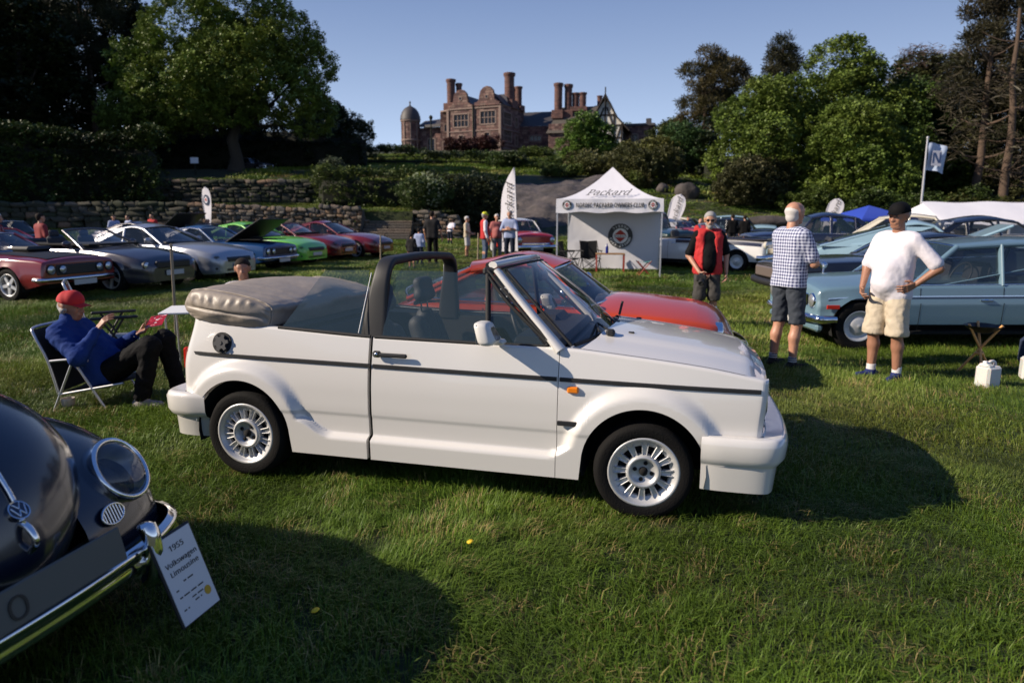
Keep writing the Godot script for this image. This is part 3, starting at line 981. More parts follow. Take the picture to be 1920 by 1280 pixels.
func wheel_meshes(style: String, R: float, w: float) -> Dictionary:
	var key := "%s %.3f %.3f" % [style, R, w]
	if wheel_parts.has(key): return wheel_parts[key]
	var D := {}
	var rr := R * (0.66 if style != "disc" else 0.6)
	if style == "golf": rr = 0.178
	if style == "wide": rr = R * 0.72
	var h := w * 0.5
	var ty := Geo.new()
	ty.at(Vector3.ZERO, AXLE)
	ty.lathe(pv([rr, -h * 0.9, rr + 0.01, -h, R * 0.93, -h * 1.04, R * 0.985, -h * 0.88, R, -h * 0.6, R, -h * 0.3, R * 0.985, -h * 0.27, R * 0.985, -h * 0.22, R, -h * 0.2, R, h * 0.2, R * 0.985, h * 0.22, R * 0.985, h * 0.27, R, h * 0.3, R, h * 0.6, R * 0.985, h * 0.88, R * 0.93, h * 1.04, R * 0.88, h * 1.06, R * 0.80, h * 1.07, rr + 0.012, h * 1.0, rr, h * 0.92, rr - 0.004, h * 0.6]), 40)
	D.tyre = ty
	var rim := Geo.new()
	rim.at(Vector3.ZERO, AXLE)
	var s := Geo.new()
	if style == "golf":
		rim.lathe(pv([rr + 0.012, h * 0.9, rr + 0.013, h * 1.0, rr + 0.004, h * 1.03, rr - 0.006, h * 0.98, rr - 0.012, h * 0.82, rr - 0.024, h * 0.74, 0.143, h * 0.70, 0.139, h * 0.66, 0.138, h * 0.4]), 48)
		rim.lathe(pv([0.094, h * 0.4, 0.095, h * 0.74, 0.09, h * 0.9, 0.083, h * 0.96, 0.076, h * 0.97, 0.067, h * 0.9, 0.062, h * 0.72, 0.03, h * 0.68, 0.0, h * 0.68]), 40)
		for k in 12:
			s.at(Vector3.ZERO, Basis(Vector3.BACK, TAU * k / 12.0))
			s.plate(PackedVector2Array([Vector2(0.088, -0.0125), Vector2(0.145, -0.017), Vector2(0.145, 0.017), Vector2(0.088, 0.0125)]), h * 0.5, h * 0.69)
			for e in [-1, 1]:
				s.box(Vector3(0.122, e * 0.0135, h * 0.73), Vector3(0.064, 0.005, 0.02), 0.0015, Basis(Vector3.BACK, e * 0.09))
		var dk := Geo.new()
		dk.at(Vector3.ZERO, AXLE)
		dk.lathe(pv([0.152, h * 0.45, 0.09, h * 0.42]), 24)
		dk.lathe(pv([0.024, h * 0.69, 0.022, h * 0.86, 0.0, h * 0.88]), 16)
		for k in 4:
			var a := TAU * (k + 0.5) / 4.0 + 0.05
			dk.at(Vector3(cos(a) * 0.046, sin(a) * 0.046, 0), AXLE)
			dk.lathe(pv([0.0115, h * 0.69, 0.011, h * 0.75, 0.0, h * 0.77]), 12)
		D.hub_cap = dk
	elif style == "disc":
		rim.lathe(pv([rr + 0.008, h * 0.95, rr, h * 1.02, rr - 0.02, h * 0.9, rr - 0.04, h * 0.7, rr * 0.62, h * 0.72, rr * 0.6, h * 0.7, 0, h * 0.7]), 32)
		s.at(Vector3.ZERO, AXLE)
		s.lathe(pv([rr * 0.62, h * 0.72, rr * 0.58, h * 0.9, rr * 0.4, h * 1.0, rr * 0.18, h * 1.02, rr * 0.15, h * 1.1, 0, h * 1.12]), 28)
	else:
		var n := 5 if style != "multi" else 10
		rim.lathe(pv([rr + 0.008, h * 0.95, rr + 0.004, h * 1.03, rr - 0.012, h * 0.98, rr - 0.02, h * 0.7, rr - 0.025, -h * 0.4]), 40)
		s.at(Vector3.ZERO, AXLE)
		s.lathe(pv([rr * 0.24, h * 0.5, rr * 0.22, h * 0.88, rr * 0.1, h * 0.94, 0, h * 0.94]), 20)
		for k in n:
			for e in ([-1, 1] if style == "multi" else [0]):
				s.at(Vector3.ZERO, Basis(Vector3.BACK, TAU * k / n + 0.3 + e * 0.12))
				var w0 := 0.075 if style != "multi" else 0.02
				var w1 := 0.05 if style != "multi" else 0.016
				s.plate(PackedVector2Array([Vector2(rr * 0.12, -w0 * 0.5), Vector2(rr * 0.95, -w1 * 0.5), Vector2(rr * 0.95, w1 * 0.5), Vector2(rr * 0.12, w0 * 0.5)]), h * 0.55, h * 0.84)
		var dk2 := Geo.new()
		dk2.at(Vector3.ZERO, AXLE)
		dk2.lathe(pv([rr, -h * 0.2, 0.0, -h * 0.2]), 20)
		D.hub_cap = dk2
	D.rim = rim; D.spokes = s
	for k in D: D[k] = D[k].mesh()
	wheel_parts[key] = D
	return D

func add_wheel(car: Node3D, at: Vector3, R: float, w: float, style: String, steer := 0.0, turn := 0.0, look := "alloy", cap: Material = null) -> void:
	var D := wheel_meshes(style, R, w)
	var o := hold("wheel", car, at)
	o.rotation = Vector3(0, (0.0 if at.z > 0 else PI) + steer, 0)
	o.basis = o.basis * Basis(Vector3.BACK, turn)
	part("tyre", D.tyre, M.tyre, o)
	part("rim", D.rim, M[look], o)
	part("spokes", D.spokes, cap if cap else M[look], o)
	if D.has("hub_cap"): part("hub_cap", D.hub_cap, M.wheel_well, o)

# ---------------------------------------------------------------- the white convertible
const GR := 0.325 # wheel arch radius
const GF := 2.42 # wheelbase

func golf_belt(x: float) -> float:
	return curve(pv([-0.34, 0.925, 0.235, 0.896, 0.86, 0.868, 1.95, 0.862, 2.3, 0.838, 2.7, 0.798, 3.03, 0.742]), x)

func golf_half(x: float, y: float) -> float:
	var z := 0.772
	if y > 0.55: z -= 0.05 * pow((y - 0.55) / 0.35, 1.6)
	if y < 0.45: z -= 0.02 * (0.45 - y) / 0.3
	z -= 0.0055 * smoothstep(0.412, 0.396, y)
	if x > 2.3: z -= 0.035 * pow((x - 2.3) / 0.72, 2.0)
	if x < 0.0: z -= 0.03 * pow(-x / 0.42, 2.0)
	var fl := 0.0
	for hx in [0.03, GF - 0.01]:
		var d := Vector2(x - hx, (y - 0.25) * (1.0 if y > 0.25 else 0.35)).length()
		fl = maxf(fl, smoothstep(0.447, 0.38, d))
	var sk := smoothstep(0.292, 0.268, y - 0.09 * (smoothstep(0.62, 0.40, x) + smoothstep(1.90, 2.09, x))) if x > 0.2 and x < 2.3 else 0.0
	return z + 0.046 * maxf(fl, sk)

func golf_low(x: float) -> float:
	var y := 0.155
	if x < -0.2: y = 0.44
	if x > GF + 0.27: y = 0.45
	for hx in [0.03, GF - 0.01]:
		if absf(x - hx) < GR: y = maxf(0.155, 0.25 + sqrt(GR * GR - (x - hx) * (x - hx)))
	return y

func golf_panel(called: String, x0: float, x1: float, car: Node3D, sd: float, rear := false, front := false) -> void:
	var xs := []
	var x := x0
	while x < x1 - 0.012:
		xs.append(x); x += 0.014
	xs.append(x1)
	for hx in [0.03, GF - 0.01]:
		for e in [-0.999, -0.99, -0.97, -0.94, -0.9, 0.9, 0.94, 0.97, 0.99, 0.999]:
			var q: float = hx + e * GR
			if q > x0 + 0.004 and q < x1 - 0.004: xs.append(q)
	if rear: for e in [0.002, 0.008, 0.016, 0.036, 0.055]: xs.append(x0 + e)
	if front: for e in [0.002, 0.006, 0.012, 0.02, 0.03]: xs.append(x1 - e)
	xs.sort()
	var ge := Geo.new()
	var ys := []
	var y := 0.155
	while y < 0.95:
		ys.append(y); y += 0.019 if y > 0.44 or y < 0.26 else 0.0095
	var first := true
	var rows := []
	for i in xs.size():
		var X: float = xs[i]
		var top := golf_belt(X)
		var low := golf_low(X)
		var row := PackedVector3Array()
		for q in ys:
			var Y := clampf(q, low, top - 0.018)
			var z := golf_half(X, Y)
			var xx := X
			if rear:
				var e := X - x0
				xx = X - 0.02 + 0.055 * smoothstep(0.62, 0.93, Y) * smoothstep(0.3, 0.0, e)
				if e < 0.075: z -= 0.075 * (1.0 - sqrt(maxf(0.0, 1.0 - pow(1.0 - e / 0.075, 2.0))))
			if front:
				var e2 := x1 - X
				xx = X + (0.016 * smoothstep(0.45, 0.72, Y) - 0.01) * smoothstep(0.2, 0.0, e2)
				if e2 < 0.04: z -= 0.04 * (1.0 - sqrt(maxf(0.0, 1.0 - pow(1.0 - e2 / 0.04, 2.0))))
			row.push_back(Vector3(xx, Y, z * sd))
		var last := row[row.size() - 1]
		for a in [0.35, 0.8, 1.2, 1.57]:
			row.push_back(Vector3(last.x, last.y + 0.018 * sin(a), last.z - sd * 0.022 * (1.0 - cos(a))))
		row.push_back(row[row.size() - 1] - Vector3(0, 0.001, sd * 0.03))
		if sd < 0: row.reverse()
		# the panel's turned-in edge at the shut line
		if (i == 0 and not rear) or (i == xs.size() - 1 and not front):
			var inn := PackedVector3Array()
			for p in row: inn.push_back(Vector3(p.x, p.y, p.z - sd * 0.03))
			if i == 0: rows.append(inn); rows.append(row); rows.append(row)
			else: rows.append(row); rows.append(row); rows.append(inn)
		else: rows.append(row)
	ge.grid(rows)
	var o := part(called, ge, M.white_paint, car)

func golf_side_z(y: float) -> float: # plane of the side windows
	return 0.705 - (y - 0.87) * 0.26

func golf() -> void:
	var car := thing("convertible_car", "white convertible with folded beige soft top and black roll bar", "car", Vector3(-1.47, 0.0, -4.757), deg_to_rad(-13.8))
	car.rotation.x = 0.0
	car.basis = car.basis * Basis(Vector3.RIGHT, deg_to_rad(-1.6))
	car.basis = car.basis * Basis(Vector3.BACK, deg_to_rad(-0.4))
	car.position += Vector3(0, -0.022, 0)
	for sd in [1.0, -1.0]:
		golf_panel("rear_quarter", -0.43, 0.855, car, sd, true)
		golf_panel("door", 0.8585, 1.9455, car, sd)
		golf_panel("front_wing", 1.949, 3.02, car, sd, false, true)
	# bonnet, rear face, deck
	var P: Material = M.white_paint
	var ge := Geo.new()
	var rows := []
	for i in 34:
		var u := i / 33.0
		var row := PackedVector3Array()
		for k in 33:
			var w := k / 16.0 - 1.0
			var x := lerpf(2.06 + 0.13 * (1.0 - w * w), 3.035 - 0.012 * w * w, u)
			if u > 0.97: x = 3.035 - 0.012 * w * w + 0.004
			var zs := golf_half(x, golf_belt(x)) - 0.026
			var y := golf_belt(x) + 0.002 + lerpf(0.075, 0.05, u) * (1.0 - pow(absf(w), 2.4)) + 0.012 * smoothstep(0.72, 0.62, absf(w))
			var edge := smoothstep(0.86, 1.0, u)
			y -= 0.045 * edge * edge
			row.push_back(Vector3(x, y, zs * w))
		rows.append(row)
	for q in [[0.004, -0.03], [0.002, -0.075]]:
		var row := PackedVector3Array()
		for p in rows[33]: row.push_back(Vector3(p.x + q[0], maxf(p.y + q[1], 0.66), p.z))
		rows.append(row)
	ge.grid(rows)
	part("bonnet", ge, P, car)
	ge = Geo.new()
	rows = []
	for i in 16:
		var y := lerpf(0.44, 0.925, i / 15.0)
		var row := PackedVector3Array()
		for k in 13:
			var w := k / 6.0 - 1.0
			row.push_back(Vector3(-0.45 - 0.015 * (1.0 - w * w) + 0.055 * smoothstep(0.62, 0.93, y), y, w * (golf_half(-0.42, y) - 0.07)))
		rows.append(row)
	for q in [[0.02, 0.012], [0.08, 0.018], [0.3, 0.0]]:
		var row := PackedVector3Array()
		for p in rows[15]: row.push_back(Vector3(p.x + q[0], p.y + q[1], p.z * 1.06))
		rows.append(row)
	ge.grid(rows)
	part("boot_lid", ge, P, car)
	for sd in [1.0, -1.0]:
		ge = Geo.new()
		ge.box(Vector3(-0.455, 0.66, sd * 0.585), Vector3(0.035, 0.14, 0.2), 0.012)
		part("tail_light", ge, M.red_lens, car)
	# grille, lamps
	ge = Geo.new()
	ge.box(Vector3(2.985, 0.585, 0), Vector3(0.05, 0.24, 1.44), 0.01)
	for k in 6: ge.box(Vector3(3.013, 0.50 + k * 0.032, 0), Vector3(0.012, 0.008, 1.36))
	part("grille", ge, M.black_plastic, car)
	for z in [-0.56, 0.56, -0.36, 0.36]:
		ge = Geo.new()
		ge.at(Vector3(3.01, 0.585, z), Basis(Vector3.BACK, -PI / 2))
		ge.lathe(pv([0.085, 0, 0.086, 0.012, 0.08, 0.014, 0.05, 0.026, 0, 0.032]), 24)
		part("headlight", ge, M.lamp_glass, car)
	# bumpers
	ge = Geo.new()
	ribbon(ge, mirror_path(pv([-0.235, 0.80, -0.36, 0.815, -0.49, 0.79, -0.545, 0.70, -0.57, 0.35, -0.575, 0.0]), 5), pv([-0.09, 0.455, -0.02, 0.478, 0.0, 0.466, 0.012, 0.44, 0.008, 0.36, -0.012, 0.325, -0.04, 0.31, -0.05, 0.19, -0.07, 0.185]), 0.0, false)
	part("rear_bumper", ge, P, car)
	ge = Geo.new()
	ribbon(ge, mirror_path(pv([2.705, 0.815, 2.82, 0.825, 3.02, 0.815, 3.10, 0.76, 3.14, 0.60, 3.165, 0.3, 3.17, 0.0]), 5), pv([-0.12, 0.47, -0.1, 0.448, -0.02, 0.462, 0.0, 0.45, 0.012, 0.42, 0.006, 0.35, -0.018, 0.315, -0.032, 0.30, -0.045, 0.165, -0.06, 0.16]), 0.0, false)
	var fb := ge
	part("front_bumper", fb, P, car)
	# black strips, lines and small fittings
	for sd in [1.0, -1.0]:
		for seg in [[-0.405, 0.852], [0.866, 1.94], [1.955, 2.985]]:
			ge = Geo.new()
			var top := PackedVector3Array(); var bot := PackedVector3Array(); var t2 := PackedVector3Array(); var b2 := PackedVector3Array()
			for k in 13:
				var x: float = lerpf(seg[0], seg[1], k / 12.0)
				var y := lerpf(0.712, 0.688, (x + 0.4) / 3.4)
				var z := golf_half(x, y)
				if x < -0.36: z -= 0.02
				top.push_back(Vector3(x, y + 0.0125, sd * (z - 0.002))); t2.push_back(Vector3(x, y + 0.009, sd * (z + 0.009)))
				b2.push_back(Vector3(x, y - 0.009, sd * (z + 0.009))); bot.push_back(Vector3(x, y - 0.0125, sd * (z - 0.002)))
			ge.grid([bot, b2]); ge.grid([b2, t2]); ge.grid([t2, top])
			part("side_strip", ge, M.black_plastic, car)
		ge = Geo.new()
		ge.box(Vector3(2.03, 0.645, sd * 0.772), Vector3(0.062, 0.036, 0.03), 0.008)
		part("side_indicator", ge, M.amber_lens, car)
		ge = Geo.new()
		ge.box(Vector3(2.005, 0.462, sd * (golf_half(2.045, 0.462) + 0.004)), Vector3(0.105, 0.026, 0.014), 0.003)
		part("badge", ge, M.black_plastic, car)
		# door handle over a flat oval; darker paint draws the shade of its dish
		ge = Geo.new()
		ge.at(Vector3(0.965, 0.772, sd * 0.7365), Basis(Vector3.UP, 0.0 if sd > 0 else PI) * Basis(Vector3.RIGHT, -0.13))
		ge.plate(ring(0.048, 24, Vector2.ZERO, 0.72), 0.0, 0.0085)
		part("recess_shade_oval", ge, mat("recess_shade_paint", lin(0.5, 0.48, 0.46), 0.4), car)
		ge = Geo.new()
		ge.at(Vector3(0.985, 0.775, sd * 0.758), Basis(Vector3.UP, 0.0 if sd > 0 else PI))
		ge.box(Vector3(0, 0, 0.022), Vector3(0.2, 0.024, 0.022), 0.007)
		ge.box(Vector3(-0.085, 0.003, 0.018), Vector3(0.05, 0.038, 0.028), 0.01)
		part("door_handle", ge, M.black_plastic, car)
		ge = Geo.new()
		ge.at(Vector3(0.90, 0.778, sd * 0.792), Basis(Vector3.RIGHT, PI / 2 * sd))
		ge.lathe(pv([0.011, -0.002, 0.011, 0.002, 0, 0.003]), 12)
		part("key_lock", ge, M.chrome, car)
	ge = Geo.new()
	ge.at(Vector3(-0.13, 0.785, 0.742), Basis(Vector3.RIGHT, -0.16))
	ge.plate(ring(0.064, 28), 0.0, 0.012)
	var star := PackedVector2Array()
	for k in 48:
		var a := TAU * k / 48.0
		star.push_back(Vector2(cos(a), sin(a)) * (0.052 if int(k / 4.0) % 2 == 0 else 0.036))
	part("fuel_cap", ge, M.black_rubber, car)
	ge = Geo.new()
	ge.at(Vector3(-0.13, 0.785, 0.742), Basis(Vector3.RIGHT, -0.16))
	ge.plate(star, 0.012, 0.026)
	ge.plate(ring(0.012, 12), 0.026, 0.03)
	part("fuel_cap_grip", ge, mat("grey_plastic", lin(0.05, 0.05, 0.052), 0.5), car)
	# wheel arches and floor
	ge = Geo.new()
	for hx in [0.03, GF - 0.01]:
		for sd in [1.0, -1.0]:
			var a0 := PackedVector3Array(); var a1 := PackedVector3Array()
			for k in 19:
				var a := lerpf(-0.25, PI + 0.25, k / 18.0)
				a0.push_back(Vector3(hx + cos(a) * (GR + 0.004), 0.25 + sin(a) * (GR + 0.004), sd * 0.79))
				a1.push_back(Vector3(hx + cos(a) * (GR + 0.004), 0.25 + sin(a) * (GR + 0.004), sd * 0.45))
			ge.grid([a0, a1])
			for k in 18: ge.tri(Vector3(hx, 0.25, sd * 0.45), a1[k], a1[k + 1])
	ge.box(Vector3(1.22, 0.17, 0), Vector3(1.75, 0.03, 1.46))
	ge.box(Vector3(-0.28, 0.3, 0), Vector3(0.3, 0.1, 1.2))
	ge.box(Vector3(1.22, 0.25, 0), Vector3(3.2, 0.2, 0.86))
	ge.box(Vector3(2.4, 0.6, 0), Vector3(0.9, 0.1, 0.9))
	part("underbody", ge, M.wheel_well, car)
	for q in [[0.03, 0.0, 0.2, 0.238], [GF - 0.01, 0.12, 0.5, 0.229]]:
		add_wheel(car, Vector3(q[0], q[3], 0.70), 0.265, 0.185, "golf", q[1], q[2], "alloy_paint", M.alloy)
		add_wheel(car, Vector3(q[0], q[3], -0.70), 0.265, 0.185, "golf", q[1], q[2] + 1.0, "alloy_paint", M.alloy)
	# windscreen and its frame
	var base := func(w: float) -> Vector3: return Vector3(2.01 + 0.17 * (1.0 - w * w), 0.868 + 0.035 * (1.0 - w * w), 0.665 * w)
	var top2 := func(w: float) -> Vector3: return Vector3(1.56 + 0.075 * (1.0 - w * w), 1.288 + 0.022 * (1.0 - w * w), 0.56 * w)
	rows = []
	for i in 9:
		var row := PackedVector3Array()
		for k in 17:
			var w := k / 8.0 - 1.0
			var p: Vector3 = base.call(w); var q: Vector3 = top2.call(w)
			row.push_back(p.lerp(q, i / 8.0) + Vector3(0.012, 0.012, 0) * sin(PI * i / 8.0))
		rows.append(row)
	ge = Geo.new(); ge.grid(rows)
	part("windscreen", ge, M.clear_glass, car)
	ge = Geo.new()
	var seal := Geo.new()
	for sd in [1.0, -1.0]:
		ge.tube(PackedVector3Array([Vector3(1.955, 0.845, sd * 0.722), Vector3(1.80, 1.005, sd * 0.672), Vector3(1.66, 1.15, sd * 0.625), Vector3(1.555, 1.262, sd * 0.588)]), [0.046, 0.034, 0.031, 0.03], 10, true, 0.62)
		seal.tube(PackedVector3Array([Vector3(2.005, 0.872, sd * 0.69), Vector3(1.85, 1.02, sd * 0.643), Vector3(1.60, 1.265, sd * 0.572)]), 0.0085, 6)
		seal.tube(PackedVector3Array([Vector3(1.925, 0.868, sd * 0.742), Vector3(1.77, 1.0, sd * 0.70), Vector3(1.505, 1.262, sd * 0.606)]), 0.009, 6)
	var hd := PackedVector3Array(); var hs := PackedVector3Array(); var bs := PackedVector3Array()
	for k in 17:
		var w := k / 8.0 - 1.0
		var p: Vector3 = top2.call(w * 1.06)
		hd.push_back(p + Vector3(-0.02, 0.005, 0)); hs.push_back(p + Vector3(0.022, -0.014, 0)); bs.push_back(base.call(w) + Vector3(0.008, 0.004, 0))
	ge.tube(hd, 0.028, 10, true, 0.7)
	seal.tube(hs, 0.008, 6); seal.tube(bs, 0.011, 6)
	part("windscreen_frame", ge, P, car)
	part("windscreen_seal", seal, M.black_rubber, car)
	ge = Geo.new()
	for sd in [1.0, -1.0]: ge.box(Vector3(1.505, 1.255, sd * 0.575), Vector3(0.07, 0.045, 0.06), 0.012, Basis(Vector3.UP, 0.2 * sd))
	ge.tube(PackedVector3Array([Vector3(1.5, 1.285, 0.57), Vector3(1.515, 1.31, 0.25), Vector3(1.52, 1.315, 0), Vector3(1.515, 1.31, -0.25), Vector3(1.5, 1.285, -0.57)]), 0.02, 8)
	part("roof_latch", ge, M.black_plastic, car)
	# scuttle and wipers
	ge = Geo.new()
	rows = []
	for i in 5:
		var row := PackedVector3Array()
		for k in 17:
			var w := k / 8.0 - 1.0
			var p: Vector3 = base.call(w * 1.04)
			var q := Vector3(2.055 + 0.13 * (1.0 - w * w), golf_belt(2.1) + 0.002 + 0.074 * (1.0 - pow(absf(w), 2.4)) - 0.006, w * 0.705)
			row.push_back(p.lerp(q, i / 4.0) - Vector3(0, 0.008 * sin(PI * i / 4.0), 0))
		rows.append(row)
	ge.grid(rows)
	part("scuttle", ge, P, car)
	for z in [0.1, 0.5]:
		ge = Geo.new()
		ge.bar(Vector3(2.19, 0.925, z - 0.05), Vector3(2.07, 0.95, z - 0.28), 0.007, 6)
		ge.bar(Vector3(2.13, 0.925, z - 0.02), Vector3(2.02, 0.975, z - 0.5), 0.008, 5)
		ge.box(Vector3(2.19, 0.92, z - 0.04), Vector3(0.05, 0.04, 0.05), 0.012)
		part("wiper", ge, M.black_plastic, car)
	for z in [0.36, -0.36]:
		ge = Geo.new()
		ge.box(Vector3(2.30, golf_belt(2.3) + 0.072, z), Vector3(0.035, 0.014, 0.016), 0.004)
		part("washer_jet", ge, M.black_plastic, car)
	ge = Geo.new()
	ge.bar(Vector3(2.14, 0.89, -0.69), Vector3(2.16, 0.99, -0.69), 0.01, 6)
	part("aerial_base", ge, M.black_plastic, car)
	# roll bar
	ge = Geo.new()
	var rb := bend(PackedVector3Array([Vector3(0.835, 0.82, 0.675), Vector3(0.85, 1.05, 0.645), Vector3(0.868, 1.21, 0.615), Vector3(0.868, 1.285, 0.54), Vector3(0.868, 1.30, 0.40), Vector3(0.868, 1.312, 0.0), Vector3(0.868, 1.30, -0.40), Vector3(0.868, 1.285, -0.54), Vector3(0.868, 1.21, -0.615), Vector3(0.85, 1.05, -0.645), Vector3(0.835, 0.82, -0.675)]), 4)
	var rows2 := []
	for i in rb.size():
		var d := (rb[mini(i + 1, rb.size() - 1)] - rb[maxi(i - 1, 0)]).normalized()
		var out := Vector3(1, 0, 0).cross(d).normalized()
		var row := PackedVector3Array()
		var half_w := lerpf(0.082, 0.048, smoothstep(0.85, 1.28, rb[i].y))
		for k in 17:
			var a := TAU * k / 16.0
			row.push_back(rb[i] + Vector3(1, 0, 0) * half_w * signf(cos(a)) * pow(absf(cos(a)), 0.5) + out * 0.026 * signf(sin(a)) * pow(absf(sin(a)), 0.6))
		rows2.append(row)
	ge.grid(rows2, true)
	part("roll_bar", ge, M.black_plastic, car)
	# side glass
	var flat := func(pts: Array, sd: float, z_in: float) -> PackedVector3Array:
		var o := PackedVector3Array()
		for p in pts: o.push_back(Vector3(p[0], p[1], sd * (golf_side_z(p[1]) + z_in)))
		return o
	for sd in [1.0, -1.0]:
		for W in [["rear_quarter_glass", [[0.235, 0.87], [0.50, 1.235], [0.785, 1.243], [0.772, 0.86]], 0.0], ["door_glass", [[0.90, 0.86], [0.925, 1.245], [1.20, 1.248], [1.505, 1.235], [1.535, 0.86]], -0.006], ["vent_glass", [[1.545, 0.862], [1.515, 1.215], [1.62, 1.105], [1.86, 0.865]], 0.0]]:
			var q: PackedVector3Array = flat.call(W[1], sd, W[2])
			ge = Geo.new()
			for k in range(1, q.size() - 1): ge.tri(q[0], q[k], q[k + 1])
			part(W[0], ge, M.tinted_glass, car)
		ge = Geo.new()
		ge.tube(flat.call([[1.54, 0.855], [1.508, 1.24]], sd, 0.0), 0.016, 8)
		ge.tube(bend(flat.call([[1.515, 1.225], [1.64, 1.085], [1.86, 0.895], [1.872, 0.872], [1.84, 0.862], [1.56, 0.862]], sd, 0.004), 3), 0.011, 6)
		ge.tube(flat.call([[0.24, 0.893], [0.84, 0.868]], sd, 0.018), 0.011, 6)
		ge.tube(flat.call([[0.865, 0.868], [1.56, 0.862]], sd, 0.018), 0.011, 6)
		part("window_frame", ge, M.black_rubber, car)
		ge = Geo.new()
		ge.tube(flat.call([[0.762, 0.885], [0.808, 1.23]], sd, 0.02), 0.003, 5)
		part("guide_highlight", ge, M.white_plain, car)  # guide edge in plain white, painting in its highlight beside the roll bar
		# mirrors
		ge = Geo.new()
		var mr := []
		for i in 7:
			var u := i / 6.0
			var row := PackedVector3Array()
			var k1: float = [0.55, 0.88, 0.97, 1.0, 1.0, 0.99, 0.9][i]
			for k in 21:
				var a := TAU * k / 20.0
				var c1 := signf(cos(a)) * pow(absf(cos(a)), 0.45)
				var s1 := signf(sin(a)) * pow(absf(sin(a)), 0.45)
				row.push_back(Vector3(1.625 - 0.085 * u - 0.018 * s1, 0.945 + 0.062 * s1 * k1, sd * (0.875 + 0.085 * c1 * k1 * (1.0 - 0.12 * s1))))
			mr.append(row)
		ge.grid(mr, true)
		ge.box(Vector3(1.61, 0.885, sd * 0.775), Vector3(0.09, 0.03, 0.075), 0.012)
		ge.box(Vector3(1.605, 0.90, sd * 0.80), Vector3(0.055, 0.05, 0.05), 0.012)
		var mo := part("door_mirror", ge, mat("mirror_shell", lin(0.62, 0.6, 0.56), 0.4), car)
		ge = Geo.new()
		ge.box(Vector3(1.54, 0.945, sd * 0.875), Vector3(0.004, 0.1, 0.145), 0.0)
		part("mirror_glass", ge, M.chrome, mo)
	# cabin
	ge = Geo.new()
	ge.box(Vector3(1.1, 0.2, 0), Vector3(1.9, 0.04, 1.36))
	for sd in [1.0, -1.0]: ge.box(Vector3(1.08, 0.53, sd * 0.675), Vector3(1.8, 0.62, 0.03))
	ge.box(Vector3(1.9, 0.62, 0), Vector3(0.28, 0.42, 1.36), 0.06)
	ge.box(Vector3(0.16, 0.58, 0), Vector3(0.1, 0.6, 1.3), 0.04)
	ge.box(Vector3(1.3, 0.30, 0), Vector3(1.2, 0.2, 0.22), 0.03)
	part("cabin_trim", ge, M.black_plastic, car)
	ge = Geo.new()
	ge.box(Vector3(1.80, 0.86, 0), Vector3(0.30, 0.07, 1.3), 0.03, Basis(Vector3.BACK, -0.05))
	ge.box(Vector3(1.70, 0.88, -0.36), Vector3(0.2, 0.1, 0.42), 0.04)
	part("dashboard", ge, M.black_plastic, car)
	for z in [0.36, -0.36]:
		var so := hold("front_seat", car, Vector3(1.0, 0.2, z))
		ge = Geo.new()
		var bl := []
		for e in [-0.16, 0.0, 0.16]:
			bl.append([Vector3(-0.10, 0.22, e), Vector3(-0.24, 0.66 - absf(e) * 0.3, e * 0.9), 0.085 if e != 0.0 else 0.07, 0.07])
			bl.append([Vector3(-0.10, 0.15, e), Vector3(0.32, 0.20, e), 0.09, 0.09])
		flesh(ge, bl, 0.02, 0.05)
		part("seat_cushion", ge, M.seat_dark, so)
		ge = Geo.new()
		flesh(ge, [[Vector3(-0.245, 0.82, -0.085), Vector3(-0.245, 0.82, 0.085), 0.05, 0.05], [Vector3(-0.26, 0.905, -0.075), Vector3(-0.26, 0.905, 0.075), 0.045, 0.045]], 0.014, 0.05)
		part("headrest", ge, M.seat_dark, so)
		for e in [-0.06, 0.06]:
			ge = Geo.new()
			ge.bar(Vector3(-0.245, 0.70, e), Vector3(-0.25, 0.80, e), 0.006, 6)
			part("headrest_post", ge, M.chrome, so)
	ge = Geo.new()
	ge.box(Vector3(0.42, 0.38, 0), Vector3(0.45, 0.16, 1.1), 0.06)
	ge.box(Vector3(0.24, 0.64, 0), Vector3(0.16, 0.5, 1.1), 0.07, Basis(Vector3.BACK, 0.2))
	part("rear_seat", ge, M.seat_dark, car)
	ge = Geo.new()
	var sw := PackedVector3Array()
	var SB := Basis(Vector3.BACK, 0.42)
	for k in 25: sw.push_back(Vector3(1.50, 0.80, -0.36) + SB * Vector3(0, cos(TAU * k / 24.0) * 0.185, sin(TAU * k / 24.0) * 0.185))
	ge.tube(sw, 0.014, 8, false)
	for k in 3: ge.bar(Vector3(1.50, 0.80, -0.36), Vector3(1.50, 0.80, -0.36) + SB * Vector3(0, cos(TAU * k / 3.0 + 0.5) * 0.18, sin(TAU * k / 3.0 + 0.5) * 0.18), 0.014, 6)
	ge.bar(Vector3(1.50, 0.80, -0.36), Vector3(1.74, 0.70, -0.36), 0.03, 8)
	part("steering_wheel", ge, M.black_plastic, car)
	ge = Geo.new()
	ge.box(Vector3(1.70, 1.20, 0.0), Vector3(0.03, 0.06, 0.22), 0.02)
	ge.bar(Vector3(1.68, 1.22, 0), Vector3(1.63, 1.29, 0), 0.008, 6)
	part("rear_view_mirror", ge, M.black_plastic, car)
	# folded soft top under its beige cover
	var cv := mat("beige_vinyl", Color.WHITE, 0.5)
	cv.albedo_texture = noise_tex(0.01, lin(0.285, 0.24, 0.195), lin(0.325, 0.275, 0.225), 91, 256)
	cv.normal_enabled = true
	cv.normal_texture = bump_tex(0.03, 92, 1.0, 256)
	triplanar(cv, 2.5)
	ge = Geo.new()
	rows = []
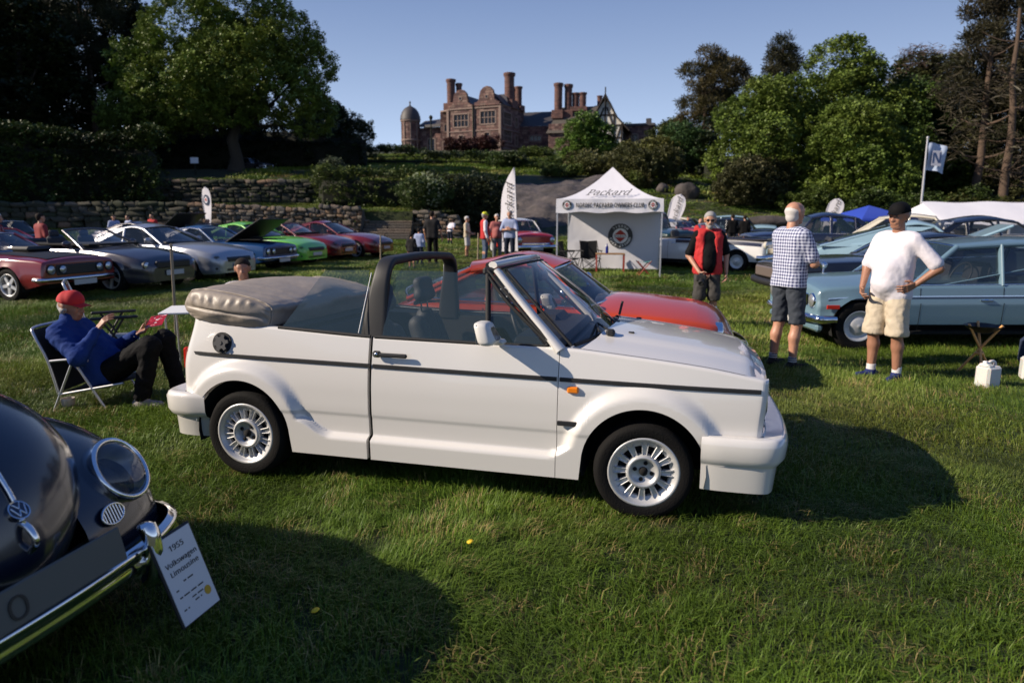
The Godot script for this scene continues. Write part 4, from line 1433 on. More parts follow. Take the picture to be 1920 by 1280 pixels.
	for i in 101:
		var w := i / 50.0 - 1.0
		var zz := 0.715 * w
		var endf := pow(absf(w), 10.0)
		var row := PackedVector3Array()
		for k in 97:
			var a := TAU * k / 96.0
			var c1 := signf(cos(a)) * pow(absf(cos(a)), 0.62)
			var s1 := signf(sin(a)) * pow(absf(sin(a)), 0.62)
			var wr := sin(a * 2.0 + 9.0 * zz) * 0.004 + 0.010 * noise.get_noise_3d(c1 * 60.0, s1 * 90.0, zz * 260.0) + 0.012 * noise.get_noise_3d(c1 * 30.0 + 50.0, s1 * 40.0, zz * 90.0)
			var crease := 0.006 * pow(absf(sin(zz * 26.0 + 2.0 * c1)), 6.0) * smoothstep(0.1, 0.8, absf(s1)) * smoothstep(0.3, 0.7, absf(w))
			var sag := 0.012 * sin(3.0 * a) * (1.0 - endf) + 0.007 * sin(a * 7.0 + zz * 5.0 + 2.5 * noise.get_noise_2d(zz * 220.0, 7.0)) - 0.008 * exp(-pow((fposmod(a, TAU) - 2.2) / 0.05, 2.0)) - 0.008 * exp(-pow((fposmod(a, TAU) - 0.75) / 0.05, 2.0))
			var rx := (0.315 + wr + sag - crease) * (1.0 - 0.10 * endf)
			var ry := (0.118 + wr - crease + 0.014 * cos(w * 4.0)) * (1.0 - 0.14 * endf)
			var lean := -0.055 * (c1 + 0.3)
			row.push_back(Vector3(-0.085 + rx * c1 - 0.02 * w * w + (0.03 * s1), 0.992 + ry * s1 + lean * 0.5 - 0.02 * c1, zz + 0.002 * sin(k * 1.3) * endf))
		rows.append(row)
	ge.grid(rows, true)
	for e in [0, 100]:
		var row: PackedVector3Array = rows[e]
		var inner := []
		for q in 20:
			var u := q / 19.0
			var r2 := PackedVector3Array()
			for k in row.size():
				var w := TAU * k / 96.0
				var c1 := signf(cos(w)) * pow(absf(cos(w)), 0.62)
				var s1 := signf(sin(w)) * pow(absf(sin(w)), 0.62)
				var cc := Vector3(-0.11, 0.995, 0.715 * signf(row[k].z))
				var smooth_p := cc + Vector3(0.27 * c1, 0.098 * s1 - 0.03 * c1, 0.0)
				var p: Vector3 = row[k].lerp(smooth_p, smoothstep(0.0, 0.3, u))
				var shrink := 1.0 - 0.999 * pow(u, 1.5)
				var o2 := cc + (p - cc) * shrink
				var fade := smoothstep(0.0, 0.12, u)
				var fold := 0.0065 * sin(o2.x * 88.0 + 5.0 * noise.get_noise_2d(o2.x * 300.0, 0.0)) * exp(-pow((o2.y - 1.045) / 0.028, 2.0)) - 0.013 * exp(-pow((o2.y - 0.975 + 0.10 * (o2.x + 0.1)) / 0.008, 2.0)) + 0.007 * exp(-pow((o2.y - 0.945) / 0.02, 2.0)) * sin(o2.x * 22.0)
				o2.z += signf(cc.z) * (0.06 * sin(u * PI * 0.5) + fade * (fold + 0.014 * noise.get_noise_2d(o2.x * 90.0, o2.y * 320.0)))
				r2.push_back(o2)
			inner.append(r2)
		ge.grid(inner, true)
	part("soft_top_cover", ge, cv, car)
	for e in [1, 99]:
		ge = Geo.new()
		var pipe := PackedVector3Array()
		for p in rows[e]: pipe.push_back(p + (p - Vector3(-0.1, 0.99, p.z)).normalized() * 0.003)
		ge.tube(pipe, 0.006, 6, false)
		part("cover_piping", ge, cv, car)
	ge = Geo.new()
	ge.box(Vector3(-0.02, 0.89, 0), Vector3(0.6, 0.03, 1.40), 0.012, Basis(Vector3.BACK, -0.05))
	part("tonneau_rim", ge, M.black_rubber, car)

func masonry(called: String, bw: int, bh: int, tones: Array, joint: Color, sd: int, scale: float) -> StandardMaterial3D:
	var r := RandomNumberGenerator.new()
	r.seed = sd
	var N := 256
	var im := Image.create(N, N, false, Image.FORMAT_RGB8)
	im.fill(joint.linear_to_srgb())
	var y := 0
	var k := 0
	while y < N:
		var x := -r.randi_range(0, bw)
		while x < N:
			var w := r.randi_range(int(bw * 0.6), int(bw * 1.4))
			var c: Color = tones[r.randi() % tones.size()] * r.randf_range(0.65, 1.3)
			for py in range(y, mini(y + bh - 1, N)):
				for px in range(maxi(x, 0), mini(x + w - 1, N)):
					var q := c * (0.85 + 0.3 * r.randf())
					im.set_pixel(px, py, Color(q.r, q.g, q.b).linear_to_srgb())
			x += w
		y += bh
	var m := mat(called, Color.WHITE, 0.9)
	m.albedo_texture = ImageTexture.create_from_image(im)
	var hm: Image = im.duplicate()
	hm.bump_map_to_normal_map(3.0)
	m.normal_enabled = true
	m.normal_texture = ImageTexture.create_from_image(hm)
	triplanar(m, scale)
	return m

# a wall in the local xy plane facing +z, with openings [x, y, w, h] (from the left foot), dressed stone surrounds and mullioned windows
func facade(parent: Node3D, o: Vector3, turn: float, W: float, H: float, holes: Array, gable := PackedVector2Array()) -> void:
	var root := hold("wall", parent, o)
	root.rotation.y = turn
	var xs := [0.0, W]
	var ys := [-2.0, H]
	for q in holes:
		xs.append(q[0]); xs.append(q[0] + q[2]); ys.append(q[1]); ys.append(q[1] + q[3])
	xs.sort(); ys.sort()
	var ge := Geo.new()
	for i in xs.size() - 1:
		for j in ys.size() - 1:
			var cx: float = (xs[i] + xs[i + 1]) * 0.5
			var cy: float = (ys[j] + ys[j + 1]) * 0.5
			var open := false
			for q in holes:
				if cx > q[0] and cx < q[0] + q[2] and cy > q[1] and cy < q[1] + q[3]: open = true
			if not open and xs[i + 1] - xs[i] > 0.001 and ys[j + 1] - ys[j] > 0.001:
				ge.quad(Vector3(xs[i], ys[j], 0), Vector3(xs[i + 1], ys[j], 0), Vector3(xs[i + 1], ys[j + 1], 0), Vector3(xs[i], ys[j + 1], 0))
	if gable.size(): ge.plate(gable, -0.5, 0.0)
	part("masonry", ge, M.castle_stone, root)
	for q in holes:
		var sg := Geo.new()
		var b := 0.28
		for e in [[q[0] - b * 0.5, q[1] + q[3] * 0.5, b, q[3] + b], [q[0] + q[2] + b * 0.5, q[1] + q[3] * 0.5, b, q[3] + b]]:
			sg.box(Vector3(e[0], e[1], -0.13), Vector3(e[2], e[3], 0.42), 0.03)
		for e in [q[1] - b * 0.5, q[1] + q[3] + b * 0.5]:
			sg.box(Vector3(q[0] + q[2] * 0.5, e, -0.12), Vector3(q[2], b, 0.46), 0.03)
		var nx := maxi(1, int(round(q[2] / 0.75)))
		var ny := 2 if q[3] > 1.5 else 1
		for k in range(1, nx): sg.box(Vector3(q[0] + q[2] * k / nx, q[1] + q[3] * 0.5, -0.14), Vector3(0.13, q[3], 0.2))
		if ny == 2: sg.box(Vector3(q[0] + q[2] * 0.5, q[1] + q[3] * 0.52, -0.145), Vector3(q[2], 0.13, 0.18))
		var wn := part("window", sg, M.castle_dressing, parent)
		wn.position = o; wn.rotation.y = turn
		for i in nx:
			for j in ny:
				var pg := Geo.new()
				var x0: float = q[0] + q[2] * i / nx; var x1: float = q[0] + q[2] * (i + 1) / nx
				var y0: float = q[1] + q[3] * j / ny; var y1: float = q[1] + q[3] * (j + 1) / ny
				pg.quad(Vector3(x0, y0, -0.2), Vector3(x1, y0, -0.2), Vector3(x1, y1, -0.2), Vector3(x0, y1, -0.2))
				part("pane", pg, M.castle_glass, wn)

func course(ge: Geo, x0: float, x1: float, y: float, h := 0.22, out := 0.14) -> void:
	ge.box(Vector3((x0 + x1) * 0.5, y, out * 0.5 - 0.05), Vector3(x1 - x0, h, out + 0.1), 0.03)

func chimney(parent: Node3D, at: Vector3, w: float, h: float, flues: int) -> void:
	var ge := Geo.new()
	var half_w := w * flues * 0.5
	ge.box(at + Vector3(0, h * 0.12, 0), Vector3(w * flues + 0.7, h * 0.24, w + 0.7), 0.06)
	for k in flues:
		var x := -half_w + w * (k + 0.5)
		ge.at(at + Vector3(x, h * 0.22, 0), Basis(Vector3.UP, PI / 8))
		ge.lathe(pv([w * 0.55, 0, w * 0.5, 0.3, w * 0.5, h * 0.66, w * 0.56, h * 0.68, w * 0.62, h * 0.72, w * 0.62, h * 0.77, w * 0.5, h * 0.78, 0, h * 0.78]), 8)
		ge.xf = Transform3D()
	part("chimney", ge, M.castle_chimney, parent)

func castle() -> void:
	masonry("castle_stone", 16, 9, [Color(0.13, 0.067, 0.058), Color(0.17, 0.095, 0.08), Color(0.095, 0.05, 0.047), Color(0.2, 0.13, 0.105)], Color(0.05, 0.032, 0.03), 5, 0.075)
	masonry("castle_chimney", 20, 8, [Color(0.12, 0.055, 0.045), Color(0.15, 0.07, 0.055), Color(0.1, 0.05, 0.045)], Color(0.07, 0.05, 0.045), 6, 0.12)
	mat("castle_dressing", lin(0.21, 0.15, 0.125), 0.85)
	mat("castle_glass", lin(0.012, 0.012, 0.014), 0.12)
	var sl := mat("slate", Color.WHITE, 0.6)
	sl.albedo_texture = noise_tex(0.03, lin(0.03, 0.027, 0.03), lin(0.075, 0.066, 0.066), 71, 256)
	triplanar(sl, 0.3)
	var th := mat("roof_tiles", Color.WHITE, 0.8)
	th.albedo_texture = noise_tex(0.04, lin(0.055, 0.047, 0.038), lin(0.1, 0.085, 0.07), 72, 256)
	triplanar(th, 0.3)
	# local axes: x along the main front, z out of it, y up from the terrace
	var c := thing("manor_house", "large red sandstone manor house with curved gables and tall chimneys", "mansion", Vector3(-2.33, 13.2, -140.0), deg_to_rad(-25.0))
	# main block: front 11.8 m wide, x from -11.8 to 0
	var H := 9.4
	var g := PackedVector2Array()
	for gx in [-11.8, -5.9]:
		var P := pv([0.2, 9.4, 0.2, 9.9, 0.75, 10.0, 1.25, 10.5, 1.35, 11.3, 1.6, 12.2, 2.2, 12.75, 2.95, 12.95, 3.7, 12.75, 4.3, 12.2, 4.55, 11.3, 4.65, 10.5, 5.15, 10.0, 5.7, 9.9, 5.7, 9.4])
		var Q := PackedVector2Array()
		for p in P: Q.push_back(p + Vector2(gx + (0.0 if gx < -6 else 0.0), 0.0 if gx < -6 else 0.25))
		var ge := Geo.new()
		ge.plate(Q, -0.45, 0.05)
		var gb := part("gable", ge, M.castle_stone, c)
		ge = Geo.new()
		var cop := PackedVector3Array()
		for p in Q: cop.push_back(Vector3(p.x, p.y, -0.2))
		ge.tube(cop, 0.17, 6)
		part("coping", ge, M.castle_chimney, gb)
		ge = Geo.new()
		ge.at(Vector3(gx + 2.95, 11.3, 0.0))
		ge.plate(ring(0.42, 16), 0.0, 0.12)
		part("gable_window", ge, M.castle_dressing, gb)
		ge = Geo.new()
		ge.at(Vector3(gx + 2.95, 11.3, 0.0))
		ge.plate(ring(0.27, 12), 0.0, 0.125)
		part("gable_pane", ge, M.castle_glass, gb)
	facade(c, Vector3(-11.8, 0, 0), 0.0, 11.8, H, [[1.4, 5.9, 3.2, 2.3], [7.5, 6.2, 3.2, 2.3], [2.5, 2.7, 0.9, 1.4], [8.5, 3.0, 0.9, 1.4]])
	facade(c, Vector3(0, 0, 0), PI / 2, 11.4, H + 0.4, [[1.6, 6.2, 3.4, 2.2], [1.6, 3.0, 3.6, 2.0], [1.6, -0.8, 3.4, 2.2], [7.0, 6.2, 1.2, 1.8], [7.0, 2.6, 1.2, 1.8]])
	var tr := Geo.new()
	for y in [4.9, 2.0]: course(tr, -11.8, 0.0, y)
	course(tr, -11.8, 0.1, 9.3, 0.3, 0.2)
	for x in [-11.8, -5.9, 0.0]: tr.box(Vector3(x, 4.7, 0.06), Vector3(0.55, 9.4, 0.3), 0.05)
	part("string_course", tr, M.castle_dressing, c)
	tr = Geo.new()
	tr.at(Vector3.ZERO, Basis(Vector3.UP, PI / 2))
	for y in [5.2, 2.2, 9.7]: course(tr, 0.0, 11.4, y)
	part("side_course", tr, M.castle_dressing, c)
	var ge2 := Geo.new()
	ge2.bar(Vector3(-5.9, 2.0, 0.3), Vector3(-5.9, 10.0, 0.3), 0.13, 6)
	part("drain_pipe", ge2, M.dark_wood, c)
	# its roofs
	ge2 = Geo.new()
	for gx in [-8.85, -2.95]:
		for e in [-1, 1]: ge2.quad(Vector3(gx, 12.3, -0.3), Vector3(gx + e * 2.9, 9.6, -0.3), Vector3(gx + e * 2.9, 9.6, -9.0), Vector3(gx, 12.3, -9.0))
	ge2.quad(Vector3(-5.0, 9.8, -3.0), Vector3(0.3, 9.8, -3.0), Vector3(-1.5, 12.6, -6.0), Vector3(-5.0, 12.6, -6.0))
	ge2.quad(Vector3(0.3, 9.8, -1.0), Vector3(0.3, 9.8, -11.6), Vector3(-2.6, 12.3, -9.0), Vector3(-2.6, 12.3, -2.5))
	ge2.quad(Vector3(-11.8, 9.6, -9.0), Vector3(0.3, 9.6, -11.6), Vector3(-1.5, 12.6, -7.0), Vector3(-9.0, 12.0, -7.0))
	part("roof", ge2, M.slate, c)
	facade(c, Vector3(-11.8, 0, -10.0), -PI / 2, 10.0, H, [])
	# corner bay at the left with its own windows
	facade(c, Vector3(-14.6, 0, -1.6), 0.35, 2.9, 9.3, [[0.9, 5.4, 1.0, 1.3], [0.6, 0.6, 1.7, 2.6]])
	facade(c, Vector3(-16.6, 0, -5.0), 1.05 - 0.0 * PI, 3.9, 9.3, [])
	ge2 = Geo.new()
	ge2.plate(PackedVector2Array([Vector2(-14.6, 1.6), Vector2(-11.8, 0.3), Vector2(-11.8, 6.0), Vector2(-16.6, 5.0)]), 0.0, 0.3)
	var bt := part("bay_roof", ge2, M.castle_dressing, c)
	bt.rotation.x = -PI / 2
	bt.position.y = 9.2
	chimney(c, Vector3(-12.4, 9.4, -2.4), 1.7, 6.3, 1)
	chimney(c, Vector3(-11.2, 9.4, -3.6), 1.2, 5.6, 1)
	chimney(c, Vector3(-1.0, 9.6, -6.4), 2.0, 7.1, 1)
	chimney(c, Vector3(-1.3, 9.6, -10.0), 1.4, 5.0, 2)
	# low wing and turret to the left
	facade(c, Vector3(-21.8, 0, -3.2), 0.1, 7.4, 6.6, [[3.0, 1.6, 1.5, 2.6]])
	ge2 = Geo.new()
	ge2.quad(Vector3(-21.8, 6.7, -3.3), Vector3(-14.4, 6.7, -2.5), Vector3(-14.6, 8.8, -6.4), Vector3(-21.4, 8.4, -6.4))
	ge2.box(Vector3(-17.2, 6.8, -2.7), Vector3(4.2, 0.6, 0.4), 0.05)
	part("wing_roof", ge2, M.slate, c)
	ge2 = Geo.new()
	for k in 9: ge2.box(Vector3(-19.6 + k * 0.5, 0.7, 0.4), Vector3(0.2, 1.1, 0.2), 0.03)
	ge2.box(Vector3(-17.6, 1.35, 0.4), Vector3(4.6, 0.2, 0.4), 0.03)
	part("balustrade", ge2, M.castle_dressing, c)
	var tw := hold("turret", c, Vector3(-22.6, 0, -2.6))
	ge2 = Geo.new()
	ge2.at(Vector3.ZERO, Basis(Vector3.UP, 0.2))
	ge2.lathe(pv([1.95, -2, 1.95, 3.9, 1.95, 8.3]), 8)
	part("turret_wall", ge2, M.castle_stone, tw)
	ge2 = Geo.new()
	for y in [3.9, 7.9]: ge2.lathe(pv([1.95, y - 0.15, 2.15, y, 2.15, y + 0.2, 1.95, y + 0.3]), 16)
	for k in 8:
		var a := TAU * (k + 0.5) / 8.0 - 0.2
		ge2.box(Vector3(cos(a) * 1.85, 4.2, sin(a) * 1.85), Vector3(0.3, 8.3, 0.3), 0.05, Basis(Vector3.UP, -a))
	part("turret_trim", ge2, M.castle_dressing, tw)
	ge2 = Geo.new()
	ge2.lathe(pv([2.2, 8.2, 2.1, 9.0, 1.75, 9.9, 1.2, 10.6, 0.5, 11.0, 0.2, 11.15, 0.12, 11.6, 0.22, 11.8, 0.1, 12.05, 0.0, 12.2]), 12)
	part("turret_dome", ge2, M.slate, tw)
	for k in 8:
		var a := TAU * k / 8.0 - 0.2 + TAU / 16.0 * 2.0
		ge2 = Geo.new()
		ge2.at(Vector3(cos(a) * 1.83, 2.0, sin(a) * 1.83), Basis(Vector3.UP, PI / 2 - a))
		for i in 2:
			for j in 2: ge2.box(Vector3(-0.3 + i * 0.6, -0.7 + j * 1.3, 0), Vector3(0.48, 1.1, 0.06))
		part("turret_window", ge2, M.castle_glass, tw)
	# lower wing to the right
	var wing_x := 7.2
	facade(c, Vector3(-0.9, 0, -9.0), 0.28, 10.6, 6.5, [[3.2, 3.6, 2.2, 0.9], [7.4, 1.9, 2.0, 1.7], [3.2, 0.3, 2.6, 1.2]])
	ge2 = Geo.new()
	ge2.quad(Vector3(-1.0, 6.5, -9.0), Vector3(9.4, 6.5, -11.9), Vector3(8.6, 9.9, -15.5), Vector3(-1.0, 9.9, -13.5))
	part("lower_roof", ge2, M.slate, c)
	ge2 = Geo.new()
	ge2.plate(PackedVector2Array([Vector2(0, 5.2), Vector2(4.0, 5.2), Vector2(2.6, 10.6), Vector2(2.0, 11.2), Vector2(1.4, 10.6)]), -0.4, 0.0)
	var pg := part("parapet_gable", ge2, M.castle_chimney, c)
	pg.position = Vector3(6.6, 0, -10.8); pg.rotation.y = 1.15
	# the timbered house at its right
	var t := thing("timbered_house", "half-timbered house with steep tiled roof right of the manor", "house", Vector3(9.2, 13.6, -138.0), deg_to_rad(-14.0))
	var fw := Geo.new()
	fw.box(Vector3(4.6, 2.6, -4.0), Vector3(13.5, 5.6, 7.6), 0.05)
	part("wall", fw, M.castle_stone, t)
	fw = Geo.new()
	fw.plate(PackedVector2Array([Vector2(5.6, 0.2), Vector2(12.2, 0.2), Vector2(12.2, 4.8), Vector2(8.9, 9.6), Vector2(5.6, 4.8)]), -0.2, 0.3)
	fw.box(Vector3(12.1, 1.6, -3.0), Vector3(0.3, 5.0, 6.6))
	part("plaster", fw, mat("white_plaster", lin(0.6, 0.57, 0.52), 0.9), t)
	fw = Geo.new()
	for e in [[5.7, 0.2, 5.7, 5.0], [12.1, 0.2, 12.1, 5.0], [5.6, 4.7, 12.2, 4.7], [8.9, 0.2, 8.9, 9.4], [5.6, 2.4, 12.2, 2.4], [10.6, 0.2, 10.6, 7.0], [7.2, 0.2, 7.2, 7.0], [10.6, 0.2, 11.9, 4.6], [6.8, 6.6, 11.0, 6.6], [10.4, 4.7, 9.2, 8.0], [7.4, 4.7, 8.6, 8.0]]:
		var a := Vector3(e[0], e[1], 0.34); var b := Vector3(e[2], e[3], 0.34)
		fw.box((a + b) * 0.5, Vector3(0.3, a.distance_to(b), 0.16), 0.0, Basis(Vector3.BACK, atan2(-(b.x - a.x), b.y - a.y)))
	for k in 6: fw.box(Vector3(12.28, 1.6, -0.4 - k * 1.1), Vector3(0.14, 5.0, 0.24))
	part("timber_frame", fw, mat("dark_timber", lin(0.02, 0.014, 0.011), 0.85), t)
	fw = Geo.new()
	fw.box(Vector3(9.8, 1.3, 0.33), Vector3(1.4, 1.8, 0.1)); fw.box(Vector3(8.0, 1.3, 0.33), Vector3(1.4, 1.8, 0.1))
	part("window", fw, M.castle_glass, t)
	fw = Geo.new()
	# cross-gable roof with sweeping eaves, then the long main roof
	for e in [-1, 1]:
		var rr := []
		for k in 6:
			var u := k / 5.0
			var x: float = 8.9 + e * (0.05 + u * 4.6)
			var y := 10.2 - 6.4 * u + 0.9 * sin(PI * u) * -1.0
			rr.append(PackedVector3Array([Vector3(x, y, 0.9), Vector3(x, y, -9.0)]))
		fw.grid(rr)
	fw.quad(Vector3(-2.6, 3.6, 0.3), Vector3(8.4, 3.6, 0.3), Vector3(7.6, 9.0, -4.4), Vector3(-0.6, 9.0, -4.4))
	fw.quad(Vector3(-2.6, 3.6, -9.0), Vector3(8.4, 3.6, -9.0), Vector3(7.6, 9.0, -4.4), Vector3(-0.6, 9.0, -4.4))
	fw.tri(Vector3(-2.6, 3.6, 0.3), Vector3(-0.6, 9.0, -4.4), Vector3(-2.6, 3.6, -9.0))
	part("roof", fw, M.roof_tiles, t)
	fw = Geo.new()
	for e in [-1, 1]:
		fw.bar(Vector3(8.9, 10.3, 0.95), Vector3(8.9 + e * 2.2, 6.2, 0.95), 0.16, 5)
		fw.bar(Vector3(8.9 + e * 2.2, 6.2, 0.95), Vector3(8.9 + e * 4.7, 3.6, 0.95), 0.16, 5)
	fw.bar(Vector3(8.9, 8.2, 0.95), Vector3(8.9, 11.6, 0.95), 0.12, 5)
	part("barge_board", fw, M.dark_timber, t)
	chimney(t, Vector3(-0.8, 6.6, -3.0), 1.6, 6.8, 1)
	chimney(t, Vector3(1.1, 6.6, -3.6), 1.5, 6.6, 1)
	chimney(t, Vector3(3.2, 8.0, -4.0), 1.4, 3.6, 2)
	chimney(t, Vector3(7.0, 8.6, -6.0), 1.0, 2.6, 1)
	# east wing
	var ew := thing("manor_wing", "low red sandstone wing with flat parapet right of the timbered house", "mansion", Vector3(21.5, 13.6, -142.0), deg_to_rad(-18.0))
	facade(ew, Vector3(0, 0, 0), 0.0, 6.2, 5.3, [[2.6, 2.0, 1.0, 1.6]])
	facade(ew, Vector3(6.2, 0, 0), PI / 2, 6.0, 5.3, [[1.6, 1.6, 1.2, 1.8]])
	var er := Geo.new()
	er.box(Vector3(1.0, 5.5, -3.0), Vector3(12.0, 0.5, 6.6), 0.05)
	er.box(Vector3(5.4, 6.3, -3.0), Vector3(1.0, 1.4, 1.0), 0.05)
	part("parapet", er, M.slate, ew)
	er = Geo.new()
	er.box(Vector3(-2.6, 2.4, -3.2), Vector3(5.4, 5.6, 6.0))
	part("wall_block", er, M.castle_stone, ew)
	var lp := thing("lamp_post", "tall dark lamp post before the manor's left bay", "lamp post", Vector3(-14.6, 13.4, -128.0))
	er = Geo.new()
	er.at(Vector3.ZERO)
	er.lathe(pv([0.2, 0, 0.12, 0.5, 0.09, 4.6, 0.12, 4.7]), 8)
	part("post", er, M.dark_wood, lp)
	er = Geo.new()
	er.lathe(pv([0.1, 4.7, 0.32, 5.3, 0.36, 5.4, 0.2, 5.7, 0, 5.8]), 8)
	part("lantern", er, M.dark_wood, lp)

# A saloon, coupe or open car from a table of measurements. x runs forward from the rear hub, y up from the soil, z to the car's right.
func build_car(S: Dictionary, label: String, where: Vector3, yaw: float, group := "", category := "car") -> Node3D:
	var car := thing(S.get("name", "parked_car"), label, category, where, deg_to_rad(yaw), group)
	var belt: PackedVector2Array = pv(S.belt)
	var half: PackedVector2Array = pv(S.half)
	var crown_p: PackedVector2Array = pv(S.get("crown", [0, 0.06]))
	var side: PackedVector2Array = pv(S.get("side", [0, 0.93, 0.2, 0.975, 0.45, 1.0, 0.75, 0.985, 1.0, 0.94]))
	var wb: float = S.wb
	var R: float = S.R
	var ar: float = S.get("arch", R + 0.045)
	var sill: float = S.get("sill", 0.2)
	var ends: PackedVector2Array = pv(S.get("low", [-9.0, sill, 9.0, sill]))
	var P: Material = S.paint
	var x0: float = belt[0].x
	var x1: float = belt[belt.size() - 1].x
	var xs := []
	var x := x0
	while x < x1 - 0.03:
		xs.append(x); x += 0.07
	xs.append(x1)
	for e in [0.006, 0.02, 0.045]:
		xs.append(x0 + e); xs.append(x1 - e)
	for hx in [0.0, wb]:
		for e in [-0.999, -0.985, -0.95, -0.88, -0.75, 0.75, 0.88, 0.95, 0.985, 0.999]: xs.append(hx + e * ar)
	xs.sort()
	var soft: float = S.get("soft", 0.09)
	var rows := []
	var rt: PackedVector2Array
	for X in xs:
		var b := curve(belt, X)
		var hw := curve(half, X)
		var e1 := minf(X - x0, x1 - X)
		var k1 := 1.0 if e1 > soft else sqrt(maxf(0.0, 1.0 - pow(1.0 - e1 / soft, 2.0)))
		hw -= soft * 0.8 * (1.0 - k1)
		var low := maxf(poly(ends, X), sill)
		for hx in [0.0, wb]:
			if absf(X - hx) < ar: low = maxf(low, R + sqrt(ar * ar - (X - hx) * (X - hx)))
		low = minf(low, b - 0.08)
		var cr := curve(crown_p, X) * k1
		b -= (1.0 - k1) * soft * 0.5
		var pts := PackedVector3Array()
		var rr := minf(0.05, (b - low) * 0.3)
		for k in 12:
			var t := k / 11.0
			var Y := clampf(lerpf(sill, b - rr, t), low, b - rr)
			var zz := hw * curve(side, clampf((Y - sill) / (b - sill), 0, 1))
			for hx in [0.0, wb]:
				var d := Vector2(X - hx, Y - R).length()
				zz += S.get("flare", 0.012) * smoothstep(ar + 0.07, ar + 0.01, d)
			pts.push_back(Vector3(X, Y, zz))
		var top := pts[11]
		for a in [0.4, 0.85, 1.25]: pts.push_back(Vector3(X, top.y + rr * sin(a), top.z - rr * 1.2 * (1.0 - cos(a))))
		var zc := pts[14].z
		for w in [0.94, 0.82, 0.62, 0.4, 0.2, 0.0]:
			pts.push_back(Vector3(X, top.y + rr + cr * (1.0 - w * w), zc * w))
		var row := pts.duplicate()
		for k in range(pts.size() - 2, -1, -1): row.push_back(Vector3(pts[k].x, pts[k].y, -pts[k].z))
		rows.append(row)
	var ge := Geo.new()
	ge.grid(rows)
	for e in [0, rows.size() - 1]:
		var row: PackedVector3Array = rows[e]
		var m := row.size()
		var ra := PackedVector3Array(); var rb := PackedVector3Array()
		for k in m / 2 + 1:
			ra.push_back(row[k]); rb.push_back(row[m - 1 - k])
		ge.grid([ra, rb])
	part("body", ge, P, car)
	# underside and arches
	ge = Geo.new()
	for hx in [0.0, wb]:
		for sd in [1.0, -1.0]:
			var w: float = curve(half, hx) * 0.985
			var a0 := PackedVector3Array(); var a1 := PackedVector3Array()
			for k in 15:
				var a := lerpf(-0.35, PI + 0.35, k / 14.0)
				a0.push_back(Vector3(hx + cos(a) * (ar - 0.002), R + sin(a) * (ar - 0.002), sd * w)); a1.push_back(Vector3(hx + cos(a) * (ar - 0.002), R + sin(a) * (ar - 0.002), sd * (w - 0.3)))
			ge.grid([a0, a1])
			for k in 14: ge.tri(Vector3(hx, R, sd * (w - 0.3)), a1[k], a1[k + 1])
	ge.box(Vector3(wb * 0.5, sill + 0.03, 0), Vector3(wb - ar * 2.0, 0.04, curve(half, wb * 0.5) * 1.85))
	ge.box(Vector3((x0 + x1) * 0.5, sill + 0.08, 0), Vector3(x1 - x0 - 0.5, 0.1, curve(half, wb * 0.5) * 1.2))
	part("underbody", ge, M.wheel_well, car)
	var ww: float = S.get("tyre_w", 0.19)
	for hx in [0.0, wb]:
		for sd in [1.0, -1.0]:
			add_wheel(car, Vector3(hx, R, sd * (curve(half, hx) - ww * 0.5 - S.get("inset", 0.025))), R, ww, S.get("wheel", "disc"), S.get("steer", 0.0) if hx > 0.1 else 0.0, 0.3 + hx, S.get("rim", "alloy_paint"), S.get("cap", null))
	# glasshouse
	if S.has("cabin"):
		var C: Array = S.cabin # a0x a0y a1x a1y c1x c1y c0x c0y
		var A0 := Vector2(C[0], C[1]); var A1 := Vector2(C[2], C[3]); var C1 := Vector2(C[4], C[5]); var C0 := Vector2(C[6], C[7])
		var w0: float = S.get("belt_w", curve(half, wb * 0.5) * 0.93)
		var w1: float = S.get("roof_w", w0 * 0.82)
		var ybelt := minf(A0.y, C0.y)
		var ytop := maxf(A1.y, C1.y)
		var sz := func(p: Vector2) -> float: return lerpf(w0, w1, clampf((p.y - ybelt) / (ytop - ybelt), 0, 1.1))
		var roof_line := bend(PackedVector3Array([Vector3(A1.x, A1.y, 0), Vector3(lerpf(A1.x, C1.x, 0.4), maxf(A1.y, C1.y) + S.get("arc", 0.03), 0), Vector3(C1.x, C1.y, 0)]), 6)
		var bow: float = S.get("bow", 0.1)
		# screens
		for e in [[A0, A1, 1.0, "windscreen"], [C0, C1, -1.0, "rear_window"]]:
			if S.get("open", false) and e[2] < 0.0: continue
			var sr := []
			for i in 7:
				var row := PackedVector3Array()
				var p: Vector2 = (e[0] as Vector2).lerp(e[1], i / 6.0)
				for k in 13:
					var w := k / 6.0 - 1.0
					row.push_back(Vector3(p.x + e[2] * bow * (1.0 - w * w) * lerpf(1.0, 0.55, i / 6.0), p.y + 0.035 * (1.0 - w * w), (sz.call(p) - 0.03) * w))
				sr.append(row)
			ge = Geo.new(); ge.grid(sr)
			part(e[3], ge, S.get("glass", M.tinted_glass), car)
			ge = Geo.new()
			var lo := PackedVector3Array(); var hi := PackedVector3Array()
			for p in sr[0]: lo.push_back(p + Vector3(e[2] * 0.006, 0.008, 0))
			for p in sr[6]: hi.push_back(p + Vector3(e[2] * 0.006, 0.0, 0))
			ge.tube(lo, 0.014, 6)
			ge.tube(hi, 0.014, 6)
			for sd in [0, 12]:
				var up := PackedVector3Array()
				for r in sr: up.push_back(r[sd] + Vector3(e[2] * 0.006, 0, 0))
				ge.tube(up, 0.013, 6)
			part("screen_trim", ge, M[S.get("trim", "chrome")], car)
		var pl := Geo.new()
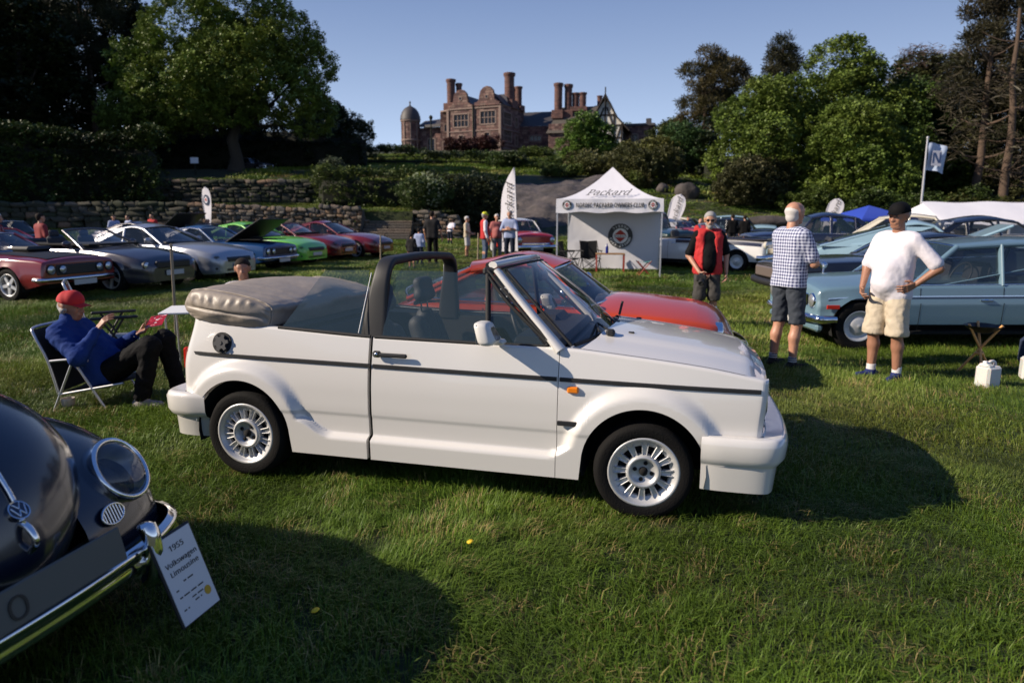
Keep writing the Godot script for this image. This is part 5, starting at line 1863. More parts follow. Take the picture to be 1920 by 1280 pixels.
		for sd in [1.0, -1.0]:
			var pr: float = S.get("pillar", 0.032)
			pl.tube(PackedVector3Array([Vector3(A0.x, A0.y - 0.03, sd * (sz.call(A0) - 0.012)), Vector3((A0.x + A1.x) * 0.5, (A0.y + A1.y) * 0.5, sd * (sz.call((A0 + A1) * 0.5) - 0.01)), Vector3(A1.x, A1.y, sd * (sz.call(A1) - 0.015))]), pr, 8)
		if S.get("open", false):
			var hd := PackedVector3Array()
			for k in 9:
				var w := k / 4.0 - 1.0
				hd.push_back(Vector3(A1.x + bow * 0.55 * (1.0 - w * w), A1.y + 0.035 * (1.0 - w * w), sz.call(A1) * w))
			pl.tube(hd, 0.026, 8)
			part("screen_frame", pl, P, car)
			# cockpit: a dark well, seats, wheel
			ge = Geo.new()
			var yy := curve(belt, C0.x) + curve(crown_p, C0.x)
			ge.box(Vector3((A0.x + C0.x) * 0.5, yy + 0.006, 0), Vector3(A0.x - C0.x + 0.1, 0.05, w0 * 1.7), 0.02)
			part("cockpit", ge, M.wheel_well, car)
		else:
			var rr2 := []
			for p in roof_line:
				var row := PackedVector3Array()
				for k in 17:
					var w := k / 8.0 - 1.0
					var u := (p.x - C1.x) / maxf(A1.x - C1.x, 0.01)
					var push := (bow * 0.55 * (1.0 - w * w)) * (smoothstep(0.6, 1.0, u) - smoothstep(0.4, 0.0, u))
					row.push_back(Vector3(p.x + push, p.y + 0.012 + S.get("dome", 0.05) * (1.0 - pow(absf(w), 2.5)) * sin(PI * clampf(u, 0.12, 0.88)) + 0.03 * (1.0 - w * w), (sz.call(Vector2(p.x, p.y)) + 0.005) * w))
				for k in [0, 16]: row[k] += Vector3(0, -0.035, 0)
				rr2.append(row)
			ge = Geo.new(); ge.grid(rr2)
			part("roof", ge, S.get("roof_paint", P), car)
			var rail_p := PackedVector2Array()
			for p in roof_line: rail_p.push_back(Vector2(p.x, p.y - 0.012))
			for sd in [1.0, -1.0]:
				var rail := PackedVector3Array()
				for p in rail_p: rail.push_back(Vector3(p.x, p.y, sd * (sz.call(p) - 0.012)))
				pl.tube(rail, S.get("pillar", 0.032) * 0.9, 8)
				for bx in S.get("posts", []):
					var tp := C1
					for i in rail_p.size() - 1:
						if bx[1] <= rail_p[i].x and bx[1] >= rail_p[i + 1].x: tp = rail_p[i].lerp(rail_p[i + 1], (rail_p[i].x - bx[1]) / maxf(rail_p[i].x - rail_p[i + 1].x, 0.001))
					var lo2 := Vector2(bx[0], lerpf(C0.y, A0.y, (bx[0] - C0.x) / (A0.x - C0.x)) - 0.02)
					pl.tube(PackedVector3Array([Vector3(lo2.x, lo2.y, sd * (sz.call(lo2) - 0.01)), Vector3(tp.x, tp.y, sd * (sz.call(tp) - 0.012))]), bx[2], 8, true, 0.5)
				# the rear quarter, a solid sail or a slim pillar
				var sail: float = S.get("sail", 0.1)
				var q := [C0 + Vector2(0, -0.03), C1, C1 + Vector2(sail, 0.0), C0 + Vector2(sail * 1.25, -0.03)]
				var qv := []
				for p in q: qv.append(Vector3(p.x, p.y, sd * (sz.call(p) - 0.002)))
				pl.quad(qv[0], qv[1], qv[2], qv[3])
				pl.bar(qv[0] - Vector3(0, 0, sd * 0.015), qv[1] - Vector3(0, 0, sd * 0.015), 0.03, 8)
				pl.bar(qv[3] - Vector3(0, 0, sd * 0.012), qv[2] - Vector3(0, 0, sd * 0.012), 0.014, 6)
			part("pillars", pl, S.get("roof_paint", P), car).set_meta("kind", "stuff")
			for sd in [1.0, -1.0]:
				ge = Geo.new()
				var poly_w := PackedVector2Array([A0])
				for p in rail_p: poly_w.push_back(p)
				poly_w.push_back(C0)
				var ix := Geometry2D.triangulate_polygon(poly_w)
				for i in range(0, ix.size(), 3):
					var t3 := []
					for j in 3:
						var p := poly_w[ix[i + j]]
						t3.append(Vector3(p.x, p.y - (0.02 if p.y < ybelt + 0.05 else 0.0), sd * (sz.call(p) - 0.028)))
					ge.tri(t3[0], t3[1], t3[2])
				part("side_glass", ge, S.get("glass", M.tinted_glass), car)
				if S.get("trim", "chrome") == "chrome":
					ge = Geo.new()
					ge.bar(Vector3(A0.x, A0.y, sd * (sz.call(A0) + 0.006)), Vector3(C0.x + S.get("sail", 0.1), C0.y, sd * (sz.call(C0) + 0.006)), 0.01, 6)
					part("belt_trim", ge, M.chrome, car)
			# dark cabin floor so that nothing shines through
			ge = Geo.new()
			ge.box(Vector3((A0.x + C0.x) * 0.5, ybelt - 0.02, 0), Vector3(A0.x - C0.x - 0.1, 0.06, w0 * 1.86), 0.02)
			ge.box(Vector3(A0.x - 0.12, ybelt + 0.03, 0), Vector3(0.3, 0.08, w0 * 1.7), 0.03)
			part("cabin_trim", ge, M.black_plastic, car)
		var yb := minf(A0.y, C0.y)
		for z in [w0 * 0.48, -w0 * 0.48]:
			ge = Geo.new()
			var sx: float = S.get("seat_x", lerpf(A0.x, C0.x, 0.5))
			ge.box(Vector3(sx, yb + 0.02, z), Vector3(0.14, 0.5, 0.46), 0.06, Basis(Vector3.BACK, 0.2))
			if S.get("headrest", true): ge.box(Vector3(sx - 0.08, yb + 0.32, z), Vector3(0.09, 0.16, 0.25), 0.04, Basis(Vector3.BACK, 0.15))
			part("front_seat", ge, S.get("seats", M.seat_dark), car)
		ge = Geo.new()
		ge.box(Vector3(C0.x + 0.3, yb + 0.02, 0), Vector3(0.14, 0.36, w0 * 1.6), 0.06, Basis(Vector3.BACK, 0.2))
		part("rear_seat", ge, S.get("rear_seats", S.get("seats", M.seat_dark)), car)
		ge = Geo.new()
		var sw := PackedVector3Array()
		var hub := Vector3(lerpf(A0.x, C0.x, 0.28), yb + 0.08, -w0 * 0.48)
		for k in 17: sw.push_back(hub + Basis(Vector3.BACK, 0.4) * Vector3(0, cos(TAU * k / 16.0) * 0.19, sin(TAU * k / 16.0) * 0.19))
		ge.tube(sw, 0.013, 6, false)
		part("steering_wheel", ge, M.black_plastic, car)
	# shut lines, handles, mirrors
	for sx in S.get("shuts", []):
		for sd in [1.0, -1.0]:
			ge = Geo.new()
			var a := PackedVector3Array(); var b2 := PackedVector3Array()
			for k in 9:
				var Y := lerpf(sill + 0.06, curve(belt, sx) - 0.03, k / 8.0)
				var zz: float = curve(half, sx) * curve(side, clampf((Y - sill) / (curve(belt, sx) - sill), 0, 1)) + 0.0025
				a.push_back(Vector3(sx - 0.004, Y, sd * zz)); b2.push_back(Vector3(sx + 0.004, Y, sd * zz))
			ge.grid([a, b2])
			part("door_gap", ge, M.wheel_well, car)
	for hx in S.get("handles", []):
		for sd in [1.0, -1.0]:
			ge = Geo.new()
			var Y: float = curve(belt, hx[0]) - hx[1]
			var zz: float = curve(half, hx[0]) * curve(side, clampf((Y - sill) / (curve(belt, hx[0]) - sill), 0, 1))
			ge.box(Vector3(hx[0], Y, sd * (zz + 0.018)), Vector3(0.16, 0.022, 0.026), 0.008)
			ge.box(Vector3(hx[0], Y, sd * (zz + 0.004)), Vector3(0.05, 0.03, 0.012), 0.004)
			part("door_handle", ge, M[S.get("handle", "chrome")], car)
	if S.has("mirror"):
		for sd in [1.0, -1.0]:
			ge = Geo.new()
			var q: Array = S.mirror
			ge.ball(Vector3(q[0], q[1] + 0.06, sd * (q[2] + 0.06)), Vector3(0.06, 0.065, 0.105), 12)
			ge.bar(Vector3(q[0] + 0.02, q[1] - 0.02, sd * (q[2] - 0.05)), Vector3(q[0] + 0.01, q[1] + 0.04, sd * (q[2] + 0.02)), 0.02, 6)
			part("door_mirror", ge, P if q.size() < 4 else M.chrome, car)
	# bands along the sides: [x0, x1, drop below belt, height, material]
	for q in S.get("bands", []):
		for sd in [1.0, -1.0]:
			ge = Geo.new()
			var a := PackedVector3Array(); var b3 := PackedVector3Array()
			for k in 17:
				var X: float = lerpf(q[0], q[1], k / 16.0)
				for e in 2:
					var Y: float = curve(belt, X) - q[2] - (q[3] if e == 0 else 0.0)
					var zz: float = curve(half, X) * curve(side, clampf((Y - sill) / (curve(belt, X) - sill), 0, 1)) + 0.006
					if e == 0: a.push_back(Vector3(X, Y, sd * zz))
					else: b3.push_back(Vector3(X, Y, sd * zz))
			ge.grid([a, b3])
			part("side_band", ge, q[4], car)
	# bumpers [x, y, half width, height, wrap, material]
	for q in S.get("bumpers", []):
		ge = Geo.new()
		var dirx := signf(q[0] - wb * 0.5)
		var h: float = q[3] * 0.5
		ribbon(ge, mirror_path(pv([q[0] - dirx * q[4], q[2], q[0] - dirx * q[4] * 0.35, q[2] * 0.995, q[0] - dirx * 0.05, q[2] * 0.86, q[0], q[2] * 0.5, q[0] + dirx * 0.02, 0])), pv([-0.05, q[1] - h, 0.0, q[1] - h * 0.9, 0.022, q[1] - h * 0.4, 0.026, q[1], 0.022, q[1] + h * 0.4, 0.0, q[1] + h * 0.9, -0.05, q[1] + h]))
		part("bumper", ge, q[5], car)
	# boxes on the ends [name, x, y, z, sx, sy, sz, material, bevel]; given a z, they come in pairs
	for q in S.get("blocks", []):
		for sd in ([1.0, -1.0] if q[3] != 0.0 else [1.0]):
			ge = Geo.new()
			ge.box(Vector3(q[1], q[2], q[3] * sd), Vector3(q[4], q[5], q[6]), q[8])
			part(q[0], ge, q[7], car)
	# round lamps [x, y, z, radius, ring material]
	for q in S.get("lamps", []):
		for sd in [1.0, -1.0]:
			ge = Geo.new()
			ge.at(Vector3(q[0], q[1], q[2] * sd), Basis(Vector3.BACK, -PI / 2 * signf(q[0] - wb * 0.5)))
			ge.lathe(pv([q[3] * 1.16, -0.05, q[3] * 1.16, 0.01, q[3], 0.02]), 20)
			var o := part("headlight", ge, q[4], car)
			ge = Geo.new()
			ge.at(Vector3(q[0], q[1], q[2] * sd), Basis(Vector3.BACK, -PI / 2 * signf(q[0] - wb * 0.5)))
			ge.lathe(pv([q[3], 0.012, q[3] * 0.7, 0.03, 0, 0.04]), 20)
			part("lens", ge, M.lamp_glass, o)
	if S.has("plate"):
		ge = Geo.new()
		ge.box(Vector3(S.plate[0], S.plate[1], 0), Vector3(0.012, 0.11, 0.52), 0.003)
		part("number_plate", ge, M.plate_white, car)
	return car

func put_car(S: Dictionary, label: String, hubx: float, hubz: float, yaw: float, front := true, group := "", zs := 1.0) -> Node3D:
	# (hubx, hubz): where the near front wheel meets the grass; yaw turns the nose from +x towards the camera
	var a := deg_to_rad(yaw)
	var f := Vector3(cos(a), 0, sin(a))
	var r := Vector3(-sin(a), 0, cos(a)) * zs
	var w: float = curve(pv(S.half), S.wb) - 0.03
	var o: Vector3 = Vector3(hubx, 0, hubz) - f * S.wb - r * w
	o.y = land(o.x + f.x * S.wb * 0.5, o.z + f.z * S.wb * 0.5) - 0.005
	return build_car(S, label, o, -yaw, group)

func modern_pony(p: Material, extra := {}) -> Dictionary:
	var S := {"name": "sports_car", "paint": p, "wb": 2.72, "R": 0.345, "wheel": "multi", "rim": "alloy", "tyre_w": 0.24, "sill": 0.22, "arch": 0.385, "flare": 0.03,
		"belt": [-1.0, 0.93, -0.9, 1.0, -0.2, 1.0, 0.6, 0.95, 1.7, 0.95, 2.1, 0.93, 2.9, 0.86, 3.4, 0.74, 3.6, 0.64], "half": [-1.0, 0.8, -0.3, 0.93, 0.8, 0.9, 2.0, 0.91, 2.7, 0.95, 3.2, 0.9, 3.6, 0.74],
		"crown": [-1.0, 0.02, 0.5, 0.02, 1.7, 0.03, 2.6, 0.09, 3.6, 0.05], "low": [-1.0, 0.32, -0.6, 0.22, 3.1, 0.2, 3.6, 0.24], "side": [0, 0.92, 0.15, 0.97, 0.4, 0.98, 0.55, 1.0, 0.8, 0.985, 1.0, 0.9],
		"cabin": [1.92, 0.95, 1.1, 1.34, 0.25, 1.33, -0.55, 1.02], "sail": 0.28, "roof_w": 0.58, "belt_w": 0.82, "arc": 0.05, "trim": "black_rubber", "handle": "black_plastic", "glass": M.dark_glass, "mirror": [1.55, 1.0, 0.84],
		"posts": [[0.62, 0.5, 0.035]], "shuts": [1.85, 0.55], "soft": 0.2,
		"blocks": [["grille", 3.56, 0.56, 0.0, 0.1, 0.15, 0.95, M.black_plastic, 0.04], ["lower_grille", 3.56, 0.32, 0.0, 0.08, 0.12, 1.05, M.black_plastic, 0.03], ["headlight", 3.42, 0.64, 0.66, 0.22, 0.075, 0.24, M.dark_glass, 0.03], ["fog_lamp", 3.44, 0.36, 0.66, 0.16, 0.08, 0.22, M.black_plastic, 0.03]],
		"plate": [3.625, 0.42]}
	S.merge(extra, true)
	return S

func old_pony(p: Material, extra := {}) -> Dictionary:
	var S := {"name": "sports_car", "paint": p, "wb": 2.74, "R": 0.325, "wheel": "five", "rim": "alloy", "tyre_w": 0.22, "sill": 0.22, "flare": 0.015,
		"belt": [-1.05, 0.9, -0.9, 0.94, 0.0, 0.95, 0.7, 0.9, 1.8, 0.89, 2.6, 0.86, 3.4, 0.82, 3.62, 0.78], "half": [-1.05, 0.82, 0.0, 0.91, 1.5, 0.9, 2.8, 0.91, 3.62, 0.84],
		"crown": [-1.05, 0.03, 1.8, 0.03, 2.4, 0.08, 3.62, 0.06], "low": [-1.05, 0.36, -0.7, 0.24, 3.1, 0.24, 3.62, 0.36], "soft": 0.07,
		"cabin": [1.85, 0.9, 1.15, 1.28, 0.35, 1.27, -0.6, 0.97], "sail": 0.42, "roof_w": 0.6, "belt_w": 0.8, "arc": 0.03, "glass": M.dark_glass, "posts": [], "shuts": [1.8, 0.6], "handles": [[0.75, 0.1]], "headrest": false,
		"blocks": [["grille", 3.60, 0.62, 0.0, 0.08, 0.21, 1.15, M.black_plastic, 0.02]], "lamps": [[3.63, 0.63, 0.66, 0.085, M.black_plastic], [3.645, 0.63, 0.42, 0.075, M.black_plastic]],
		"bumpers": [[3.70, 0.44, 0.88, 0.085, 0.3, M.chrome], [-1.12, 0.46, 0.88, 0.085, 0.3, M.chrome]], "plate": [3.72, 0.36]}
	S.merge(extra, true)
	return S

func saloon(p: Material, extra := {}) -> Dictionary:
	var S := {"name": "vintage_car", "paint": p, "wb": 2.8, "R": 0.33, "wheel": "disc", "tyre_w": 0.17, "sill": 0.22,
		"belt": [-1.0, 0.84, -0.8, 0.92, 0.0, 0.95, 1.9, 0.96, 2.8, 0.93, 3.5, 0.88], "half": [-1.0, 0.76, 0.0, 0.86, 1.4, 0.88, 2.8, 0.87, 3.5, 0.8], "crown": [-1.0, 0.05, 1.9, 0.06, 2.6, 0.1, 3.5, 0.08], "low": [-1.0, 0.34, 3.5, 0.34], "soft": 0.12,
		"cabin": [1.95, 0.97, 1.55, 1.42, 0.05, 1.42, -0.55, 0.98], "sail": 0.2, "roof_w": 0.62, "belt_w": 0.8, "arc": 0.06, "glass": M.dark_glass, "posts": [[0.75, 0.75, 0.04]], "shuts": [1.85, 0.75], "handles": [[0.95, 0.12]], "headrest": false,
		"blocks": [["grille", 3.5, 0.62, 0.0, 0.06, 0.26, 1.0, M.chrome, 0.02]], "lamps": [[3.5, 0.72, 0.66, 0.09, M.chrome]], "bumpers": [[3.6, 0.45, 0.86, 0.13, 0.3, M.chrome], [-1.08, 0.45, 0.84, 0.13, 0.3, M.chrome]], "plate": [3.64, 0.36]}
	S.merge(extra, true)
	return S

func more_paint() -> void:
	paint("orange_red", lin(0.46, 0.05, 0.007), 0.3)
	paint("steel_blue", lin(0.115, 0.195, 0.25), 0.4)
	paint("black_paint", lin(0.006, 0.006, 0.008), 0.25)
	paint("deep_red", lin(0.19, 0.012, 0.014), 0.28)
	paint("ruby", lin(0.13, 0.008, 0.012), 0.25)
	paint("gunmetal", lin(0.05, 0.047, 0.058), 0.3)
	M.gunmetal.metallic = 0.4
	paint("silver_paint", lin(0.33, 0.345, 0.385), 0.3)
	M.silver_paint.metallic = 0.45
	paint("royal_blue", lin(0.012, 0.055, 0.17), 0.28)
	paint("lime_green", lin(0.16, 0.5, 0.06), 0.3)
	paint("navy", lin(0.01, 0.013, 0.035), 0.25)
	paint("pale_blue", lin(0.25, 0.38, 0.46), 0.35)
	paint("cream_paint", lin(0.62, 0.57, 0.46), 0.4)
	paint("bright_red", lin(0.42, 0.012, 0.012), 0.28)
	paint("teal_paint", lin(0.02, 0.25, 0.33), 0.35)
	paint("dark_green", lin(0.008, 0.03, 0.026), 0.3)
	paint("dusk_blue", lin(0.008, 0.012, 0.025), 0.22)
	M.dusk_blue.clearcoat = 0.7
	M.dusk_blue.clearcoat_roughness = 0.1
	paint("black_matt", lin(0.012, 0.012, 0.013), 0.5)
	mat("lamp_bowl", lin(0.35, 0.38, 0.42), 0.35, 0.8)
	mat("plate_worn", lin(0.085, 0.088, 0.08), 0.6)
	var bl := mat("beetle_lens", lin(0.03, 0.045, 0.07), 0.05)
	bl.albedo_color.a = 0.45
	bl.transparency = BaseMaterial3D.TRANSPARENCY_ALPHA
	mat("matt_black_stripe", lin(0.01, 0.01, 0.011), 0.5)

func car_rows() -> void:
	more_paint()
	# the low red coupe beyond the convertible
	var S := {"name": "coupe_car", "paint": M.orange_red, "wb": 2.3, "R": 0.30, "wheel": "disc", "tyre_w": 0.17, "sill": 0.2, "soft": 0.22, "flare": 0.03,
		"belt": [-0.62, 0.64, -0.45, 0.73, 0.1, 0.81, 0.7, 0.81, 1.55, 0.79, 2.0, 0.77, 2.5, 0.73, 2.85, 0.67, 3.02, 0.58], "half": [-0.62, 0.55, -0.2, 0.72, 0.6, 0.79, 1.6, 0.80, 2.4, 0.79, 2.8, 0.72, 3.02, 0.58],
		"crown": [-0.62, 0.03, 0.0, 0.05, 1.5, 0.06, 1.9, 0.11, 2.6, 0.11, 3.02, 0.06], "low": [-0.62, 0.3, -0.3, 0.22, 2.6, 0.22, 3.02, 0.28],
		"cabin": [1.62, 0.81, 1.24, 1.15, 0.42, 1.135, -0.22, 0.86], "sail": 0.10, "roof_w": 0.54, "belt_w": 0.72, "arc": 0.055, "dome": 0.06, "bow": 0.2, "posts": [[0.62, 0.66, 0.03]], "shuts": [1.55, 0.6], "handles": [[0.78, 0.1]], "headrest": false, "seats": M.seat_tan,
		"lamps": [[2.86, 0.60, 0.58, 0.085, M.chrome]], "bumpers": [[3.12, 0.4, 0.66, 0.08, 0.25, M.chrome]], "mirror": [1.42, 0.9, 0.74, 1],
		"blocks": [["tank_flap", 2.2, 0.838, 0.24, 0.2, 0.004, 0.13, M.orange_red, 0.0]]}
	var oc := put_car(S, "low orange-red coupe with chrome-edged windows beyond the white convertible", 1.36, -6.24, 14.0)
	# screen wipers and the round sticker of its quarter window
	var ge := Geo.new()
	ge.at(Vector3(0.80, 0.93, 0.692), Basis(Vector3.RIGHT, -0.35))
	ge.plate(ring(0.055, 20), 0, 0.002)
	var stk := part("round_sticker", ge, M.white_plain, oc)
	ge = Geo.new()
	ge.at(Vector3(0.80, 0.93, 0.692), Basis(Vector3.RIGHT, -0.35))
	ge.plate(ring(0.045, 20), 0.002, 0.003)
	part("sticker_print", ge, M.dark_glass, stk)
	# steel blue saloon at the right, nose to the left
	S = saloon(M.steel_blue, {"name": "saloon_car", "wb": 2.75, "R": 0.315, "rim": "alloy_paint", "sill": 0.2,
		"belt": [-1.1, 0.80, -0.9, 0.84, 0.0, 0.84, 2.0, 0.83, 2.8, 0.82, 3.20, 0.79, 3.28, 0.74], "half": [-1.1, 0.8, 0.0, 0.88, 1.4, 0.89, 2.8, 0.88, 3.28, 0.82], "crown": [-1.1, 0.03, 1.9, 0.05, 2.3, 0.10, 3.28, 0.06], "soft": 0.06, "side": [0, 0.94, 0.3, 0.98, 0.6, 0.995, 0.66, 1.0, 0.7, 0.98, 1.0, 0.95],
		"cabin": [2.12, 0.83, 1.50, 1.30, -0.9, 1.31, -1.0, 0.85], "roof_w": 0.66, "belt_w": 0.81, "arc": 0.035, "dome": 0.03, "pillar": 0.035, "posts": [[0.98, 0.95, 0.05], [1.83, 1.62, 0.016], [-0.1, -0.1, 0.05]], "shuts": [2.02, 0.98, 0.02], "plate": [3.37, 0.34], "handles": [[1.2, 0.19]], "sail": 0.1, "rear_seats": M.seat_red, "seat_x": 1.05, "glass": M.tinted_glass,
		"bumpers": [[3.35, 0.40, 0.87, 0.11, 0.3, M.chrome]], "lamps": [[3.28, 0.62, 0.66, 0.085, M.chrome]], "trim": "chrome",
		"bands": [[-1.0, 3.15, 0.13, 0.010, M.chrome], [-1.0, 3.15, 0.15, 0.014, M.navy]],
		"blocks": [["grille", 3.27, 0.62, 0.0, 0.05, 0.16, 1.1, M.chrome, 0.01], ["marker_lamp", 3.1, 0.56, 0.862, 0.16, 0.05, 0.02, M.red_lens, 0.004], ["front_valance", 3.22, 0.28, 0.0, 0.1, 0.1, 1.6, M.steel_blue, 0.03]]})
	var bl := put_car(S, "steel blue saloon with red rear seat, nose behind the checked shirt man", 4.38, -8.5, 180.0, true, "", -1.0)
	for sd in [1.0, -1.0]:
		ge = Geo.new()
		ge.bar(Vector3(2.55, 0.84, sd * 0.72), Vector3(2.53, 0.94, sd * 0.74), 0.014, 6)
		ge.ball(Vector3(2.53, 0.97, sd * 0.75), Vector3(0.05, 0.055, 0.07), 12)
		part("wing_mirror", ge, M.chrome, bl)
	# black coupe behind it
	S = old_pony(M.black_paint, {"name": "coupe_car", "wb": 2.9, "belt": [-1.2, 0.86, -0.9, 0.93, 0.0, 0.94, 0.7, 0.90, 1.8, 0.88, 2.6, 0.86, 3.5, 0.82, 3.8, 0.76], "half": [-1.2, 0.86, 0.0, 0.95, 1.5, 0.95, 3.0, 0.95, 3.8, 0.86], "cabin": [1.95, 0.89, 1.3, 1.27, 0.2, 1.25, -0.9, 0.96], "sail": 0.75, "trim": "chrome", "handles": [],
		"blocks": [["grille", 3.80, 0.60, 0.0, 0.06, 0.2, 1.5, mat("worn_chrome", lin(0.25, 0.2, 0.18), 0.4, 0.6), 0.02]], "lamps": [], "bumpers": [[3.92, 0.42, 0.92, 0.13, 0.3, M.black_plastic]]})
	put_car(S, "black coupe with chrome-edged windows, nose left of the checked shirt man", 5.9, -12.3, 180.0, true, "", -1.0)
	# the row of sports cars at the left, seen from their right front corners
	var G := "sports cars parked side by side before the stone wall"
	S = old_pony(M.deep_red, {"blocks": [["grille", 3.60, 0.62, 0.0, 0.08, 0.21, 1.1, M.black_plastic, 0.02], ["bonnet_scoop", 2.35, 1.0, 0.0, 0.5, 0.1, 0.55, M.matt_black_stripe, 0.04]]})
	var m1 := put_car(S, "dark red old sports coupe with matt black bonnet and scoop", -9.93, -13.42, 17.0, true, G)
	ge = Geo.new()
	var rows := []
	for i in 12:
		var row := PackedVector3Array()
		var X := lerpf(1.95, 3.5, i / 11.0)
		for k in 9:
			var w := (k / 4.0 - 1.0) * 0.74
			row.push_back(Vector3(X, curve(pv(S.belt), X) + 0.007 + curve(pv(S.crown), X) * (1.0 - w * w), w * 0.86))
		rows.append(row)
	ge.grid(rows)
	part("bonnet_panel", ge, M.matt_black_stripe, m1)
	put_car(modern_pony(M.gunmetal, {"wheel": "wide", "open": true, "R": 0.36, "seats": M.seat_dark, "glass": M.clear_glass, "blocks": [["grille", 3.57, 0.60, 0.0, 0.1, 0.17, 1.0, M.black_plastic, 0.03]], "lamps": [[3.5, 0.60, 0.68, 0.085, M.black_plastic], [3.57, 0.6, 0.36, 0.08, M.black_plastic]]}), "grey open sports car with five-spoke wheels beside the dark red coupe", -8.80, -14.95, 17.0, true, G)
	put_car(modern_pony(M.silver_paint), "silver sports coupe with many-spoked wheels and dark headlights", -8.25, -17.35, 17.0, true, G)
	S = old_pony(M.royal_blue)
	var m4 := put_car(S, "blue old sports coupe with its black bonnet propped open", -8.1, -20.3, 17.0, true, G)
	ge = Geo.new()
	ge.box(Vector3(2.75, 1.2, 0), Vector3(1.6, 0.035, 1.45), 0.015, Basis(Vector3.BACK, 0.5))
	part("open_bonnet", ge, M.matt_black_stripe, m4)
	ge = Geo.new()
	ge.box(Vector3(2.7, 0.97, 0), Vector3(1.3, 0.02, 1.3), 0.005)
	ge.ball(Vector3(2.7, 0.98, 0), Vector3(0.25, 0.1, 0.25), 12)
	part("engine_bay", ge, M.wheel_well, m4)
	put_car(modern_pony(M.lime_green, {"wheel": "wide", "lamps": [[3.57, 0.56, 0.36, 0.06, M.black_plastic]], "bands": [[2.0, 2.7, 0.05, 0.12, M.matt_black_stripe]]}), "bright green sports coupe with black stripe on its wing", -7.7, -22.6, 17.0, true, G)
	put_car(modern_pony(M.ruby, {"open": true, "wheel": "wide", "glass": M.clear_glass, "rim": "black_plastic"}), "dark red open sports car next to the bright green coupe", -7.25, -25.2, 17.0, true, G)
	put_car(modern_pony(M.ruby, {"wheel": "wide"}), "dark red sports coupe at the far end of the row by the steps", -6.15, -27.0, 17.0, true, G)
	# cars farther back at the left, in the shade
	put_car(modern_pony(M.gunmetal, {"open": true}), "dark open car in the shade far behind the grey one", -15.5, -30.0, 17.0)
	put_car(saloon(M.black_paint, {"name": "saloon_car"}), "dark saloon in the shade at the far left", -19.5, -27.0, 17.0)
	put_car(old_pony(M.bright_red, {"open": true, "seats": M.seat_red}), "red open car behind the man in red at the left", -13.6, -18.6, 17.0)
	var gc := put_car(modern_pony(M.gunmetal), "grey car with its bonnet raised behind the silver coupe", -12.6, -25.0, 17.0)
	ge = Geo.new()
	ge.box(Vector3(2.6, 1.35, 0), Vector3(1.5, 0.04, 1.5), 0.02, Basis(Vector3.BACK, 0.6))
	part("open_bonnet", ge, M.gunmetal, gc)
	put_car(modern_pony(M.black_paint, {"open": true, "glass": M.clear_glass}), "black open car behind the blue coupe, only its windscreen showing", -10.2, -24.6, 17.0)
	var vw := put_car(saloon(M.gunmetal, {"name": "parked_car"}), "grey parked car under the great round tree", -25.2, -69.5, 20.0)
	vw.position.y -= 0.4
	# vintage cars behind the tent and the three men
	put_car(saloon(M.bright_red, {"roof_paint": M.white_paint, "R": 0.34, "glass": M.clear_glass, "lamps": [[3.5, 0.70, 0.7, 0.1, M.chrome]], "bumpers": [[3.6, 0.42, 0.88, 0.16, 0.3, M.chrome]], "blocks": [["grille", 3.5, 0.5, 0.0, 0.06, 0.16, 1.2, M.chrome, 0.02]]}), "bright red fifties car with white roof left of the tent", -0.05, -28.0, 72.0)
	put_car(saloon(M.dark_green, {"belt": [-1.0, 1.0, 0.0, 1.15, 1.9, 1.2, 2.8, 1.15, 3.3, 1.1], "cabin": [1.7, 1.2, 1.6, 1.75, 0.3, 1.75, 0.1, 1.2], "lamps": [[3.4, 0.9, 0.7, 0.11, M.chrome]], "R": 0.38}), "tall dark green old car half hidden behind the tent's corner", 4.75, -22.6, 60.0)
	put_car(saloon(M.white_paint, {"roof_paint": M.black_paint, "bands": [[2.0, 3.4, 0.05, 0.2, M.teal_paint]], "glass": M.clear_glass}), "white and turquoise fifties car right of the tent", 6.1, -24.4, 62.0)
	put_car(saloon(M.white_paint, {"open": true, "roof_paint": M.black_paint, "glass": M.clear_glass, "wb": 3.0, "belt": [-1.1, 0.84, -0.8, 0.92, 0.0, 0.95, 2.0, 0.94, 3.0, 0.92, 3.8, 0.88], "half": [-1.1, 0.8, 0.0, 0.95, 3.0, 0.95, 3.8, 0.9], "cabin": [2.0, 0.96, 1.6, 1.4, 0.05, 1.4, -0.55, 0.98],
		"crown": [-1.0, 0.05, 1.9, 0.06, 2.6, 0.1, 3.8, 0.08], "bands": [[1.0, 3.7, 0.0, 0.1, M.navy]], "lamps": [[3.8, 0.82, 0.74, 0.1, M.cream_paint]], "blocks": [["grille", 3.8, 0.66, 0.0, 0.06, 0.2, 1.5, M.chrome, 0.02], ["bonnet_top", 3.0, 1.0, 0.0, 1.6, 0.05, 1.5, M.navy, 0.02]], "bumpers": [[3.95, 0.46, 0.95, 0.16, 0.35, M.chrome]]}), "black and white open fifties car behind the red vest man", 6.68, -20.4, 40.0)
	put_car(saloon(M.cream_paint, {}), "cream saloon far behind beside the slender flag", 12.2, -44.0, 40.0)
	put_car(saloon(M.pale_blue, {"cabin": [1.95, 0.97, 1.5, 1.5, -0.7, 1.5, -0.95, 0.98], "posts": [[0.75, 0.75, 0.04], [-0.1, -0.1, 0.04]]}), "pale blue estate car on the rise behind the vintage cars", 16.9, -46.0, 20.0)
	put_car(saloon(M.bright_red, {}), "small red saloon far back right of the tent", 9.6, -37.0, 40.0)
	put_car(saloon(M.dusk_blue, {}), "dark saloon far back, left of the checked shirt man's head", 12.6, -34.0, 30.0)
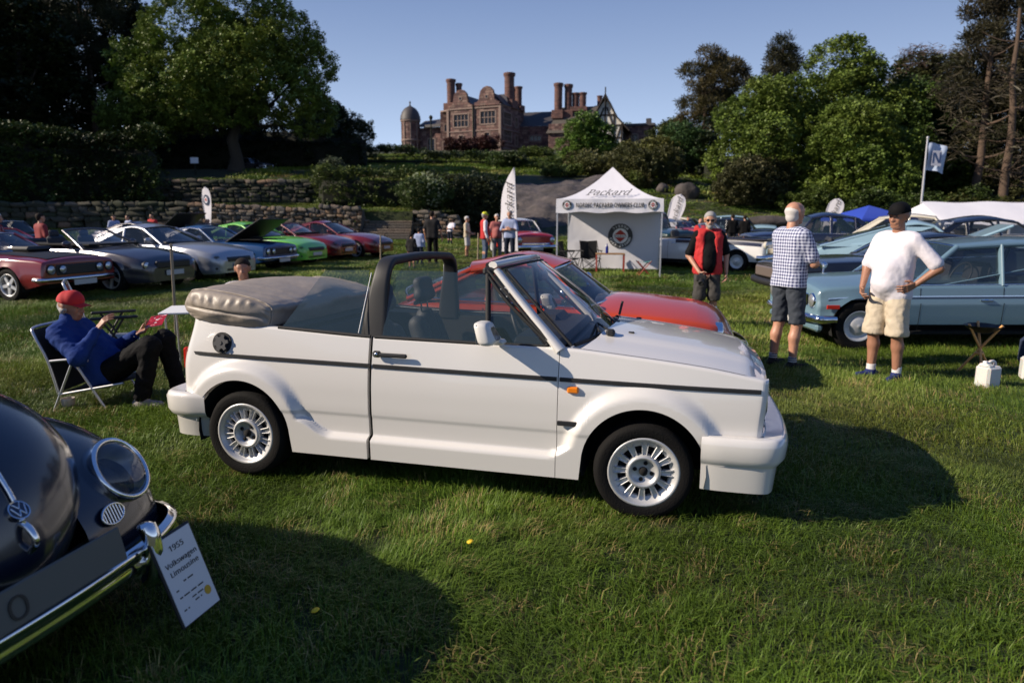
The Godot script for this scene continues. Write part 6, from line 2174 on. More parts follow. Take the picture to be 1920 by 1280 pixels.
	S = saloon(M.navy, {"belt": [-1.1, 0.9, -0.8, 1.0, 0.0, 1.06, 1.9, 1.08, 2.8, 1.06, 3.5, 1.0], "cabin": [1.9, 1.08, 1.45, 1.6, -0.1, 1.58, -0.9, 1.06], "arc": 0.08, "dome": 0.08, "posts": [[0.85, 0.8, 0.05], [0.0, 0.0, 0.05]], "R": 0.36, "glass": M.tinted_glass})
	put_car(S, "dark blue rounded forties saloon behind the checked shirt man", 8.9, -23.4, 180.0, true, "", -1.0)
	S = saloon(M.pale_blue, {"belt": [-1.4, 0.72, -1.0, 0.92, 0.0, 1.0, 1.9, 1.0, 2.8, 0.98, 3.5, 0.94], "cabin": [1.9, 1.0, 1.4, 1.42, 0.5, 1.40, -1.2, 0.92], "sail": 0.9, "arc": 0.06, "dome": 0.06, "R": 0.36})
	var pb := put_car(S, "pale blue rounded fastback with raised bonnet behind the white shirt man", 11.8, -16.6, 20.0)
	ge = Geo.new()
	ge.box(Vector3(2.55, 1.2, 0), Vector3(1.2, 0.07, 1.2), 0.03, Basis(Vector3.BACK, 0.42))
	part("open_bonnet", ge, M.pale_blue, pb)
	S = saloon(M.cream_paint, {"roof_paint": M.black_paint, "belt": [-1.1, 0.9, -0.8, 1.02, 0.0, 1.08, 1.9, 1.1, 2.8, 1.08, 3.5, 1.02], "cabin": [1.8, 1.1, 1.3, 1.50, -0.3, 1.48, -1.0, 1.06], "arc": 0.07, "dome": 0.08, "posts": [[0.85, 0.8, 0.05], [0.0, 0.0, 0.05]], "R": 0.36, "glass": M.clear_glass})
	put_car(S, "cream and black old saloon before the long white marquee", 15.3, -18.6, 5.0)
	put_car(saloon(M.cream_paint, {"belt": [-1.1, 0.9, -0.8, 1.0, 0.0, 1.06, 1.9, 1.08, 2.8, 1.06, 3.5, 1.0], "cabin": [1.9, 1.08, 1.45, 1.6, -0.1, 1.58, -0.9, 1.06]}), "beige old saloon behind the raised pale blue bonnet", 14.4, -21.0, 30.0)

# ---------------------------------------------------------------- the dark beetle-shaped saloon at the left
func lettering(text: String, size: float, font_name: String, bold := false) -> TextMesh:
	var f := SystemFont.new()
	f.font_names = PackedStringArray([font_name])
	if bold: f.font_weight = 700
	var t := TextMesh.new()
	t.text = text
	t.font = f
	t.font_size = 64
	t.pixel_size = size / 64.0
	t.depth = 0.002
	t.curve_step = 2.0
	return t

func letters(called: String, text: String, size: float, m: Material, parent: Node3D, xf: Transform3D, font := "Droid Sans", bold := false) -> MeshInstance3D:
	var o := part(called, lettering(text, size, font, bold), m, parent)
	o.transform = xf
	return o

func round_saloon() -> void:
	var P: Material = M.dusk_blue
	var c := thing("round_saloon_car", "dark blue-black round-nosed old saloon at the lower left corner", "car", Vector3(-1.44, GROUND, -2.0), deg_to_rad(-13.0))
	# bonnet: arcs across a rising centre line
	var line := bend(p3([-0.10, 0.47, 0, -0.105, 0.58, 0, -0.16, 0.75, 0, -0.28, 0.90, 0, -0.5, 1.03, 0, -0.9, 1.12, 0, -1.42, 1.15, 0]), 6)
	var wid := pv([0.0, 0.22, 0.12, 0.31, 0.25, 0.40, 0.45, 0.47, 0.7, 0.53, 1.0, 0.57])
	var rows := []
	for i in line.size():
		var u := float(i) / (line.size() - 1)
		var d := (line[mini(i + 1, line.size() - 1)] - line[maxi(i - 1, 0)]).normalized()
		var nn := Vector3(d.y, -d.x, 0)
		if nn.x < 0 and nn.y < 0: nn = -nn
		var w := curve(wid, u)
		var row := PackedVector3Array()
		for k in 25:
			var a := (k / 12.0 - 1.0) * 1.45
			row.push_back(line[i] - nn * (1.0 - cos(a)) * w * 0.62 + Vector3(0, 0, sin(a) * w))
		rows.append(row)
	var ge := Geo.new(); ge.grid(rows)
	part("bonnet", ge, P, c)
	ge = Geo.new()
	for e in [0, 24]:
		var edge := PackedVector3Array()
		for r in rows: edge.push_back(r[e])
		ge.tube(edge, 0.006, 5)
	part("bonnet_gap", ge, M.wheel_well, c)
	# wings
	for sd in [1.0, -1.0]:
		rows = []
		for i in 27:
			var a := lerpf(-0.75, PI + 0.12, i / 26.0)
			var row := PackedVector3Array()
			for k in 19:
				var b := k / 18.0 * PI * 0.5
				var px := pow(cos(b), 0.6)
				var fwd := 1.0 + 0.05 * cos(a)
				var x := -0.74 + 0.61 * cos(a) * px * fwd
				var y := 0.35 + 0.50 * sin(a) * px
				if sin(a) < 0: y = 0.35 + 0.3 * sin(a) * px
				row.push_back(Vector3(x, y, sd * (0.24 + 0.585 * pow(sin(b), 0.8))))
			if sd < 0: row.reverse()
			rows.append(row)
		ge = Geo.new(); ge.grid(rows)
		part("front_wing", ge, P, c)
		# sloping headlight
		var hb := Basis(Vector3.UP, -0.10 * sd) * Basis(Vector3.BACK, -PI / 2 + 0.56) * Basis.from_scale(Vector3(1.1, 1.0, 1.0))
		ge = Geo.new()
		ge.at(Vector3(-0.228, 0.635, 0.51 * sd), hb)
		ge.lathe(pv([0.112, -0.14, 0.122, -0.03, 0.124, 0.012, 0.119, 0.022, 0.108, 0.024, 0.104, 0.014]), 36)
		var hl := part("headlight", ge, M.chrome, c)
		ge = Geo.new()
		ge.at(Vector3(-0.228, 0.635, 0.51 * sd), hb)
		ge.lathe(pv([0.105, 0.014, 0.09, 0.033, 0.06, 0.048, 0.0, 0.055]), 36)
		part("lens", ge, M.beetle_lens, hl)
		ge = Geo.new()
		ge.at(Vector3(-0.228, 0.635, 0.51 * sd), hb)
		ge.lathe(pv([0.104, 0.010, 0.09, -0.02, 0.06, -0.045, 0.03, -0.056, 0.0, -0.06]), 32)
		part("reflector", ge, M.lamp_bowl, hl)
		# oval horn grille
		ge = Geo.new()
		var gb := Basis(Vector3.UP, PI / 2 - 0.12 * sd) * Basis(Vector3.RIGHT, -0.36)
		ge.at(Vector3(-0.134, 0.525, 0.365 * sd), gb)
		var ov := PackedVector3Array()
		for k in 25: ov.push_back(Vector3(cos(TAU * k / 24.0) * 0.056, sin(TAU * k / 24.0) * 0.036, 0))
		ge.tube(ov, 0.005, 5, false)
		for k in 7:
			var x := -0.042 + k * 0.014
			var h := 0.036 * sqrt(maxf(0.0, 1.0 - pow(x / 0.056, 2.0)))
			ge.bar(Vector3(x, -h, 0), Vector3(x, h, 0), 0.0032, 5)
		var hg := part("horn_grille", ge, M.chrome, c)
		ge = Geo.new()
		ge.at(Vector3(-0.135, 0.525, 0.365 * sd), gb)
		var op := PackedVector2Array()
		for k in 24: op.push_back(Vector2(cos(TAU * k / 24.0) * 0.054, sin(TAU * k / 24.0) * 0.034))
		ge.plate(op, -0.004, -0.002)
		part("grille_back", ge, M.wheel_well, hg)
		add_wheel(c, Vector3(-0.74, 0.31, 0.60 * sd), 0.325, 0.15, "disc")
		add_wheel(c, Vector3(-3.14, 0.31, 0.60 * sd), 0.325, 0.15, "disc")
		rows = []
		for i in 21:
			var a := lerpf(-0.3, PI + 0.4, i / 20.0)
			var row := PackedVector3Array()
			for k in 13:
				var b := k / 12.0 * PI * 0.5
				row.push_back(Vector3(-3.16 + 0.60 * cos(a) * cos(b), 0.36 + 0.46 * sin(a) * cos(b), sd * (0.42 + 0.34 * sin(b))))
			rows.append(row)
		ge = Geo.new(); ge.grid(rows)
		part("rear_wing", ge, P, c)
		ge = Geo.new()
		ge.box(Vector3(-1.95, 0.3, 0.68 * sd), Vector3(1.7, 0.05, 0.16), 0.02)
		part("running_board", ge, M.black_rubber, c)
	# front apron, cabin and tail
	ge = Geo.new()
	rows = []
	for i in 7:
		var row := PackedVector3Array()
		for k in 15:
			var w := k / 7.0 - 1.0
			row.push_back(Vector3(-0.13 - 0.16 * w * w - 0.05 * (i / 6.0), 0.47 - 0.26 * i / 6.0 + 0.02 * w * w, w * 0.62))
		rows.append(row)
	ge.grid(rows)
	part("front_apron", ge, P, c)
	rows = []
	var roofp := pv([-4.02, 0.42, -3.95, 0.72, -3.6, 1.05, -3.1, 1.30, -2.6, 1.455, -2.1, 1.50, -1.75, 1.46, -1.55, 1.33, -1.32, 1.06, -1.2, 0.9])
	var wp := pv([-4.02, 0.32, -3.7, 0.5, -3.0, 0.64, -2.2, 0.69, -1.5, 0.67, -1.2, 0.62])
	for i in 40:
		var x := lerpf(-4.02, -1.2, i / 39.0)
		var top := curve(roofp, x)
		var w := curve(wp, x)
		var row := PackedVector3Array()
		for k in 33:
			var a := lerpf(-0.35, PI + 0.35, k / 32.0)
			var cs := signf(cos(a)) * pow(absf(cos(a)), 0.62)
			var sn := signf(sin(a)) * pow(absf(sin(a)), 0.72)
			row.push_back(Vector3(x, 0.42 + (top - 0.42) * sn, w * cs * (1.0 - 0.16 * maxf(0.0, sn))))
		rows.append(row)
	ge = Geo.new(); ge.grid(rows)
	part("cabin", ge, P, c)
	ge = Geo.new()
	rows = []
	for i in 5:
		var row := PackedVector3Array()
		for k in 11:
			var w := k / 5.0 - 1.0
			row.push_back(Vector3(-1.335 - i * 0.075 + 0.035 - 0.03 * w * w, 1.10 + i * 0.075, w * (0.5 - 0.015 * i)))
		rows.append(row)
	ge.grid(rows)
	part("windscreen", ge, M.dark_glass, c)
	for sd in [1.0, -1.0]:
		ge = Geo.new()
		ge.at(Vector3(0, 0, sd * 0.615), Basis(Vector3.RIGHT, -0.16 * sd))
		ge.plate(PackedVector2Array([Vector2(-1.62, 1.02), Vector2(-1.78, 1.32), Vector2(-2.3, 1.36), Vector2(-2.36, 1.02)]), -0.01, 0.05)
		part("side_window", ge, M.dark_glass, c)
	# chrome: bonnet strip with handle and badge, bumper, overriders
	ge = Geo.new()
	var strip := PackedVector3Array()
	for i in range(11, line.size()): strip.push_back(line[i] + Vector3(0.005, 0.009, 0))
	ge.tube(strip, 0.008, 6)
	part("bonnet_trim", ge, M.chrome, c)
	ge = Geo.new()
	ge.tube(bend(p3([-0.108, 0.56, 0, -0.075, 0.60, 0, -0.098, 0.645, 0, -0.135, 0.66, 0]), 4), 0.012, 8)
	part("bonnet_handle", ge, M.chrome, c)
	ge = Geo.new()
	var eb := Basis(Vector3.UP, PI / 2) * Basis(Vector3.RIGHT, -0.72)
	ge.at(line[10] + Vector3(0.006, 0.006, 0), eb)
	ge.plate(ring(0.033, 28), -0.01, 0.006)
	var em := part("badge", ge, M.chrome, c)
	ge = Geo.new()
	ge.at(line[10] + Vector3(0.006, 0.006, 0), eb)
	ge.plate(ring(0.029, 28), 0.004, 0.0075)
	part("badge_field", ge, M.navy, em)
	ge = Geo.new()
	ge.at(line[10] + Vector3(0.006, 0.006, 0), eb)
	for q in [[-0.016, 0.031, 0.0, 0.004], [0.016, 0.031, 0.0, 0.004], [-0.029, 0.016, -0.013, -0.029], [-0.013, -0.029, 0.0, -0.002], [0.0, -0.002, 0.013, -0.029], [0.013, -0.029, 0.029, 0.016]]:
		ge.bar(Vector3(q[0], q[1], 0.010) * 0.78, Vector3(q[2], q[3], 0.010) * 0.78, 0.0026, 4)
	part("badge_letters", ge, M.chrome, em)
	ge = Geo.new()
	ribbon(ge, mirror_path(pv([-0.36, 0.70, -0.22, 0.69, -0.10, 0.62, -0.025, 0.45, 0.0, 0.25, 0.01, 0.0]), 6), pv([-0.012, 0.335, 0.012, 0.338, 0.022, 0.352, 0.013, 0.372, 0.013, 0.386, 0.024, 0.408, 0.014, 0.424, -0.012, 0.428]))
	part("bumper", ge, M.chrome, c)
	for sd in [1.0, -1.0]:
		ge = Geo.new()
		ge.tube(bend(p3([0.0, 0.275, 0.36 * sd, 0.03, 0.31, 0.36 * sd, 0.036, 0.39, 0.36 * sd, 0.028, 0.46, 0.36 * sd, 0.012, 0.49, 0.36 * sd]), 4), 0.032, 14)
		ge.ball(Vector3(0.01, 0.492, 0.36 * sd), Vector3(0.032, 0.016, 0.033), 12)
		part("overrider", ge, M.chrome, c)
	ge = Geo.new()
	ge.box(Vector3(0.035, 0.50, 0.03), Vector3(0.012, 0.12, 0.50), 0.004, Basis(Vector3.BACK, 0.22))
	var pt := part("number_plate", ge, M.plate_worn, c)
	letters("plate_letter", "O", 0.1, M.black_plastic, pt, Transform3D(Basis(Vector3.UP, PI / 2) * Basis(Vector3.RIGHT, -0.22), Vector3(0.045, 0.495, 0.18)))
	# the info board leaning before it
	var bl := Vector3(-1.222, 0.035, -2.315); var br := Vector3(-1.158, 0.055, -2.468); var tl := Vector3(-1.315, 0.36, -2.318)
	var ax := (br - bl); var ay := (tl - bl)
	var W := ax.length(); var Hh := ay.length()
	var bx := ax.normalized(); var by := (ay - bx * ay.dot(bx)).normalized()
	var b3 := Basis(bx, by, bx.cross(by))
	var sg := thing("info_board", "white printed info board in dark frame leaning at the dark saloon's bumper", "sign", bl)
	sg.basis = b3
	ge = Geo.new()
	ge.box(Vector3(W * 0.5, Hh * 0.5, -0.008), Vector3(W + 0.016, Hh + 0.016, 0.012), 0.003)
	part("frame", ge, M.black_plastic, sg)
	ge = Geo.new()
	ge.box(Vector3(W * 0.5, Hh * 0.5, 0.0), Vector3(W, Hh, 0.004))
	var sheet := part("sheet", ge, mat("poster_paper", lin(0.6, 0.6, 0.62), 0.35), sg)
	var ink: Material = mat("dark_ink", lin(0.015, 0.015, 0.015), 0.6)
	var put := func(txt: String, y: float, size: float, x: float) -> void: letters("print", txt, size, ink, sheet, Transform3D(Basis(), Vector3(W * x, Hh * y, 0.003)))
	put.call("1955", 0.86, 0.03, 0.52)
	put.call("Volkswagen", 0.70, 0.027, 0.52)
	put.call("Limousine", 0.595, 0.028, 0.52)
	var lg := Geo.new()
	for q in [[0.52, 0.46, 0.3], [0.14, 0.40, 0.12], [0.5, 0.31, 0.72], [0.6, 0.24, 0.36], [0.56, 0.19, 0.2], [0.2, 0.16, 0.16]]:
		for k in int(q[2] * 26): if (k * 7 + int(q[1] * 100)) % 5 != 0: lg.box(Vector3(W * (q[0] - q[2] * 0.5) + k * W / 26.0 + 0.002, Hh * q[1], 0.0025), Vector3(W / 32.0, 0.0055, 0.001))
	part("small_print", lg, ink, sheet)
	lg = Geo.new()
	lg.at(Vector3(W * 0.82, Hh * 0.2, 0.0))
	lg.plate(ring(0.014, 16, Vector2.ZERO, 1.3), 0.002, 0.004)
	part("yellow_mark", lg, mat("yellow_ink", lin(0.5, 0.3, 0.02), 0.5), sheet)

func cloth(called: String, c: Color) -> StandardMaterial3D:
	var m := mat(called, c, 0.8)
	m.rim_enabled = true; m.rim = 0.25; m.rim_tint = 0.5
	return m

func script_word(parent: Node3D, text: String, size: float, xf: Transform3D, slant := 0.35) -> void:
	var sk := Basis(Vector3(1, 0, 0), Vector3(slant, 1, 0), Vector3(0, 0, 1))
	letters("lettering", text, size, M.ink_black, parent, xf * Transform3D(sk, Vector3.ZERO), "Droid Serif")

func round_logo(parent: Node3D, at: Vector3, r: float, mirrored: bool, ring_m: Material) -> void:
	var f := Basis.from_scale(Vector3(-1 if mirrored else 1, 1, 1))
	var o := hold("round_emblem", parent, at)
	o.basis = f
	var ge := Geo.new()
	ge.plate(ring(r, 40), 0.0, 0.003)
	part("emblem_disc", ge, ring_m, o)
	ge = Geo.new()
	ge.plate(ring(r * 0.62, 32), 0.003, 0.005)
	part("emblem_field", ge, M.white_plain, o)
	ge = Geo.new()
	ge.at(Vector3(0, 0, 0.005))
	ge.plate(PackedVector2Array([Vector2(-0.5, 0.1) * r, Vector2(0, 0.5) * r, Vector2(0.5, 0.1) * r]), 0, 0.002)
	ge.plate(PackedVector2Array([Vector2(-0.45, -0.12) * r, Vector2(0, -0.5) * r, Vector2(0.45, -0.12) * r]), 0, 0.002)
	part("emblem_mark", ge, M.emblem_red, o)
	letters("emblem_word", "Packard", r * 0.24, M.emblem_grey, o, Transform3D(Basis(Vector3(1, 0, 0), Vector3(0.3, 1, 0), Vector3(0, 0, 1)), Vector3(0, -0.01 * r, 0.008)), "Droid Serif", true)
	for w in [["NORDIC", 90.0, 17.0, -1.0], ["OWNERS CLUB", -90.0, 15.0, 1.0]]:
		var n: int = w[0].length()
		for i in n:
			if w[0][i] == " ": continue
			var a := deg_to_rad(w[1] + w[3] * (i - (n - 1) * 0.5) * w[2])
			var p := Vector3(cos(a), sin(a), 0) * r * 0.8
			letters("letter", w[0][i], r * 0.27, M.white_plain, o, Transform3D(Basis(Vector3.BACK, a + (-PI / 2 if w[3] < 0 else PI / 2)), p + Vector3(0, 0, 0.003)), "Droid Sans", true)

func camp_chair(label: String, at: Vector3, turn: float) -> void:
	var c := thing("camp_chair", label, "chair", at, turn, "folding camp chairs under the tent")
	var ge := Geo.new()
	ge.grid([p3([-0.27, 0.42, 0.22, 0, 0.38, 0.24, 0.27, 0.42, 0.22]), p3([-0.27, 0.40, -0.2, 0, 0.34, -0.2, 0.27, 0.40, -0.2])])
	part("seat", ge, M.chair_black, c)
	ge = Geo.new()
	ge.grid([p3([-0.27, 0.40, -0.2, 0, 0.36, -0.24, 0.27, 0.40, -0.2]), p3([-0.27, 0.92, -0.34, 0, 0.9, -0.38, 0.27, 0.92, -0.34])])
	part("backrest", ge, M.chair_black, c)
	for s in [-1, 1]:
		ge = Geo.new()
		ge.bar(Vector3(s * 0.27, 0.0, 0.26), Vector3(-s * 0.27, 0.40, 0.22), 0.011, 6)
		part("leg", ge, M.chair_black, c)
		ge = Geo.new()
		ge.bar(Vector3(s * 0.27, 0.0, -0.26), Vector3(-s * 0.27, 0.40, -0.2), 0.011, 6)
		part("leg", ge, M.chair_black, c)
		ge = Geo.new()
		ge.bar(Vector3(s * 0.27, 0.0, 0.26), Vector3(s * 0.27, 0.92, -0.34), 0.011, 6)
		ge.bar(Vector3(s * 0.28, 0.0, -0.26), Vector3(s * 0.28, 0.62, 0.2), 0.011, 6)
		ge.box(Vector3(s * 0.28, 0.63, -0.03), Vector3(0.05, 0.03, 0.5), 0.012)
		part("armrest", ge, M.chair_black, c)

func feather_flag(label: String, at: Vector3, h: float, w: float, shape: String, turn: float, lean: float) -> Node3D:
	var t := thing("banner_flag", label, "flag", at, turn)
	t.rotation.z = lean
	var ge := Geo.new()
	var P := PackedVector3Array()
	var rows := []
	for i in 25:
		var u := i / 24.0
		var x0 := 0.0
		var x1 := 0.0
		if shape == "feather": # straight mast edge at the right, curved top at the left
			x1 = 0.0
			x0 = -w * lerpf(1.0, 0.62, u) if u < 0.5 else -w * lerpf(0.81, 0.0, pow((u - 0.5) * 2.0, 2.4))
			if u < 0.02: x0 = -w * 0.98
		else: # teardrop
			var k := sqrt(maxf(0.0, 1.0 - pow(maxf(u - 0.78, 0.0) / 0.22, 2.0)))
			var ww := w * lerpf(0.16, 1.0, smoothstep(0.0, 0.8, u)) * k
			x0 = -ww * 0.5 + 0.04 * u; x1 = ww * 0.5 + 0.04 * u
		var y := 0.3 + (h - 0.3) * u
		var wave := 0.03 * sin(u * 7.0)
		rows.append(PackedVector3Array([Vector3(x0, y, wave), Vector3((x0 + x1) * 0.5, y, wave + 0.02), Vector3(x1, y, 0)]))
		P.push_back(Vector3(x1 if shape == "feather" else x0, y, 0))
	ge.grid(rows)
	part("banner", ge, M.banner_white, t)
	ge = Geo.new()
	var pole := PackedVector3Array([Vector3(0 if shape == "feather" else P[0].x, -0.1, 0)])
	pole.append_array(P)
	ge.tube(pole, 0.012, 6)
	part("mast", ge, M.tent_metal, t)
	return t

func props() -> void:
	mat("ink_black", lin(0.012, 0.012, 0.013), 0.7)
	mat("emblem_red", lin(0.4, 0.04, 0.025), 0.7)
	mat("emblem_grey", lin(0.12, 0.12, 0.12), 0.7)
	mat("tent_metal", lin(0.5, 0.5, 0.52), 0.4, 0.5)
	cloth("chair_black", lin(0.008, 0.008, 0.009))
	var tc := cloth("tent_white", lin(0.66, 0.65, 0.69))
	tc.backlight_enabled = true; tc.backlight = Color(0.28, 0.28, 0.3)
	tc.normal_enabled = true; tc.normal_texture = bump_tex(0.006, 201, 2.0, 256)
	triplanar(tc, 0.5)
	var bw := cloth("banner_white", lin(0.62, 0.6, 0.64))
	bw.backlight_enabled = true; bw.backlight = Color(0.3, 0.3, 0.3)
	# the club's tent
	var yaw := deg_to_rad(-11.0)
	var T := thing("canopy_tent", "white pop-up canopy tent with black club lettering and round emblems", "tent", Vector3(2.9, land(2.6, -20.2), -20.2), yaw)
	var W := 1.44
	var E := 2.12
	var ge := Geo.new()
	for s in 4:
		ge.at(Vector3.ZERO, Basis(Vector3.UP, s * PI / 2))
		var rows := []
		for i in 13:
			var u := i / 12.0
			var hw := W * (1.0 - u)
			var y := E + 0.88 * pow(u, 1.7) + 0.04 * u
			if u > 0.80: hw = W * 0.20 * (1.0 - (u - 0.8) / 0.2) * 1.05 + 0.006
			var row := PackedVector3Array()
			for k in 9:
				var w := k / 4.0 - 1.0
				row.push_back(Vector3(hw * w, y + 0.03 * (1.0 - w * w) * -1.0 * (1.0 - u), hw))
			rows.append(row)
		ge.grid(rows)
	part("roof", ge, tc, T)
	for s in 4:
		ge = Geo.new()
		ge.at(Vector3.ZERO, Basis(Vector3.UP, s * PI / 2))
		var a := PackedVector3Array(); var b := PackedVector3Array()
		for k in 25:
			var w := k / 12.0 - 1.0
			a.push_back(Vector3(W * w, E, W)); b.push_back(Vector3(W * w * 1.003, E - 0.36 + 0.02 * sin(w * 9.0 + s), W + 0.012 + 0.012 * sin(w * 14.0)))
		ge.grid([b, a])
		part("valance", ge, tc, T)
	for s in [[-1, 1], [1, 1], [-1, -1], [1, -1]]:
		ge = Geo.new()
		ge.box(Vector3(s[0] * (W - 0.03), E * 0.5 - 0.1, s[1] * (W - 0.03)), Vector3(0.04, E + 0.15, 0.04), 0.004)
		ge.box(Vector3(s[0] * (W - 0.03), 0.02, s[1] * (W - 0.03)), Vector3(0.1, 0.02, 0.1), 0.004)
		ge.box(Vector3(s[0] * (W - 0.03), 0.9, s[1] * (W - 0.03)), Vector3(0.055, 0.09, 0.055), 0.008)
		part("leg", ge, M.tent_metal, T)
	for sgn in [[-W + 0.03, -W + 0.04, W - 0.03, -W + 0.04]]:
		ge = Geo.new()
		var rows := []
		for i in 9:
			var row := PackedVector3Array()
			for k in 25:
				var u := k / 24.0
				row.push_back(Vector3(lerpf(sgn[0], sgn[2], u) + 0.02 * sin(i * 1.7), 0.03 + (E - 0.2) * i / 8.0, lerpf(sgn[1], sgn[3], u) + 0.025 * sin(u * 11.0 + i * 0.5)))
			rows.append(row)
		ge.grid(rows)
		part("wall_sheet", ge, tc, T)
	round_logo(T, Vector3(0.22, 1.05, -W + 0.085), 0.38, true, mat("emblem_dark", lin(0.05, 0.05, 0.055), 0.7))
	round_logo(T, Vector3(-W + 0.3, E - 0.16, W + 0.03), 0.125, false, M.ink_black)
	round_logo(T, Vector3(W - 0.28, E - 0.16, W + 0.03), 0.125, false, M.ink_black)
	letters("lettering", "NORDIC PACKARD OWNERS CLUB", 0.116, M.ink_black, T, Transform3D(Basis.from_scale(Vector3(1.0, 1.4, 1.0)), Vector3(0.02, E - 0.17, W + 0.03)), "Droid Sans", true)
	script_word(T, "Packard", 0.3, Transform3D(Basis(Vector3.RIGHT, -0.80), Vector3(-0.02, E + 0.18, W - 0.30)), 0.6)
	camp_chair("black folding camp chair turned sideways, at the tent's left leg", Vector3(1.75, land(1.7, -20.4), -20.6), 1.2)
	camp_chair("black folding camp chair facing out, behind the low table", Vector3(2.4, land(2.4, -20.8), -20.9), 0.15)
	var tb := thing("folding_table", "low wooden table with red legs under the tent", "table", Vector3(2.92, land(2.9, -20.4), -20.4), -0.12)
	mat("red_leg", lin(0.35, 0.05, 0.03), 0.5)
	var wd := mat("light_wood", Color.WHITE, 0.6)
	wd.albedo_texture = noise_tex(0.02, lin(0.22, 0.12, 0.05), lin(0.36, 0.21, 0.10), 203, 128)
	triplanar(wd, 3.0)
	ge = Geo.new(); ge.box(Vector3(0, 0.56, 0), Vector3(0.86, 0.03, 0.5), 0.008)
	part("tabletop", ge, M.light_wood, tb)
	for s in [[-0.4, 0.22], [0.4, 0.22], [-0.4, -0.22], [0.4, -0.22]]:
		ge = Geo.new(); ge.box(Vector3(s[0], 0.27, s[1]), Vector3(0.045, 0.55, 0.03), 0.004)
		part("leg", ge, M.red_leg, tb)
	var bo := thing("bottle", "blue bottle standing on the low table under the tent", "bottle", Vector3(2.82, land(2.9, -20.4) + 0.575, -20.4))
	ge = Geo.new(); ge.lathe(pv([0, 0, 0.04, 0.0, 0.042, 0.02, 0.042, 0.17, 0.035, 0.2, 0.014, 0.24, 0.014, 0.29, 0, 0.29]), 14)
	part("glass", ge, mat("blue_glass", lin(0.01, 0.02, 0.2), 0.15), bo)
	var fs := thing("folding_stool", "small folding stool with turquoise seat and red crossed legs", "stool", Vector3(3.72, land(3.7, -19.3), -19.35))
	ge = Geo.new(); ge.grid([p3([-0.2, 0.42, 0.15, 0, 0.38, 0.15, 0.2, 0.42, 0.15]), p3([-0.2, 0.42, -0.15, 0, 0.38, -0.15, 0.2, 0.42, -0.15])])
	part("seat", ge, mat("turquoise_cloth", lin(0.08, 0.3, 0.28), 0.8), fs)
	for s in [-1, 1]:
		for z in [0.15, -0.15]:
			ge = Geo.new(); ge.bar(Vector3(s * 0.18, 0, z), Vector3(-s * 0.19, 0.42, z), 0.014, 6)
			part("leg", ge, M.red_leg, fs)
	# banners
	var ff := feather_flag("tall white feather banner with script lettering, beside the group by the tent", Vector3(0.25, land(0.3, -27.0), -27.0), 3.5, 0.85, "feather", -0.5, 0.05)
	script_word(ff, "Packard", 0.42, Transform3D(Basis(Vector3.BACK, PI / 2 - 0.05), Vector3(-0.28, 2.15, 0.05)), 0.4)
	var f2 := feather_flag("white teardrop flag leaning right of the tent", Vector3(6.55, land(6.6, -30.0), -30.0), 2.65, 0.66, "teardrop", -0.4, -0.26)
	script_word(f2, "Packard", 0.3, Transform3D(Basis(Vector3.BACK, PI / 2 - 0.0), Vector3(0.06, 1.95, 0.04)), 0.4)
	var f3 := feather_flag("white teardrop flag behind the dark blue saloon", Vector3(16.9, land(17.0, -38.0), -38.0), 2.7, 0.8, "teardrop", -0.4, -0.32)
	script_word(f3, "Packard", 0.34, Transform3D(Basis(Vector3.BACK, PI / 2), Vector3(0.06, 1.95, 0.04)), 0.4)
	var f4 := feather_flag("white teardrop flag with dark emblem before the stone wall", Vector3(-16.6, land(-16.6, -38.0), -38.0), 3.2, 0.66, "teardrop", -0.4, 0.05)
	ge = Geo.new(); ge.at(Vector3(0.03, 2.5, 0.035)); ge.plate(ring(0.19, 20, Vector2.ZERO, 1.5), 0, 0.004)
	var em := part("emblem", ge, M.navy, f4)
	ge = Geo.new(); ge.at(Vector3(0.03, 2.5, 0.04)); ge.plate(ring(0.12, 16, Vector2.ZERO, 1.5), 0, 0.004)
	part("emblem_ring", ge, M.banner_white, em)
	ge = Geo.new(); ge.at(Vector3(0.03, 2.5, 0.045)); ge.plate(PackedVector2Array([Vector2(-0.06, -0.05), Vector2(0.07, -0.07), Vector2(0.03, 0.1), Vector2(-0.05, 0.08)]), 0, 0.004)
	part("emblem_mark", ge, M.emblem_red, em)
	# flagpole and its flag
	var fp := thing("flagpole", "white flagpole leaning slightly above the blue canopy", "flagpole", Vector3(23.5, land(23.5, -40.0), -40.0))
	ge = Geo.new(); ge.tube(PackedVector3Array([Vector3(0.05, 0, 0), Vector3(0.0, 5.95, 0)]), [0.075, 0.05], 8); ge.ball(Vector3(0, 5.98, 0), Vector3(0.09, 0.07, 0.09), 8)
	part("pole", ge, M.tent_metal, fp)
	var fg := thing("pennant", "pale blue flag with white emblem hanging from the flagpole", "flag", Vector3(23.55, land(23.5, -40.0) + 5.7, -40.0))
	var fr := []
	for i in 9:
		var row := PackedVector3Array()
		for k in 13:
			var u := k / 12.0
			row.push_back(Vector3(0.02 + 1.05 * u, -1.5 * i / 8.0 - 0.22 * u * u, 0.1 * sin(u * 8.0 + i * 0.4)))
		fr.append(row)
	ge = Geo.new(); ge.grid(fr)
	part("flag_cloth", ge, cloth("pale_flag", lin(0.38, 0.45, 0.58)), fg)
	ge = Geo.new(); ge.at(Vector3(0.5, -0.85, 0.14)); ge.plate(PackedVector2Array([Vector2(-0.28, -0.4), Vector2(0.28, -0.45), Vector2(0.26, 0.4), Vector2(-0.26, 0.42)]), 0, 0.005)
	var fm := part("flag_emblem", ge, M.banner_white, fg)
	letters("flag_letter", "N", 0.8, mat("flag_blue", lin(0.05, 0.09, 0.2), 0.8), fm, Transform3D(Basis(), Vector3(0.5, -0.85, 0.15)), "Droid Sans", true)
